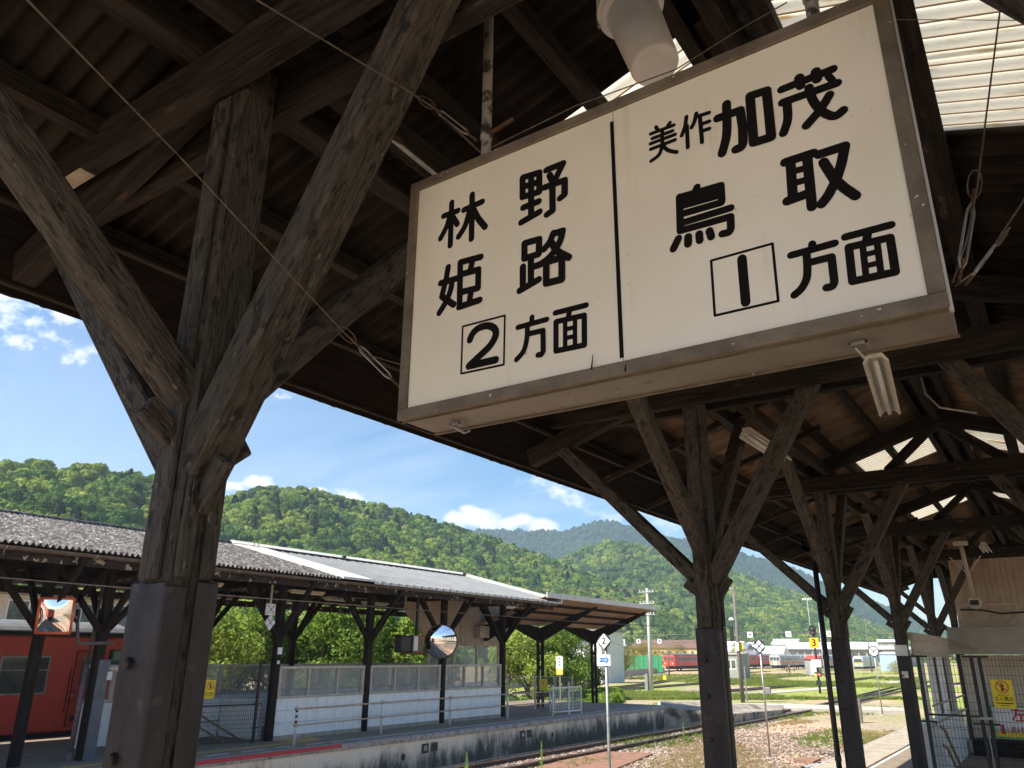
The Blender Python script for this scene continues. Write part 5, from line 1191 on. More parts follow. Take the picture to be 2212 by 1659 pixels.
# ------------------------------------------------------------------ steel butterfly canopy at the far right end
bc = thing('steel_canopy', 'steel framed wing shaped canopy with white edge at platform end', 'canopy', (-19.6, 32, 0))
BF, BV, BB = -16.5, -19.6, -22.6; ya_, yb_ = 26.6, 37.1
def bz(X): return 3.45 + (X - BV) * (.92 / 3.1) if X > BV else 3.45 + (BV - X) * .25
UND = mat('tan roof underside', (.40, .26, .16), (.32, .20, .12), 2, .8)
n = 14
for i in range(n):
    y0_, y1_ = ya_ + (yb_ - ya_) * i / n, ya_ + (yb_ - ya_) * (i + 1) / n - .012
    for (xa, xb) in ((BV, BF), (BB, BV)):
        MB().hexa([(xa, y0_, bz(xa) + .02), (xb, y0_, bz(xb) + .02), (xb, y1_, bz(xb) + .02), (xa, y1_, bz(xa) + .02), (xa, y0_, bz(xa) + .05), (xb, y0_, bz(xb) + .05), (xb, y1_, bz(xb) + .05), (xa, y1_, bz(xa) + .05)]).build('roof_panel', UND, bc)
for k in range(6):
    y0_, y1_ = ya_ + (yb_ - ya_) * k / 6 + .003, ya_ + (yb_ - ya_) * (k + 1) / 6 - .003
    MB().box(BF + .001, BF + .05, y0_, y1_, bz(BF) - .03, bz(BF) + .17).build('edge_fascia', METALW, bc)
for (x) in (-17.2, -18.0, -18.8): MB().box(x - .04, x + .04, ya_, yb_, bz(x) - .09, bz(x) + .018).build('purlin', WOODD, bc)
for x in (-20.6, -21.8): MB().box(x - .04, x + .04, ya_, yb_, bz(x) - .09, bz(x) + .018).build('purlin', WOODD, bc)
for y in (26.9, 31.05, 36.05):
    if y > 28:
        for s in (-1, 1):
            MB().box(BV - .05, BV + .05, y + s * .19 - .055, y + s * .19 + .055, 0, 3.3).build('column', WOODD, bc)
        for z in np.arange(.35, 3.0, .62): MB().box(BV - .045, BV + .045, y - .134, y + .134, z, z + .16).build('column_batten', WOODD, bc)
    MB().hexa([(BV, y - .06, 2.72), (BF - .15, y - .06, bz(BF - .15) - .16), (BF - .15, y + .06, bz(BF - .15) - .16), (BV, y + .06, 2.72), (BV, y - .06, bz(BV) - .09), (BF - .15, y - .06, bz(BF - .15) - .092), (BF - .15, y + .06, bz(BF - .15) - .092), (BV, y + .06, bz(BV) - .09)]).build('gusset_arm', WOODD, bc)
    MB().hexa([(BB + .2, y - .06, bz(BB + .2) - .16), (BV - .002, y - .06, 2.72), (BV - .002, y + .06, 2.72), (BB + .2, y + .06, bz(BB + .2) - .16), (BB + .2, y - .06, bz(BB + .2) - .092), (BV - .002, y - .06, bz(BV) - .09), (BV - .002, y + .06, bz(BV) - .09), (BB + .2, y + .06, bz(BB + .2) - .092)]).build('gusset_arm', WOODD, bc)

# pale gate panels, yellow sign, white boards at the platform end
wg = thing('white_gate', 'low white mesh gate leaf at the end of the railing', 'gate', (-16.8, 28.4, 0))
for (x, y, h) in ((-16.86, 27.62, 1.08), (-16.72, 28.6, 1.2), (-16.62, 29.4, 1.05)): MB().box(x - .025, x + .025, y - .025, y + .025, 0, h).build('upright', WHITEP, wg)
for z in (.12, 1.0):
    MB().beam((-16.86, 27.62, z), (-16.62, 29.4, z), .03, .045).build('rail', WHITEP, wg)
vframe(-16.85, 27.68, -16.64, 29.35, 1.0, wg, WHITEP, .09, .12, .004, .12)
ef = thing('end_fence', 'dull cream mesh fence behind the white gate', 'fence', (-20, 30, 0))
for (x, y) in ((-17.6, 30.4), (-18.6, 30.6), (-19.4, 30.3), (-21.2, 30.8)): MB().box(x - .03, x + .03, y - .03, y + .03, 0, 1.35).build('upright', CREAM, ef)
vframe(-22.6, 30.8, -17.6, 30.42, 1.3, ef, CREAM, .11, .16, .004); MB().beam((-22.6, 30.8, 1.32), (-17.6, 30.42, 1.32), .03, .03).build('rail', CREAM, ef)
y3 = thing('warning_sign', 'faded yellow notice on the cream fence under the steel canopy', 'sign', (-19, 30.4, .95)); MB().box(-19.25, -18.85, 30.40, 30.41, .75, 1.22).build('plate', YEL, y3); pictogram(y3, (-19.05, 30.398, 1.06), None, None, .09)
nb = thing('station_board', 'tall white narrow name board with yellow foot beyond the steel canopy', 'sign', (-23.9, 40, 1.2))
MB().box(-24.18, -23.76, 40, 40.04, 1.14, 2.12).build('board', WSIGN, nb); MB().box(-24.178, -23.762, 39.994, 39.999, 1.15, 1.48).build('yellow_foot', mat('orange yellow print', (.80, .52, .06), (.75, .48, .06), 4, .5), nb); MB().box(-24.01, -23.93, 40.05, 40.09, -.9, 2.0).build('pole', GALV, nb)
[MB().box(-24.03, -23.90, 39.99, 39.998, z, z + .11).build('worn_character', mat('grey worn print', (.12, .14, .16), (.3, .3, .32), 30, .6), nb) for z in (1.62, 1.79, 1.96)]; text('下り', .13, WSIGN, (-23.97, 39.985, 1.31), (1, 0, 0), nb)
# ------------------------------------------------------------------ railcar at the far side of the far platform
def body_section(w, z0_, z1_, r):   # half profile points of a car body: (y-ish, z)
    return [(-w, z0_), (-w, z1_ - r), (-w + r * .35, z1_ - r * .25), (-w + r * 1.1, z1_), (w - r * 1.1, z1_), (w - r * .35, z1_ - r * .25), (w, z1_ - r), (w, z0_)]
rc1 = thing('red_railcar', 'red diesel railcar waiting at the far side of the far platform', 'train', (-25.4, 4, -.76))
TX = -24.05; W2 = 2.8; Ye = 14.15; Yb = -6.0
MB().box(TX - W2, TX, Yb, Ye, .06, 2.62).build('body', TRED, rc1, bevel=.03)
b = MB(); n = 14
pr = [(TX - W2 / 2 + (W2 / 2 + .03) * math.cos(t), 2.625 + .46 * max(0, math.sin(t)) ** .8) for t in np.linspace(0, math.pi, n)]
for y in (Yb, Ye - .05): b.v += [(x, y, z) for x, z in pr]
for k in range(n - 1): b.f.append((k, k + 1, n + k + 1, n + k))
b.f += [tuple(range(n))[::-1], tuple(range(n, 2 * n))]
b.build('roof', TROOF, rc1, smooth=False)
MB().tube([(TX + .02, Yb, 2.70), (TX + .02, Ye - .02, 2.70)], .055, 8).build('rain_gutter', UNDER, rc1, smooth=True)
MB().box(TX - W2 + .15, TX - .12, Yb, Ye - .3, -.60, .055).build('underframe', UNDER, rc1)
for y in (12.6, 13.3): MB().box(TX - .11, TX - .02, y, y + .45, -.30, .03).build('step', UNDER, rc1)
def rwin(ya, yb_, za, zb, x, par, fr=.05, gl=GLASS, frm=GALV):
    w = MB().box(x + .001, x + .018, ya - fr, yb_ + fr, za - fr, zb + fr).build('window_frame', frm, par, bevel=.012)
    MB().box(x + .0185, x + .024, ya, yb_, za, zb).build('window_pane', gl, w)
    return w
for y in (10.62, 8.6, 6.6, 4.6, 2.6): 
    w = rwin(y, y + 1.22, 1.12, 2.04, TX, rc1); MB().box(TX + .0245, TX + .03, y, y + 1.22, 1.70, 1.725).build('window_bar', GALV, w)
d = MB().box(TX + .001, TX + .012, 12.62, 13.42, .16, 2.22).build('crew_door', mat('darker railcar red', (.48, .05, .03), (.40, .04, .025), 2, .4), rc1, bevel=.01)
MB().box(TX + .0125, TX + .02, 12.80, 13.30, 1.26, 2.08).build('window_pane', GLASS, d)
for (a, c, e, f) in ((12.60, 12.62, .16, 2.24), (13.42, 13.44, .16, 2.24), (12.60, 13.44, 2.225, 2.245)): MB().box(TX + .002, TX + .022, a, c, e, f).build('door_seal', UNDER, d)
MB().tube([(TX + .04, 12.5, .55), (TX + .05, 12.5, 1.75)], .014, 6).build('handrail', UNDER, d)
k = MB(); k.tube([(TX + .03, 12.62 + .12 * math.cos(t), 1.0 + .16 * math.sin(t)) for t in np.linspace(0, 6.28, 14)], .012, 5, False); k.build('handle_recess', UNDER, d); MB().box(TX + .015, TX + .05, 12.60, 12.72, .98, 1.02).build('handle', GALV, d)
MB().box(TX + .0125, TX + .016, 12.72, 12.92, .32, .46).build('vent', UNDER, d)
rwin(13.62, 14.0, 1.42, 2.24, TX, rc1, .035, mat('teal cab glass', (.04, .13, .13), (.03, .08, .08), 2, .05), UNDER)

# pale flats behind the railcar
ap = thing('apartment_block', 'pale concrete building with sliding windows beyond the red railcar', 'building', (-46, 20, 0))
AX = -45.0
MB().box(AX - 8, AX - .02, 2, 27.5, gz(45, 10), 5.0).build('wall', CREAM, ap)
MB().box(AX - 8.2, AX + .9, 1.8, 27.8, 5.05, 5.28).build('roof', mat('pale grey trim', (.62, .62, .60), (.5, .5, .48), 3, .7), ap)
MB().box(AX, AX + .9, 2, 27.5, 2.6, 2.8).build('balcony_slab', MATS['pale grey trim'], ap)
for k in range(9):
    y = 3.0 + k * 2.75; w = MB().box(AX - .015, AX + .03, y, y + 2.2, 3.1, 4.75).build('window', WHITEP, ap)
    for j in range(2): MB().box(AX + .0305, AX + .04, y + .08 + j * 1.07, y + 1.05 + j * 1.07, 3.18, 4.67).build('pane', GLASS, w)
MB().box(AX - .01, AX + .06, 24.6, 25.0, 3.0, 4.9).build('downpipe', GALV, ap)

# ------------------------------------------------------------------ trees
def leafy_tree(name, label, base, h, rad, n, m, seed, group, flat=.9, trunk=True, ls=.125):
    rnd = random.Random(seed); t = thing(name, label, 'tree', base, group); base = Vector(base)
    if trunk:
        b = MB(); fork = base + Vector((0, 0, h * .22))
        b.tube([base, base + Vector((.03, .02, h * .12)), fork], [.16, .13, .11], 8)
        for k in range(7):
            a = rnd.uniform(0, 6.28); e = fork + Vector((math.cos(a) * rad * .55, math.sin(a) * rad * .55, h * rnd.uniform(.3, .55)))
            b.tube([fork - Vector((0, 0, rnd.uniform(0, h * .1))), (fork + e) / 2 + Vector((0, 0, -.1)), e], [.075, .05, .018], 6)
        b.build('trunk', BARK, t)
    cl = []
    for k in range(26):
        a = rnd.uniform(0, 6.28); r = rad * math.sqrt(rnd.random()) * .78; z = h * rnd.uniform(.30, .92); k_ = 1 - abs((z / h) - .55) * 1.1
        cl.append((base + Vector((math.cos(a) * r * k_, math.sin(a) * r * k_, z)), rad * rnd.uniform(.22, .40)))
    b = MB()
    for _ in range(int(n * 1.5)):
        c, r = rnd.choice(cl); nn_ = Vector((rnd.gauss(0, 1), rnd.gauss(0, 1), rnd.gauss(.25, .9))).normalized(); p = c + nn_ * r * rnd.uniform(.55, 1.1) * Vector((1, 1, flat)).length / 1.7
        tn = (nn_ * .6 + Vector((rnd.gauss(0, .6), rnd.gauss(0, .6), rnd.gauss(.3, .6)))).normalized(); u = tn.orthogonal().normalized(); u.rotate(Matrix.Rotation(rnd.uniform(0, 6.28), 3, tn)); w = tn.cross(u); s_ = ls * rnd.uniform(.45, 1.25)
        b.quad(p - u * s_, p + w * s_ * .45 + tn * s_ * .12, p + u * s_, p - w * s_ * .45 + tn * s_ * .12)
    b.build('crown', m, t); return t
def tree_px(px, ytop, D, rad, n, label, seed, m=LEAF_T, group='leafy trees behind the far platform', **k):
    p = atd(px, 1420, D); z0_ = gz(p.x, p.y); zt = atd(px, ytop, D).z
    return leafy_tree(k.pop('name', 'tree'), label, (p.x, p.y, z0_), (zt - z0_) / .96, rad, n, m, seed, group, **k)
tree_px(505, 1305, 41, 2.9, 9000, 'bright leafy tree behind the mesh gate of the far platform', 1)
tree_px(580, 1338, 43, 2.2, 6000, 'rounded leafy tree between the first two far posts', 2)
tree_px(712, 1322, 42, 2.8, 9000, 'broad leafy tree behind the left panes of the enclosure', 3)
tree_px(800, 1325, 44, 2.9, 9000, 'bright leafy tree behind the third fork of the far canopy', 4)
tree_px(880, 1335, 43, 2.2, 7000, 'dense green tree behind the hanging monitor', 5)
tree_px(930, 1372, 45, 1.9, 4000, 'low dark tree behind the round mirror', 6)
tree_px(1140, 1358, 57, 3.0, 9000, 'dense rounded tree behind the first steel column', 7)
tree_px(1222, 1362, 60, 3.0, 9000, 'dense rounded tree between the two steel columns', 8)
tree_px(1095, 1372, 58, 2.0, 4000, 'smaller tree against the boarded hut right edge', 9)
tree_px(1262, 1418, 66, 1.8, 2600, 'yellow green bush right of the steel column', 10, LEAF_T)
tree_px(1318, 1388, 120, 4.0, 4500, 'olive coloured tree beside the green net', 11, LEAF_O, 'olive shrubs in front of the yellow building', name='shrub')
tree_px(1350, 1400, 150, 3.8, 3000, 'olive shrub left end of the row under the yellow building', 12, LEAF_O, 'olive shrubs in front of the yellow building', name='shrub')
tree_px(1392, 1396, 185, 4.6, 3000, 'olive shrub behind the concrete pole', 13, LEAF_O, 'olive shrubs in front of the yellow building', name='shrub')
tree_px(1428, 1399, 225, 4.6, 3000, 'olive shrub just above the red train front', 14, LEAF_O, 'olive shrubs in front of the yellow building', name='shrub')
tree_px(1462, 1397, 230, 4.6, 3000, 'olive shrub above the middle of the red train', 15, LEAF_O, 'olive shrubs in front of the yellow building', name='shrub')
tree_px(1940, 1432, 190, 3.6, 1500, 'small yellow shrub right of the blue shed', 16, LEAF_O, 'olive shrubs in front of the yellow building', name='shrub', trunk=False)
# undergrowth behind the platform
spots = []
for _ in range(900):
    px = random.uniform(430, 1330); D = random.uniform(36, 60); p = atd(px, 1420, D); spots.append((p.x, p.y, gz(p.x, p.y) + .1, random.uniform(.25, .6)))
for _ in range(300):
    px = random.uniform(1180, 1330); D = random.uniform(58, 70); p = atd(px, 1420, D); spots.append((p.x, p.y, gz(p.x, p.y) + .1, random.uniform(.35, .8)))
BUSH = [crown_mesh('bush', 40 + i, 6, 1, LEAF_T, 500, .16) for i in range(3)]
scatter('undergrowth', spots, BUSH, 'low bright bushes along the foot of the far platform trees')

# ------------------------------------------------------------------ tracks
def track(name, label, pts, sleepers=True, group='railway tracks across the yard', zoff=.16, sl_d=.65):
    """pts: centre line"""
    t = thing(name, label, 'railway track', pts[0], group)
    pts = [Vector(p) for p in pts]; ev = []
    for i in range(len(pts) - 1):
        L_ = (pts[i + 1] - pts[i]).length; n = max(1, int(L_ / 2.5))
        for k in range(n): ev.append(pts[i] + (pts[i + 1] - pts[i]) * k / n)
    ev.append(pts[-1])
    for _ in range(6): ev = [ev[0]] + [(ev[i - 1] + ev[i] * 2 + ev[i + 1]) / 4 for i in range(1, len(ev) - 1)] + [ev[-1]]
    nr_ = [((ev[min(i + 1, len(ev) - 1)] - ev[max(i - 1, 0)]).cross(Vector((0, 0, 1)))).normalized() for i in range(len(ev))]
    for s in (-1, 1):
        b = MB(); hd = MB()
        prof = [(-.062, 0), (.062, 0), (.062, .014), (.010, .028), (.010, .105), (-.010, .105), (-.010, .028), (-.062, .014)]
        prh = [(-.032, .1055), (.032, .1055), (.032, .135), (.024, .142), (-.024, .142), (-.032, .135)]
        for B_, P_ in ((b, prof), (hd, prh)):
            for i, p in enumerate(ev): B_.v += [tuple(p + nr_[i] * (s * .566 + x) + Vector((0, 0, z + zoff - .142))) for x, z in P_]
            n = len(P_)
            for i in range(len(ev) - 1):
                for k in range(n): B_.f.append((i * n + k, i * n + (k + 1) % n, (i + 1) * n + (k + 1) % n, (i + 1) * n + k))
        r = b.build('rail', RAILS_, t); hd.build('rail_head', RAILM, r)
    if sleepers:
        me_ = MB().box(-1.05, 1.05, -.10, .10, -.10, .012).mesh('sleeper', SLEEP); acc = 0; cnt = 0
        for i in range(len(ev) - 1):
            d = ev[i + 1] - ev[i]; L_ = d.length; s = -acc
            while s + sl_d < L_ and cnt < 130:
                s += sl_d; p = ev[i] + d * (s / L_); inst(me_, 'sleeper', t, (p.x, p.y, p.z + zoff - .145), rot=(0, 0, math.atan2(d.y, d.x) - math.pi / 2)); cnt += 1
            acc = L_ - s
    return t
def gpts(l, dz=0.0, side=0):
    out = []
    for (x, y) in l: p = G(x, y); out.append(Vector((p.x, p.y, gz(p.x, p.y) + dz)))
    return out
ZR = -.76
c1 = [atz(*p, ZR) for p in [(987, 1652), (1512, 1564.6), (1591, 1551), (1792, 1516), (1948, 1484.7)]]
ctr_ = [Vector((-14.27, -8, -.92)), Vector((-14.27, 14, -.92))] + [Vector((p.x + .566, p.y, -.92)) for p in c1[1:]]
e = ctr_[-1]; ctr_.append(e + Vector((2.5, 45, -.3)))
track('railway_track', 'nearest railway track running along the far platform wall', ctr_, zoff=.16)
track('railway_track', 'track curving behind the concrete crossing toward the signal', gpts([(1170, 1519), (1290, 1512), (1510, 1499), (1650, 1488), (1794, 1476), (1900, 1462)]), sl_d=.75)
track('railway_track', 'track under the green strip right of the steel canopy', gpts([(1180, 1505), (1284, 1496), (1373, 1489), (1510, 1478), (1573, 1474), (1709, 1461), (1800, 1455)]), False)
track('railway_track', 'track bending away from the white pole foot', gpts([(1230, 1498), (1284, 1490), (1373, 1483), (1440, 1472), (1510, 1460), (1580, 1456), (1660, 1451)]), False)
track('railway_track', 'far track sweeping up to the red train', gpts([(1185, 1496), (1290, 1480), (1349, 1460), (1400, 1453), (1432, 1450.2)]) + [Vector((atz(1433, 1450, -1.25).x + 1.4, 300, -1.26))], False)
track('railway_track', 'far track running left of the wooden poles', gpts([(1120, 1500), (1240, 1485), (1310, 1466), (1380, 1455), (1450, 1451)]), False)
track('railway_track', 'short siding near the near platform end', gpts([(1780, 1530), (1870, 1505), (1960, 1481), (2010, 1470)]), False)
# crossing path
b = MB(); q = [atz(*p, -.74) for p in [(1420, 1516), (1576, 1519), (1700, 1520), (1960, 1529), (1960, 1536), (1700, 1530), (1576, 1529), (1420, 1530)]]
q = [Vector((p.x, p.y, -.735)) for p in q]
b.quad(*q); b.v += [tuple(p - Vector((0, 0, .2))) for p in q]; n = 8
for k in range(n): b.f.append((k, n + k, n + (k + 1) % n, (k + 1) % n))
tag(b.build('crossing_path', mat('pale path concrete', (.47, .42, .36), (.36, .32, .27), 2, .9)), 'pale concrete crossing path over the tracks', kind='structure')
q = [atz(1427, 1527, -.02), atz(1576, 1543, -.35), atz(1692, 1533, -.70), atz(1692, 1524, -.70), atz(1576, 1519, -.30), atz(1427, 1513, -.03)]
b = MB(); b.quad(*q); i = len(b.v); b.v += [(p.x, p.y, -1.2) for p in q]
for k in range(6): b.f.append((k, i + k, i + (k + 1) % 6, (k + 1) % 6))
b.build('side_ramp', mat('pale ramp concrete', (.42, .35, .28), (.27, .22, .17), 3, .9, spots=[((.08, .07, .055), 1.6, .48, .62, 8)]), fp)
b = MB(); q = [G(*p) for p in [(1573, 1500), (1700, 1491), (1794, 1484), (1950, 1470), (1950, 1474), (1794, 1489), (1700, 1496), (1573, 1506)]]; b.quad(*[Vector((p.x, p.y, gz(p.x, p.y) + .035)) for p in q]); tag(b.build('footpath', MATS['pale path concrete']), 'narrow grey footpath beyond the crossing', kind='structure')
# terracotta slabs lying in the ballast
pv = []
for i, (cs, lab) in enumerate(((((1158, 1657), (1290, 1622), (1410, 1627), (1300, 1672)), 'long reddish paving slab lying in the ballast beside the sign post'), (((1712, 1641), (1728, 1636), (1778, 1636), (1756, 1645)), 'small reddish slab in the ballast right of the second post'))):
    q = [atz(x, y, -.86) for x, y in cs]; b = MB(); b.hexa([Vector((p.x, p.y, -.95)) for p in q] + [Vector((p.x, p.y, -.86)) for p in q]); tag(b.build('paving_slab', PAVER), lab, 'slab')

# ------------------------------------------------------------------ ballast stones, grass tufts, weeds
def stone(seed):
    rnd = random.Random(seed); bm = bmesh.new(); bmesh.ops.create_icosphere(bm, subdivisions=1, radius=1)
    for v in bm.verts: v.co = Vector((v.co.x * rnd.uniform(.7, 1.1), v.co.y * rnd.uniform(.7, 1.1), v.co.z * rnd.uniform(.5, .8)))
    me_ = bpy.data.meshes.new('stone'); bm.to_mesh(me_); bm.free(); me_.materials.append(STONEM[seed % 3]); return me_
STONEM = [mat('ballast stone brown', (.30, .20, .15), (.17, .11, .08), 3, .9), mat('ballast stone pale', (.46, .39, .33), (.30, .25, .21), 3, .9), mat('ballast stone dark', (.14, .105, .09), (.08, .06, .05), 3, .9)]
sp = []
while len(sp) < 60000:
    y = 9 + 34 * random.random() ** 1.4; x = random.uniform(-15.6, -4.9); dens = .35 + .65 * (noise.noise(Vector((x * .35, y * .22, 2))) > -.05)
    if y > 26: dens *= max(0, 1 - (y - 26) / 16)
    if random.random() < dens: sp.append((x, y, -.93 + random.uniform(0, .02), random.uniform(.018, .045) * (1 + y / 60)))
scatter('ballast_stones', sp, [stone(i) for i in range(6)], 'loose brown and grey ballast stones between the platforms', tilt=.6)
def tuft(seed, m, n=16, h=1.0):
    rnd = random.Random(seed); b = MB()
    for _ in range(n):
        a = rnd.uniform(0, 6.28); r = rnd.uniform(0, .3); x, y = math.cos(a) * r, math.sin(a) * r; lean = rnd.uniform(.1, .5); hh = h * rnd.uniform(.5, 1); w = .03
        ex, ey = x + math.cos(a) * lean, y + math.sin(a) * lean; px_, py_ = -math.sin(a) * w, math.cos(a) * w
        b.quad((x - px_, y - py_, 0), (x + px_, y + py_, 0), ((x + ex) / 2 + px_ * .8, (y + ey) / 2 + py_ * .8, hh * .6), (ex, ey, hh), ((x + ex) / 2 - px_ * .8, (y + ey) / 2 - py_ * .8, hh * .6))
    return b.mesh('tuft', m)
STRAW = foliage_mat('dry grass', (.26, .20, .09), (.42, .33, .17), (.56, .46, .27), .8, .3)
sp = []; sp2 = []
while len(sp) < 5000:
    y = random.uniform(11, 60); x = random.uniform(-15.4, -4.9) if y < 36 else random.uniform(-24, -4)
    if noise.noise(Vector((x * .3 + 9, y * .18, 5))) + (.25 if y > 22 else 0) + (.35 if abs(x + 12.9) < .5 else 0) > .30 + (.25 if y < 20 else 0) + random.random() * .3: sp.append((x, y, gz(x, y) - .01, random.uniform(.06, .17)))
while len(sp2) < 6500:
    y = random.uniform(17, 45); x = random.uniform(-12.5, -4.9)
    if noise.noise(Vector((x * .25 + 3, y * .15, 8))) > random.random() * .35: sp2.append((x, y, gz(x, y) - .01, random.uniform(.05, .15)))
scatter('grass_tufts', sp, [tuft(i, GRASSM) for i in range(4)], 'green grass tufts growing through the ballast', tilt=.15)
scatter('dry_grass', sp2, [tuft(i + 9, STRAW) for i in range(4)], 'straw coloured dry grass between the platforms', tilt=.15)
sp = []
while len(sp) < 16000:
    px = random.uniform(1150, 1990); py = random.uniform(1456, 1512); p = G(px, py)
    if noise.noise(Vector((p.x * .05 + 4, p.y * .03, 1))) > -.12 + random.random() * .25: sp.append((p.x, p.y, gz(p.x, p.y) - .02, random.uniform(.25, .6)))
scatter('yard_grass', sp, [tuft(i + 20, GRASSM, 12, .55) for i in range(3)], 'bright green grass bands between the yard tracks', tilt=.1)
def weed(px, py, ytop, label, seed):
    p = atz(px, py, -.9); t = thing('weed', label, 'plant', p, 'tall weeds by the near rail'); rnd = random.Random(seed); zt = ZT(px, ytop, p)
    MB().tube([p, (p.x + .01, p.y, (p.z + zt) / 2), (p.x - .01, p.y, zt)], [.012, .010, .004], 6).build('stem', MATS['weed stem'] if 'weed stem' in MATS else mat('weed stem', (.20, .33, .05), (.14, .24, .04), 5, .7), t)
    b = MB(); n = 46
    for k in range(n):
        z = p.z + (zt - p.z) * (.1 + .9 * k / n); a = k * 2.4; l = .07 * (1.15 - k / n) + .02; d = Vector((math.cos(a), math.sin(a), .55)); s = Vector((-math.sin(a), math.cos(a), 0)) * l * .22; c = Vector((p.x, p.y, z))
        b.quad(c, c + d * l * .5 + s, c + d * l, c + d * l * .5 - s)
    b.build('leaves', mat('weed leaf', (.30, .50, .06), (.20, .38, .05), 4, .6), t)
weed(1170, 1668, 1601, 'tall bright weed spike just left of the numbered sign post', 1)
weed(1008, 1668, 1624, 'shorter bright weed spike at the near rail by the frame bottom', 2)
weed(1478, 1598, 1560, 'leafy weed between the rails left of the second post', 3)

# ------------------------------------------------------------------ sign posts between the platforms
np2 = thing('numbered_sign', 'black disc with white diamond numbered 2 above a blue arrow plate', 'sign', (-6.5, 12.4, -.9))
Yn = 12.6; pb = aty(1317.5, 1659, Yn); pt_ = aty(1308, 1400, Yn)
pxx = (pb.x + pt_.x) / 2
MB().tube([(pxx, Yn, -.95), (pxx, Yn, aty(1307, 1374, Yn).z)], .026, 12).build('pole', GALV, np2, smooth=True)
zc = aty(1308, 1385, Yn).z
MB().lathe((pxx, Yn - .06, zc), (0, 1, 0), [(0, .118), (.02, .118)], 32).build('disc', BLKST, np2)
dm = MB(); r = .125; dm.hexa([(pxx, Yn - .068, zc - r), (pxx + r * .98, Yn - .068, zc), (pxx + r * .98, Yn - .062, zc), (pxx, Yn - .062, zc - r), (pxx - r * .98, Yn - .068, zc), (pxx, Yn - .068, zc + r), (pxx, Yn - .062, zc + r), (pxx - r * .98, Yn - .062, zc)])
dm.build('diamond', WSIGN, np2)
text('2', .145, BLACK, (pxx, Yn - .070, zc), (1, 0, 0), np2, thick=.003)
z1_ = aty(1309, 1414, Yn).z; z2_ = aty(1310, 1438, Yn).z; xl = aty(1292, 1426, Yn).x; xr = aty(1321, 1425, Yn).x
MB().box(xl, xr, Yn - .045, Yn - .038, z2_, z1_).build('arrow_plate', WSIGN, np2)
w_ = xr - xl; zm = (z1_ + z2_) / 2; h_ = (z1_ - z2_)
b = MB(); y_ = Yn - .047; b.quad((xl + .18 * w_, y_, zm - .20 * h_), (xr - .32 * w_, y_, zm - .20 * h_), (xr - .32 * w_, y_, zm + .20 * h_), (xl + .18 * w_, y_, zm + .20 * h_)); b.quad((xr - .318 * w_, y_ , zm - .37 * h_), (xr - .08 * w_, y_, zm), (xr - .318 * w_, y_, zm + .37 * h_)); b.build('arrow', BLUES, np2)
text('ホーム右', w_ * .15, WSIGN, (xl + .46 * w_, y_ - .002, zm), (1, 0, 0), np2, thick=.0008)
def crossdisc(px, ptop, pbase, label, bar=True, R_=None, ccx=None):
    p = G(*pbase) if pbase[1] < 1560 else atz(pbase[0], pbase[1], -.92); t = thing('disc_marker', label, 'sign', p, 'crossed disc markers on thin poles'); z = ZT(*ptop, p); D = math.hypot(p.x, p.y); q = atd(ptop[0], ptop[1], D)
    MB().tube([p, (p.x, p.y, z + .12)], .030 if D < 35 else .035, 8).build('pole', GALV, t, smooth=True); r = R_
    d = Vector((p.x, p.y, 0)).normalized() * -1; d = Vector((0.0, -1, 0)); c = Vector((p.x, p.y, z)) + d * .05
    MB().lathe(c, d, [(0, r), (.02, r)], 26).build('disc', BLKST, t)
    b = MB(); a1 = Vector((1, 0, 0)); a2 = Vector((0, 0, 1)); k = r * .98
    b.quad(*[c + d * .023 + v for v in (a2 * -k, a1 * k, a2 * k, a1 * -k)]) if bar else b.disc(c + d * .023, d, r * .82, 20); b.build('white_face', WSIGN, t)
    s = .5 * k
    for sg_ in (-1, 1): MB().beam(c + d * (.026 + .001 * sg_) - a1 * s - a2 * s * sg_, c + d * (.026 + .001 * sg_) + a1 * s + a2 * s * sg_, .004, r * .13, a2 if False else (a1 * -sg_ + a2).normalized()).build('black_cross_bar', BLACK, t)
    MB().lathe((p.x, p.y, p.z - .02), (0, 0, 1), [(0, .16), (.08, .13)], 12).build('footing', CONC, t)
crossdisc(0, (1644, 1396), (1664, 1640), 'crossed white diamond disc on a thin pole right of the second post', True, .20)
crossdisc(0, (1888, 1407), (1907, 1546), 'small white disc with black cross near the blue shed', False, .30)
# buffer pipe lying on the ballast and little ground things
tp = thing('pipe_end', 'stub of pale pipe lying in the ballast by the near platform', 'pipe', atz(1760, 1660, -.85)); MB().tube([atz(1735, 1662, -.80), atz(1800, 1648, -.80)], .09, 12, False).build('pipe', CONCP, tp); MB().tube([atz(1768, 1655, -.795), atz(1773, 1654, -.795)], .105, 12).build('pipe_band', BLKST, tp)
ps = thing('wooden_stub', 'short grey wooden stub post between the third and fourth posts', 'post', G(1858, 1548)); p = G(1860, 1562); p2 = ZT(1852, 1508, p); MB().box(p.x - .10, p.x + .10, p.y - .1, p.y + .1, p.z - .1, p2).build('post', POLED, ps); MB().box(p.x - .22, p.x - .11, p.y - .1, p.y + .05, p.z - .1, p2 - .05).build('plate', GALV, ps)
for i, (x, y, lab) in enumerate(((1660, 1506, 'small grey ground lamp beside the footpath'), (1819, 1469, 'small black ground signal in the grass'), (1361, 1470, 'small trackside box left of the concrete pole foot'), (1437, 1473, 'pair of small yellow marker plates in the yard grass'))):
    p = G(x, y); t = thing('ground_box', lab, 'track equipment', p, 'small trackside things'); h = .75 if i != 1 else .9
    MB().box(p.x - .22, p.x + .22, p.y - .15, p.y + .15, p.z + .25, p.z + h).build('case', [GALV, BLKST, GUTTER, YEL][i], t, bevel=.03); MB().tube([p, p + Vector((0, 0, .3))], .05, 6).build('leg', GUTTER, t)

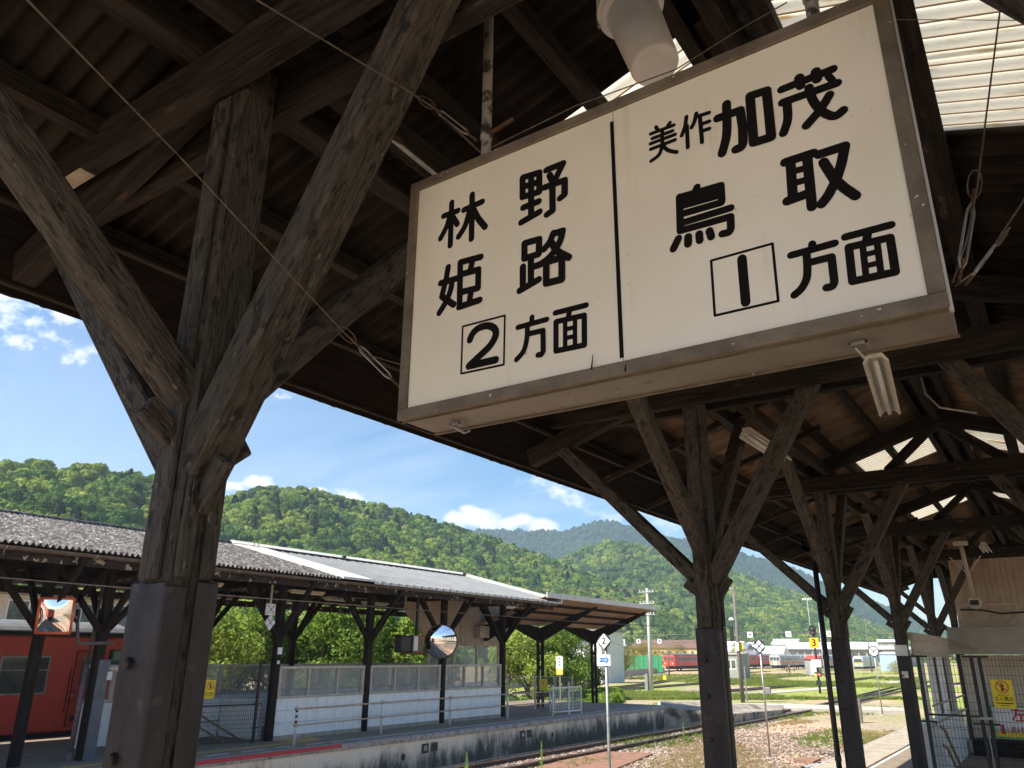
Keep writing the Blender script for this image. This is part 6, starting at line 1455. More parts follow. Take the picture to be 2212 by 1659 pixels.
# ------------------------------------------------------------------ poles, signals
def pole_px(name, label, base, top, r0_, r1_, m, cat='pole', group=None, lean=0):
    p = G(*base); z = ZT(*top, p); t = thing(name, label, cat, p, group); MB().tube([p - Vector((0, 0, .3)), (p.x, p.y, z)], [r0_, r1_], 10).build('pole', m, t, smooth=True); return t, p, z
t, p, z = pole_px('utility_pole', 'tall pale concrete utility pole with crossarms right of the steel canopy', (1408, 1492), (1393, 1271), .22, .12, CONCP)
p_px = 1760 / math.hypot(p.x, p.y)
for k, dz in enumerate((.35, 1.45, 2.5)):
    MB().beam((p.x - .8, p.y - .16, z - dz), (p.x + .8, p.y - .16, z - dz), .06, .07).build('crossarm', CONCP, t)
    for s in (-.7, -.35, .35, .7): MB().lathe((p.x + s, p.y - .16, z - dz + .035), (0, 0, 1), [(0, .03), (.06, .06), (.12, .06), (.16, .03)], 8).build('insulator', WHITEP, t)
MB().box(p.x - .55, p.x - .25, p.y - .3, p.y, p.z, p.z + 1.5).build('relay_box', GALV, t); 
for (dx, dy) in ((-60, 8), (70, 90)):
    pass
pw = p.copy(); zw = z
t, p, z = pole_px('lamp_pole', 'old grey pole with two white lamps and a signal right of the second post', (1605, 1518), (1591, 1268), .16, .10, POLED, 'pole')
for (zz, s) in ((z - .1, -1), (ZT(1590, 1338, p), -1)):
    MB().tube([(p.x, p.y, zz), (p.x - .35, p.y - .1, zz + .05)], .03, 6).build('lamp_arm', GALV, t); MB().lathe((p.x - .30, p.y - .15, zz + .14), (0, 0, -1), [(0, .06), (.06, .15), (.16, .20), (.20, .20)], 14).build('lamp_shade', WHITEP, t, smooth=True)
zz = ZT(1590, 1365, p); sgn_ = MB().box(p.x - .50, p.x - .22, p.y - .2, p.y - .1, zz - .65, zz + .45).build('signal_backplate', BLKST, t, bevel=.1)
MB().box(p.x - .34, p.x + .30, p.y + .17, p.y + .2, ZT(1600, 1408, p), ZT(1600, 1387, p)).build('orange_plate', YEL, t); MB().box(p.x - .12, p.x + .12, p.y - .22, p.y - .18, ZT(1600, 1406, p), ZT(1600, 1388, p)).build('white_box', WSIGN, t)
MB().tube([(p.x + .32, p.y, p.z), (p.x + .32, p.y, ZT(1605, 1440, p))], .05, 8).build('side_pipe', GALV, t)
# signal 3
p = G(1772, 1498); t = thing('signal_mast', 'black two lamp signal above an orange plate numbered 3', 'signal', p); D = math.hypot(p.x, p.y)
MB().tube([p, (p.x, p.y, ZT(1763, 1350, p))], .10, 10).build('mast', BLKST, t, smooth=True)
za, zb = ZT(1763, 1374, p), ZT(1763, 1350, p); w = .32
b = MB(); n = 10; prf = [(w * math.cos(a), zb - w + w * math.sin(a)) for a in np.linspace(0, math.pi, n)] + [(-w * math.cos(a), za + w - w * math.sin(a)) for a in np.linspace(0, math.pi, n)]
b.v = [(p.x + x, p.y - .14, z) for x, z in prf] + [(p.x + x, p.y - .10, z) for x, z in prf]; n = len(prf); b.f = [tuple(range(n)), tuple(range(n, 2 * n))[::-1]] + [(k, n + k, n + (k + 1) % n, (k + 1) % n) for k in range(n)]
bp = b.build('backplate', BLKST, t)
for f in (.3, .68): MB().lathe((p.x, p.y - .15, za + (zb - za) * f), (0, -1, 0), [(0, .10), (.18, .11)], 12).build('hood', GUTTER, bp)
z3a, z3b = ZT(1762, 1400, p), ZT(1762, 1378, p); wx = (z3b - z3a) * .46
MB().box(p.x - wx, p.x + wx, p.y - .16, p.y - .13, z3a, z3b).build('number_plate', mat('orange yellow sign', (.86, .42, .01), (.80, .38, .01), 3, .4), t)
text('3', (z3b - z3a) * .95, BLACK, (p.x, p.y - .17, (z3a + z3b) / 2), (1, 0, 0), t, thick=.012)
za, zb = ZT(1765, 1441, p), ZT(1765, 1425, p); MB().box(p.x - .42, p.x + .42, p.y - .17, p.y - .14, za, zb).build('white_plate', WSIGN, t); MB().box(p.x - .44, p.x + .44, p.y - .145, p.y - .135, za - .03, zb + .03).build('red_border', REDS, t)
MB().box(p.x - .2, p.x + .2, p.y - .2, p.y + .1, ZT(1768, 1480, p), ZT(1768, 1470, p)).build('relay_case', BLKST, t)
sl_ = MB().box(p.x - .3, p.x + .3, p.y - .2, p.y - .02, ZT(1768, 1462, p), ZT(1768, 1452, p)).build('low_lamp_case', BLKST, t)
RL = mat('lit red lamp', (.8, .05, .03), (.7, .05, .03), 3, .4, emit=((1, .05, .02), 3)); OL = mat('lit amber lamp', (.8, .4, .03), (.7, .3, .03), 3, .4, emit=((1, .45, .03), 2))
MB().disc((p.x + .14, p.y - .205, ZT(1768, 1457, p)), (0, -1, 0), .10, 12).build('red_lens', RL, sl_); MB().disc((p.x - .17, p.y - .205, ZT(1768, 1458, p)), (0, -1, 0), .11, 12).build('amber_lens', OL, sl_)
# thin far poles
for i, (base, top, r, m, lab) in enumerate([((1291, 1470), (1283, 1378), .12, POLED, 'thin dark pole left of the concrete pole over the green net'), ((1446, 1462), (1437, 1382), .13, POLED, 'dark pole standing before the first red car'), ((1783, 1463), (1774, 1345), .15, CONCP, 'pale pole just right of the signal numbered 3'),
    ((1884, 1452), (1872, 1335), .16, POLED, 'tall dark pole between yellow faced train and blue shed'), ((1700, 1452), (1695, 1398), .12, POLED, 'dark pole left of the walking worker'), ((1716, 1450), (1708, 1392), .10, POLED, 'thinner dark pole beside the walking worker'), ((1760, 1440), (1756, 1292), .13, CONCP, 'tall lattice pale pole with floodlights above the signal'),
    ((1620, 1456), (1612, 1395), .11, POLED, 'thin pole beside the lamp pole over the red cars')]):
    t, p, z = pole_px('far_pole', lab, base, top, r, r * .7, m, 'pole', 'poles standing in the yard')
    if i == 6:
        for s in (-1.4, -.6, .6, 1.4): MB().box(p.x + s - .25, p.x + s + .25, p.y - .3, p.y, z - .5, z).build('floodlight', WHITEP, t)
        MB().beam((p.x - 1.8, p.y, z - .6), (p.x + 1.8, p.y, z - .6), .15, .15).build('crossarm', CONCP, t)
    elif i in (0, 1, 3): MB().beam((p.x - .9, p.y, z - .5), (p.x + .9, p.y, z - .5), .12, .12).build('crossarm', POLED, t)
# gantry with numbered plates
gy = 150.0
gt = thing('signal_gantry', 'thin wire gantry across the yard carrying white number plates', 'gantry', (-50, gy, 0))
ga = atd(1330, 1392, 160); gb = atd(1945, 1370, 160)
lines = [((1330, 1375), (1560, 1368), (1760, 1368), (1950, 1370)), ((1330, 1392), (1560, 1384), (1760, 1384), (1950, 1388))]
for l in lines: MB().tube([atd(x, y, 150 + abs(1600 - x) * .02) for x, y in l], .07, 4).build('cable', POLED, gt)
for (x, y, s) in ((1622, 1371, '4'), (1705, 1370, '3'), (1793, 1369, '2'), (1349, 1386, '8'), (1382, 1385, '7'), (1427, 1385, '6')):
    c = atd(x, y, 150); w = .47 if s in '234' else .36
    pl = MB().box(c.x - w, c.x + w, c.y - .55, c.y - .5, c.z - w, c.z + w).build('number_plate', WSIGN, gt)
    if s in '234': text(s, w * 1.7, BLACK, (c.x, c.y - .57, c.z), (1, 0, 0), pl, thick=.01)
    else: MB().box(c.x - .13, c.x + .13, c.y - .56, c.y - .552, c.z - .2, c.z + .2).build('worn_numeral', BLKST, pl)
# overhead wires from the concrete pole
wt = thing('overhead_wires', 'thin overhead wires strung from the concrete pole across the yard', 'wire', pw)
for (a, c) in (((1393, 1272), (940, 1253)), ((1393, 1290), (960, 1280)), ((1395, 1310), (1600, 1372)), ((1396, 1318), (1620, 1385)), ((1396, 1330), (1540, 1376)), ((1240, 1362), (1500, 1420))):
    A = Vector((pw.x, pw.y, ZT(a[0], a[1], pw))) if a[0] > 1300 else atd(*a, 95); B = atd(*c, 95); MB().tube([A, (A + B) / 2 - Vector((0, 0, .6)), B], .022, 4).build('wire', WIRE, wt)

# ------------------------------------------------------------------ yard trains
def car(parent, origin, L_, colr, roofc, front=None, nwin=8, stripe=None):
    """box car running along +Y from origin (front, left-bottom at rail level)"""
    x0_, y0_, z0_ = origin; W = 2.85; zb = z0_ + 1.0; zt = z0_ + 3.35
    b = MB().box(x0_, x0_ + W, y0_, y0_ + L_, zb, zt).build('body', colr, parent, bevel=.08)
    r = MB(); pr_ = [(x0_ + W / 2 + (W / 2) * math.cos(t), zt + .001 + .42 * math.sin(t)) for t in np.linspace(0, math.pi, 9)]
    for y in (y0_ + .02, y0_ + L_ - .02): r.v += [(x, y, z) for x, z in pr_]
    r.f = [(k, k + 1, 10 + k, 9 + k) for k in range(8)] + [tuple(range(9))[::-1], tuple(range(9, 18))]
    r.build('roof', roofc, parent)
    MB().box(x0_ + .25, x0_ + W - .25, y0_ + 1, y0_ + L_ - 1, z0_ + .35, zb - .002).build('underframe', UNDER, parent)
    for y in (y0_ + 2.2, y0_ + 4.2, y0_ + L_ - 4.2, y0_ + L_ - 2.2):
        MB().lathe((x0_ + W - .35, y, z0_ + .43), (1, 0, 0), [(0, .43), (.12, .43)], 14).build('wheel', UNDER, parent)
    for k in range(nwin):
        y = y0_ + 2.6 + (L_ - 5.2) * k / nwin; w = MB().box(x0_ + W + .001, x0_ + W + .03, y, y + (L_ - 5.2) / nwin * .8, zb + 1.15, zb + 1.95).build('window', GALV, parent)
        MB().box(x0_ + W + .031, x0_ + W + .04, y + .06, y + (L_ - 5.2) / nwin * .8 - .06, zb + 1.2, zb + 1.9).build('pane', GLASS, w)
    for y in (y0_ + 1.0, y0_ + L_ - 2.0): MB().box(x0_ + W + .001, x0_ + W + .02, y, y + 1.0, zb + .05, zb + 2.05).build('door', mat('darker railcar red', (.48, .05, .03), (.40, .04, .025), 2, .4) if colr is TREDF else GALV, parent)
    if stripe: MB().box(x0_ + W + .002, x0_ + W + .012, y0_ + .3, y0_ + L_ - .3, zb + .35, zb + .95).build('stripe', stripe, parent)
    if front == 'flat':
        for (a, c) in ((.25, .95), (1.12, 1.73), (1.9, 2.6)): MB().box(x0_ + a, x0_ + c, y0_ - .02, y0_ - .001, zb + 1.2, zb + 2.0).build('front_window', GLASS, parent)
        MB().box(x0_ + 1.05, x0_ + 1.8, y0_ - .03, y0_ - .002, zb + .05, zb + 1.1).build('front_door', WSIGN if stripe else colr, parent)
        for a in (.35, 2.25):
            MB().disc((x0_ + a + .12, y0_ - .02, zb + .55), (0, -1, 0), .14, 12).build('headlight', WHITEP, parent)
            if stripe: MB().box(x0_ + a - .3 + (.0), x0_ + a + .5, y0_ - .015, y0_ - .003, zb + .35, zb + .95).build('front_band', stripe, parent)
        MB().box(x0_ + 1.2, x0_ + 1.65, y0_ - .5, y0_ - .002, z0_ + .6, z0_ + .9).build('coupler', UNDER, parent)
TREDF = mat('faded railcar red', (.62, .075, .055), (.52, .06, .045), 1, .45)
RAIL_Z = -1.25
tr = thing('red_train', 'long red diesel train stabled across the yard', 'train', atz(1433, 1450, RAIL_Z))
TC = atz(1433, 1450, RAIL_Z)
for k in range(4): car(tr, (TC.x, TC.y + k * 20.6, RAIL_Z + .12), 20, TREDF, TROOF, 'flat' if k == 0 else None)
SILV = mat('silver train side', (.50, .51, .52), (.42, .43, .44), 1, .4, metallic=.3); OB = mat('orange band', (.80, .22, .06), (.72, .2, .05), 3, .5)
c = atz(1664, 1447, RAIL_Z)
t2 = thing('silver_train', 'silver railcar with orange bands on its dark windowed face in the yard', 'train', c)
for k in range(2): car(t2, (c.x, c.y + k * 20.6, RAIL_Z + .15), 20, SILV, SILV, 'flat' if k == 0 else None, stripe=OB)
c = atz(1741, 1449, RAIL_Z); t3 = thing('silver_train', 'pale green fronted railcar half hidden behind the signal and third post', 'train', c)
for k in range(2): car(t3, (c.x, c.y + k * 20.6, RAIL_Z + .15), 20, mat('pale teal side', (.40, .52, .52), (.35, .46, .46), 1, .4), SILV, 'flat' if k == 0 else None, stripe=OB)
c = atz(1843, 1448, RAIL_Z); t4 = thing('express_railcar', 'rounded silver express railcar with yellow nose facing the camera', 'train', c)
b = MB(); secs = [(0, .80, .74), (.35, .94, .90), (1.2, 1.0, 1.0), (20, 1, 1)]; pr_ = body_section(1.5, 0, 2.75, .75); n = len(pr_)
for (dy, sx__, sz__) in secs: b.v += [(c.x + 1.5 + x * sx__, c.y + dy, RAIL_Z + .95 + z * sz__) for x, z in pr_]
for i in range(3):
    for k in range(n): b.f.append((i * n + k, i * n + (k + 1) % n, (i + 1) * n + (k + 1) % n, (i + 1) * n + k))
b.f += [tuple(range(n))[::-1]]; b.build('body', SILV, t4)
MB().hexa([(c.x + .45, c.y - .06, RAIL_Z + 2.0), (c.x + 2.55, c.y - .06, RAIL_Z + 2.0), (c.x + 2.5, c.y - .004, RAIL_Z + 2.0), (c.x + .5, c.y - .004, RAIL_Z + 2.0), (c.x + .6, c.y - .05, RAIL_Z + 2.95), (c.x + 2.4, c.y - .05, RAIL_Z + 2.95), (c.x + 2.4, c.y - .004, RAIL_Z + 2.9), (c.x + .6, c.y - .004, RAIL_Z + 2.9)]).build('windscreen', GLASS, t4)
b = MB(); b.quad((c.x + .4, c.y - .02, RAIL_Z + 1.95), (c.x + 1.5, c.y - .02, RAIL_Z + 1.35), (c.x + 2.6, c.y - .02, RAIL_Z + 1.95)); b.build('yellow_nose', YEL, t4); MB().box(c.x + .3, c.x + 2.7, c.y + .1, c.y + 19, RAIL_Z + .35, RAIL_Z + .948).build('underframe', UNDER, t4)
c = atz(1630, 1447, RAIL_Z); t5 = thing('silver_train', 'pale parked railcars between the red train and the orange banded railcar', 'train', (c.x, c.y + 40, RAIL_Z)); car(t5, (c.x, c.y + 40, RAIL_Z + .15), 20, SILV, SILV, 'flat')

t6 = thing('red_railcar', 'red railcar caught in the round and square mirrors, standing on the near track', 'train', (-14.27, -12, -.76))
car(t6, (-15.7, -22.5, -.76), 20, TRED, TROOF, None)
# sheds and huts
def shed(name, label, cat, x0_, x1_, y0_, dep, zb, zt, wm, rm, lean=.15, win=None, ribs=0, door=None):
    t = thing(name, label, cat, ((x0_ + x1_) / 2, y0_, zb))
    MB().box(x0_, x1_, y0_, y0_ + dep, zb, zt).build('wall', wm, t); MB().hexa([(x0_ - .15, y0_ - .2, zt + .001), (x1_ + .15, y0_ - .2, zt + .001), (x1_ + .15, y0_ + dep + .1, zt + .001), (x0_ - .15, y0_ + dep + .1, zt + .001), (x0_ - .15, y0_ - .2, zt + .12), (x1_ + .15, y0_ - .2, zt + .12), (x1_ + .15, y0_ + dep + .1, zt + .12 + lean), (x0_ - .15, y0_ + dep + .1, zt + .12 + lean)]).build('roof', rm, t)
    for k in range(ribs): x = x0_ + (x1_ - x0_) * (k + .5) / ribs; MB().box(x - .03, x + .03, y0_ - .03, y0_ - .001, zb, zt).build('rib', wm, t)
    if win:
        a, c_, e, f = win; w = MB().box(x0_ + (x1_ - x0_) * a, x0_ + (x1_ - x0_) * c_, y0_ - .03, y0_ - .001, zb + (zt - zb) * e, zb + (zt - zb) * f).build('window', WHITEP, t)
        for s in (0, 1): xa = x0_ + (x1_ - x0_) * (a + (c_ - a) * (s * .5 + .05)); xb = x0_ + (x1_ - x0_) * (a + (c_ - a) * (s * .5 + .45)); MB().box(xa, xb, y0_ - .036, y0_ - .031, zb + (zt - zb) * (e + .04), zb + (zt - zb) * (f - .04)).build('pane', GLASS, w)
    if door: MB().box(x0_ + (x1_ - x0_) * door[0], x0_ + (x1_ - x0_) * door[1], y0_ - .03, y0_ - .001, zb, zb + (zt - zb) * .85).build('door', WHITEP, t)
    return t
def shed_px(name, label, xl, xr, yb, yt, dep, wm, rm, **k):
    a = G(xl, yb); c_ = aty(xr, yb, a.y); zt = aty(xl, yt, a.y).z; return shed(name, label, 'hut', a.x, c_.x, a.y, dep, gz(a.x, a.y) - .2, zt, wm, rm, **k)
BLUEW = mat('pale blue sheet', (.36, .47, .62), (.30, .40, .54), 2, .6); GREYW = mat('grey hut render', (.30, .31, .28), (.22, .23, .20), 2, .8)
shed_px('trackside_hut', 'grey trackside hut with white framed window behind the second post', 1560, 1602, 1466, 1414, 4, GREYW, CONC, win=(.25, .78, .42, .82))
shed_px('storage_shed', 'pale blue corrugated storage shed in the yard at right', 1904, 1942, 1450, 1413, 6, BLUEW, WHITEP, ribs=9, lean=.5)
shed_px('relay_hut', 'small hut with red roof left of the signal mast', 1741, 1768, 1459, 1424, 3, GREYW, TREDF, door=(.45, .9), lean=.6)

# ------------------------------------------------------------------ town
def house(label, x0_, x1_, y0_, dep, zb, ze, zr, wm, rm, wins=3, floors=1, name='house', cat='house'):
    t = thing(name, label, cat, ((x0_ + x1_) / 2, y0_, zb), 'houses of the town beyond the yard')
    MB().box(x0_, x1_, y0_, y0_ + dep, zb, ze).build('wall', wm, t)
    ym = y0_ + dep / 2; o = .5
    r = MB(); r.quad((x0_ - o, y0_ - o, ze), (x1_ + o, y0_ - o, ze), (x1_ + o, ym, zr), (x0_ - o, ym, zr)); r.quad((x0_ - o, ym, zr), (x1_ + o, ym, zr), (x1_ + o, y0_ + dep + o, ze), (x0_ - o, y0_ + dep + o, ze))
    i = len(r.v); r.v += [(x0_ - .01, y0_, ze), (x0_ - .01, y0_ + dep, ze), (x0_ - .01, ym, zr), (x1_ + .01, y0_, ze), (x1_ + .01, y0_ + dep, ze), (x1_ + .01, ym, zr)]; r.f += [(i, i + 1, i + 2), (i + 3, i + 5, i + 4)]
    rf = r.build('roof', rm, t); md = rf.modifiers.new('thickness', 'SOLIDIFY'); md.thickness = .25; md.offset = 0
    fh = (ze - zb) / floors
    for f in range(floors):
        for k in range(wins):
            x = x0_ + (x1_ - x0_) * (k + .3) / wins; w_ = (x1_ - x0_) / wins * .4
            w = MB().box(x, x + w_, y0_ - .08, y0_ - .002, zb + f * fh + fh * .35, zb + f * fh + fh * .78).build('window', WHITEP, t); MB().box(x + .1, x + w_ - .1, y0_ - .1, y0_ - .081, zb + f * fh + fh * .39, zb + f * fh + fh * .74).build('pane', GLASS, w)
    return t
def house_px(label, xl, xr, ybase, yeave, yridge, D, dep, wm, rm, **k):
    a = atd(xl, yeave, D); c_ = aty(xr, yeave, a.y); zb = -2.2; house(label, a.x, c_.x, a.y, dep, zb, a.z, aty(xl, yridge, a.y + dep / 2).z, wm, rm, **k)
YW = mat('yellow render', (.62, .44, .16), (.55, .38, .13), 1, .8); BR = mat('brown tile roof', (.19, .10, .075), (.14, .075, .055), 2, .7); WR = mat('glaring pale roof', (.78, .80, .82), (.70, .72, .74), 1, .35); GR = mat('grey tile roof', (.22, .23, .25), (.15, .16, .18), 1, .5); CW = mat('cream render', (.55, .52, .46), (.48, .45, .40), 1, .8); LW = mat('light render', (.66, .66, .63), (.58, .58, .55), 1, .8); GW = mat('grey concrete render', (.34, .32, .30), (.26, .25, .23), 1, .8)
house_px('yellow two storey building with brown roof behind the red train', 1362, 1520, 1420, 1400, 1384, 300, 14, YW, BR, wins=10, floors=2, name='yellow_building', cat='building')
specs = [(1300, 1340, 1404, 1392, 330, CW, WR), (1340, 1362, 1408, 1399, 320, LW, GR), (1485, 1512, 1396, 1386, 380, CW, WR), (1545, 1575, 1408, 1398, 330, LW, WR), (1578, 1612, 1402, 1390, 360, CW, GR), (1612, 1640, 1398, 1388, 380, LW, WR), (1640, 1690, 1412, 1396, 330, CW, WR), (1668, 1720, 1392, 1381, 420, CW, WR), (1700, 1752, 1400, 1388, 400, GW, WR),
         (1560, 1600, 1396, 1386, 430, CW, WR), (1752, 1790, 1398, 1388, 430, CW, WR), (1810, 1850, 1396, 1386, 440, LW, WR), (1850, 1905, 1396, 1387, 430, CW, WR), (1895, 1950, 1388, 1382, 400, GW, WR), (1600, 1630, 1414, 1406, 310, GW, GR), (1230, 1262, 1398, 1386, 250, LW, GR), (1262, 1300, 1408, 1398, 300, CW, WR)]
labs = ['white roofed house left of the yellow building', 'low grey roofed house touching the yellow building left end', 'pale roofed house above the right end of the yellow building', 'white roofed low house just behind the grey hut', 'grey roofed house behind the lamp pole', 'small white roofed house right of the lamp pole', 'large glaring white roofed house above the orange banded railcar', 'highest white roofed house before the hill', 'grey walled house left of the signal numbered 3',
        'white roof far behind the lamp pole', 'white roofed house behind the orange number plate', 'pale house behind the third post', 'wide white roofed house above the express railcar', 'flat pale building above the blue shed', 'low dark roofed house behind the lamp pole foot', 'pale house by the steel canopy corner', 'pale low house behind the olive tree']
for (xl, xr, ye, yr, D, wm, rm), lab in zip(specs, labs): house_px(lab, xl, xr, 1420, ye, yr, D, 9, wm, rm, wins=3, floors=1 if D < 340 else 2)
# white tall house behind the sign post
wh = thing('white_house', 'tall white house seen behind the steel column and numbered sign', 'house', (-45, 95, 0)); a = atd(1277, 1440, 100); c_ = aty(1300, 1440, a.y); zt = aty(1280, 1364, a.y).z
MB().box(a.x, c_.x, a.y, a.y + 6, -2, zt).build('wall', LW, wh); MB().box(a.x - .3, c_.x + .3, a.y - .3, a.y + 6.3, zt + .001, zt + .25).build('roof', GR, wh)
for z in (1.2, 3.6): MB().box(a.x + .5, a.x + .8, a.y - .05, a.y - .002, z, z + 1.3).build('window', GLASS, wh)
# long roundhouse behind the trains
rh = thing('roundhouse', 'long grey roundhouse with pale roof edge and many bays behind the trains', 'building', (-50, 330, 0))
D = 350; a = atd(1690, 1402, D); e_ = aty(1960, 1402, a.y); zt = a.z; nb_ = 16; bw = (e_.x - a.x) / nb_
MB().box(a.x, e_.x, a.y + .5, a.y + 20, -2.2, zt).build('wall', GW, rh); MB().box(a.x - 1, e_.x + 1, a.y - 1, a.y + 21, zt + .002, zt + 1.0).build('roof', WR, rh)
for k in range(nb_):
    x = a.x + k * bw; MB().box(x - .3, x + .3, a.y, a.y + .498, -2.2, zt).build('pier', GW, rh)
    w = MB().box(x + .3 + bw * .1, x + bw * .85, a.y + .42, a.y + .498, zt - 4.5, zt - 1.8).build('window', GLASS, rh); MB().box(x + .3 + bw * .1, x + bw * .85, a.y + .42, a.y + .498, -2.2, zt - 6.0).build('bay_door', UNDER, rh)
# green net and yard wall
gn = thing('green_net', 'green netting fence left of the red train', 'fence', atd(1350, 1430, 160))
NET = mat('green netting', (.04, .34, .13), (.03, .28, .10), 3, .7)
A = atd(1338, 1448, 165); B = atd(1432, 1448, 165); n = 9
for k in range(n):
    p0 = A + (B - A) * k / n; p1 = A + (B - A) * (k + 1) / n; zt = atd(1350, 1416, 165).z
    MB().hexa([(p0.x, p0.y, -1.0), (p1.x - .05, p1.y, -1.0), (p1.x - .05, p1.y + .05, -1.0), (p0.x, p0.y + .05, -1.0), (p0.x, p0.y, zt), (p1.x - .05, p1.y, zt), (p1.x - .05, p1.y + .05, zt), (p0.x, p0.y + .05, zt)]).build('net_panel', NET, gn); MB().tube([(p0.x, p0.y - .05, -2), (p0.x, p0.y - .05, zt + .1)], .06, 6).build('post', GALV, gn)
yw = thing('yard_wall', 'long weathered concrete wall along the back of the yard', 'wall', atd(1200, 1450, 100))
pts = [atd(990, 1462, 72), atd(1150, 1462, 88), atd(1290, 1460, 120), atd(1435, 1455, 175)]
for q0, q1 in zip(pts, pts[1:]):
    n = 6
    for k in range(n):
        p0 = q0 + (q1 - q0) * k / n; p1 = q0 + (q1 - q0) * (k + 1) / n; d = (p1 - p0); d.z = 0; d.normalize(); nn_ = Vector((d.y, -d.x, 0)) * .12; p1 = p1 - d * .03
        z0_ = -2.2; z1_ = -.15
        MB().hexa([(p0 + nn_).to_tuple()[:2] + (z0_,), (p1 + nn_).to_tuple()[:2] + (z0_,), (p1 - nn_).to_tuple()[:2] + (z0_,), (p0 - nn_).to_tuple()[:2] + (z0_,), (p0 + nn_).to_tuple()[:2] + (z1_,), (p1 + nn_).to_tuple()[:2] + (z1_,), (p1 - nn_).to_tuple()[:2] + (z1_,), (p0 - nn_).to_tuple()[:2] + (z1_,)]).build('wall_panel', CONC, yw)
# parked vans behind the platform trees
for i, (px, py, D, m, lab) in enumerate(((925, 1427, 52, WHITEP, 'white van parked behind the trees near the round mirror'), (738, 1412, 50, BLUES, 'blue car glimpsed between the enclosure trees'), (470, 1452, 40, WHITEP, 'white car parked behind the mesh gate'))):
    c = atd(px, py, D); t = thing('parked_car', lab, 'car', c, 'vehicles parked behind the far platform'); zb = gz(c.x, c.y)
    MB().hexa([(c.x - 1.9, c.y - .8, zb + .3), (c.x + 1.9, c.y - .8, zb + .3), (c.x + 1.9, c.y + .8, zb + .3), (c.x - 1.9, c.y + .8, zb + .3), (c.x - 1.85, c.y - .78, zb + .95), (c.x + 1.85, c.y - .78, zb + .9), (c.x + 1.85, c.y + .78, zb + .9), (c.x - 1.85, c.y + .78, zb + .95)]).build('body', m, t, bevel=.08)
    MB().hexa([(c.x - 1.6, c.y - .75, zb + .952), (c.x + 1.1, c.y - .75, zb + .92), (c.x + 1.1, c.y + .75, zb + .92), (c.x - 1.6, c.y + .75, zb + .952), (c.x - 1.3, c.y - .62, zb + 1.55), (c.x + .6, c.y - .62, zb + 1.55), (c.x + .6, c.y + .62, zb + 1.55), (c.x - 1.3, c.y + .62, zb + 1.55)]).build('cabin', GLASS, t)
    MB().box(c.x - 1.25, c.x + .55, c.y - .6, c.y + .6, zb + 1.552, zb + 1.6).build('roof', m, t)
    for s in (-1.15, 1.15):
        for q in (-.82, .66): MB().lathe((c.x + s, c.y + q, zb + .32), (0, 1, 0), [(0, .32), (.16, .32)], 16).build('wheel', UNDER, t)

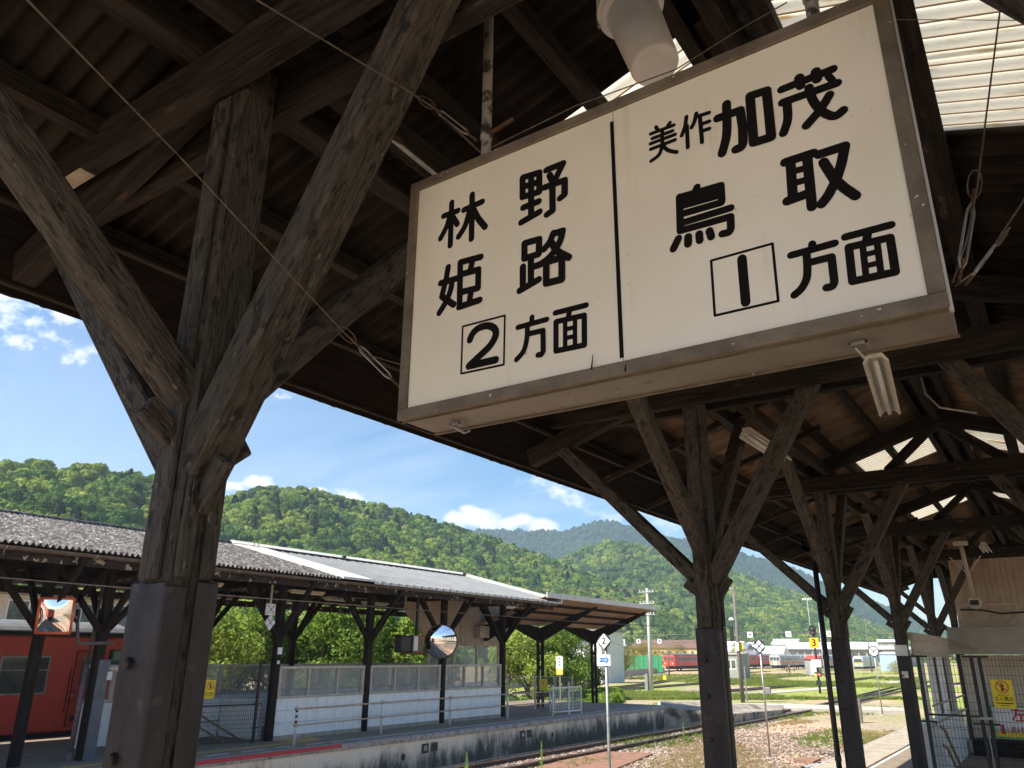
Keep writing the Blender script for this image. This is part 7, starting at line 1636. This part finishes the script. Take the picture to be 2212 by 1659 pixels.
# ------------------------------------------------------------------ worker walking in the yard
def person(px, pyb, pyt):
    p = G(px, pyb); H = 1.72; s = max(1.0, (ZT(px, pyt, p) - p.z) / H); s = min(s, 1.15)
    t = thing('person', 'worker in orange vest and dark trousers walking across the yard', 'person', p)
    J = {'pel': (0, 0, .95), 'ch': (.02, 0, 1.30), 'nk': (.03, 0, 1.46), 'hd': (.05, 0, 1.60), 'ht': (.05, 0, 1.70), 'ls': (.02, -.19, 1.40), 'le': (-.10, -.24, 1.14), 'lh': (.06, -.24, .93), 'rs': (.02, .19, 1.40), 're': (.08, .25, 1.15), 'rh': (.26, .22, 1.0),
         'lp': (0, -.09, .90), 'lk': (.20, -.10, .50), 'la': (.16, -.10, .09), 'lt': (.30, -.11, .04), 'rp': (0, .09, .90), 'rk': (-.10, .10, .50), 'ra': (-.34, .10, .14), 'rt': (-.24, .11, .05)}
    R_ = {'pel': .14, 'ch': .16, 'nk': .06, 'hd': .10, 'ht': .085, 'ls': .07, 'le': .05, 'lh': .04, 'rs': .07, 're': .05, 'rh': .04, 'lp': .10, 'lk': .07, 'la': .05, 'lt': .045, 'rp': .10, 'rk': .07, 'ra': .05, 'rt': .045}
    E_ = [('pel', 'ch'), ('ch', 'nk'), ('nk', 'hd'), ('hd', 'ht'), ('ch', 'ls'), ('ls', 'le'), ('le', 'lh'), ('ch', 'rs'), ('rs', 're'), ('re', 'rh'), ('pel', 'lp'), ('lp', 'lk'), ('lk', 'la'), ('la', 'lt'), ('pel', 'rp'), ('rp', 'rk'), ('rk', 'ra'), ('ra', 'rt')]
    ks = list(J); me_ = bpy.data.meshes.new('body'); me_.from_pydata([tuple(p + Vector(J[k]) * s) for k in ks], [(ks.index(a), ks.index(b_)) for a, b_ in E_], [])
    o = bpy.data.objects.new('body', me_); col.objects.link(o); o.parent = t; o.matrix_parent_inverse = t.matrix_basis.inverted()
    me_.skin_vertices.new() if False else None
    md = o.modifiers.new('skin', 'SKIN')
    for i, k in enumerate(ks):
        v = me_.skin_vertices[0].data[i]; v.radius = (R_[k] * s, R_[k] * s); v.use_root = (k == 'pel')
    o.modifiers.new('sub', 'SUBSURF').levels = 1
    me_.materials.append(mat('navy work clothes', (.05, .055, .08), (.03, .035, .05), 5, .8))
    MB().lathe(p + Vector((.015, 0, 1.0)) * s, (0, 0, 1), [(0, .175 * s), (.2 * s, .165 * s), (.40 * s, .19 * s), (.47 * s, .10 * s)], 14).build('safety_vest', ORANGE, t, smooth=True)
    MB().lathe(p + Vector((.05, 0, 1.62)) * s, (0, 0, 1), [(0, .125 * s), (.06 * s, .12 * s), (.13 * s, .06 * s)], 14).build('helmet', WHITEP, t, smooth=True)
person(1706, 1458, 1438)

# ------------------------------------------------------------------ air
hz = MB().box(-2600, 2600, -600, 3400, -4.2, 400)
HZ = bpy.data.materials.new('summer haze'); HZ.use_nodes = True; nt = HZ.node_tree; nt.nodes.clear()
o_ = nt.nodes.new('ShaderNodeOutputMaterial'); v_ = nt.nodes.new('ShaderNodeVolumePrincipled'); v_.inputs['Color'].default_value = (.66, .82, 1.0, 1); v_.inputs['Density'].default_value = .00023; v_.inputs['Anisotropy'].default_value = .3
nt.links.new(v_.outputs[0], o_.inputs['Volume'])
h_o = hz.build('haze', HZ); tag(h_o, 'pale blue summer haze over the valley', kind='stuff')
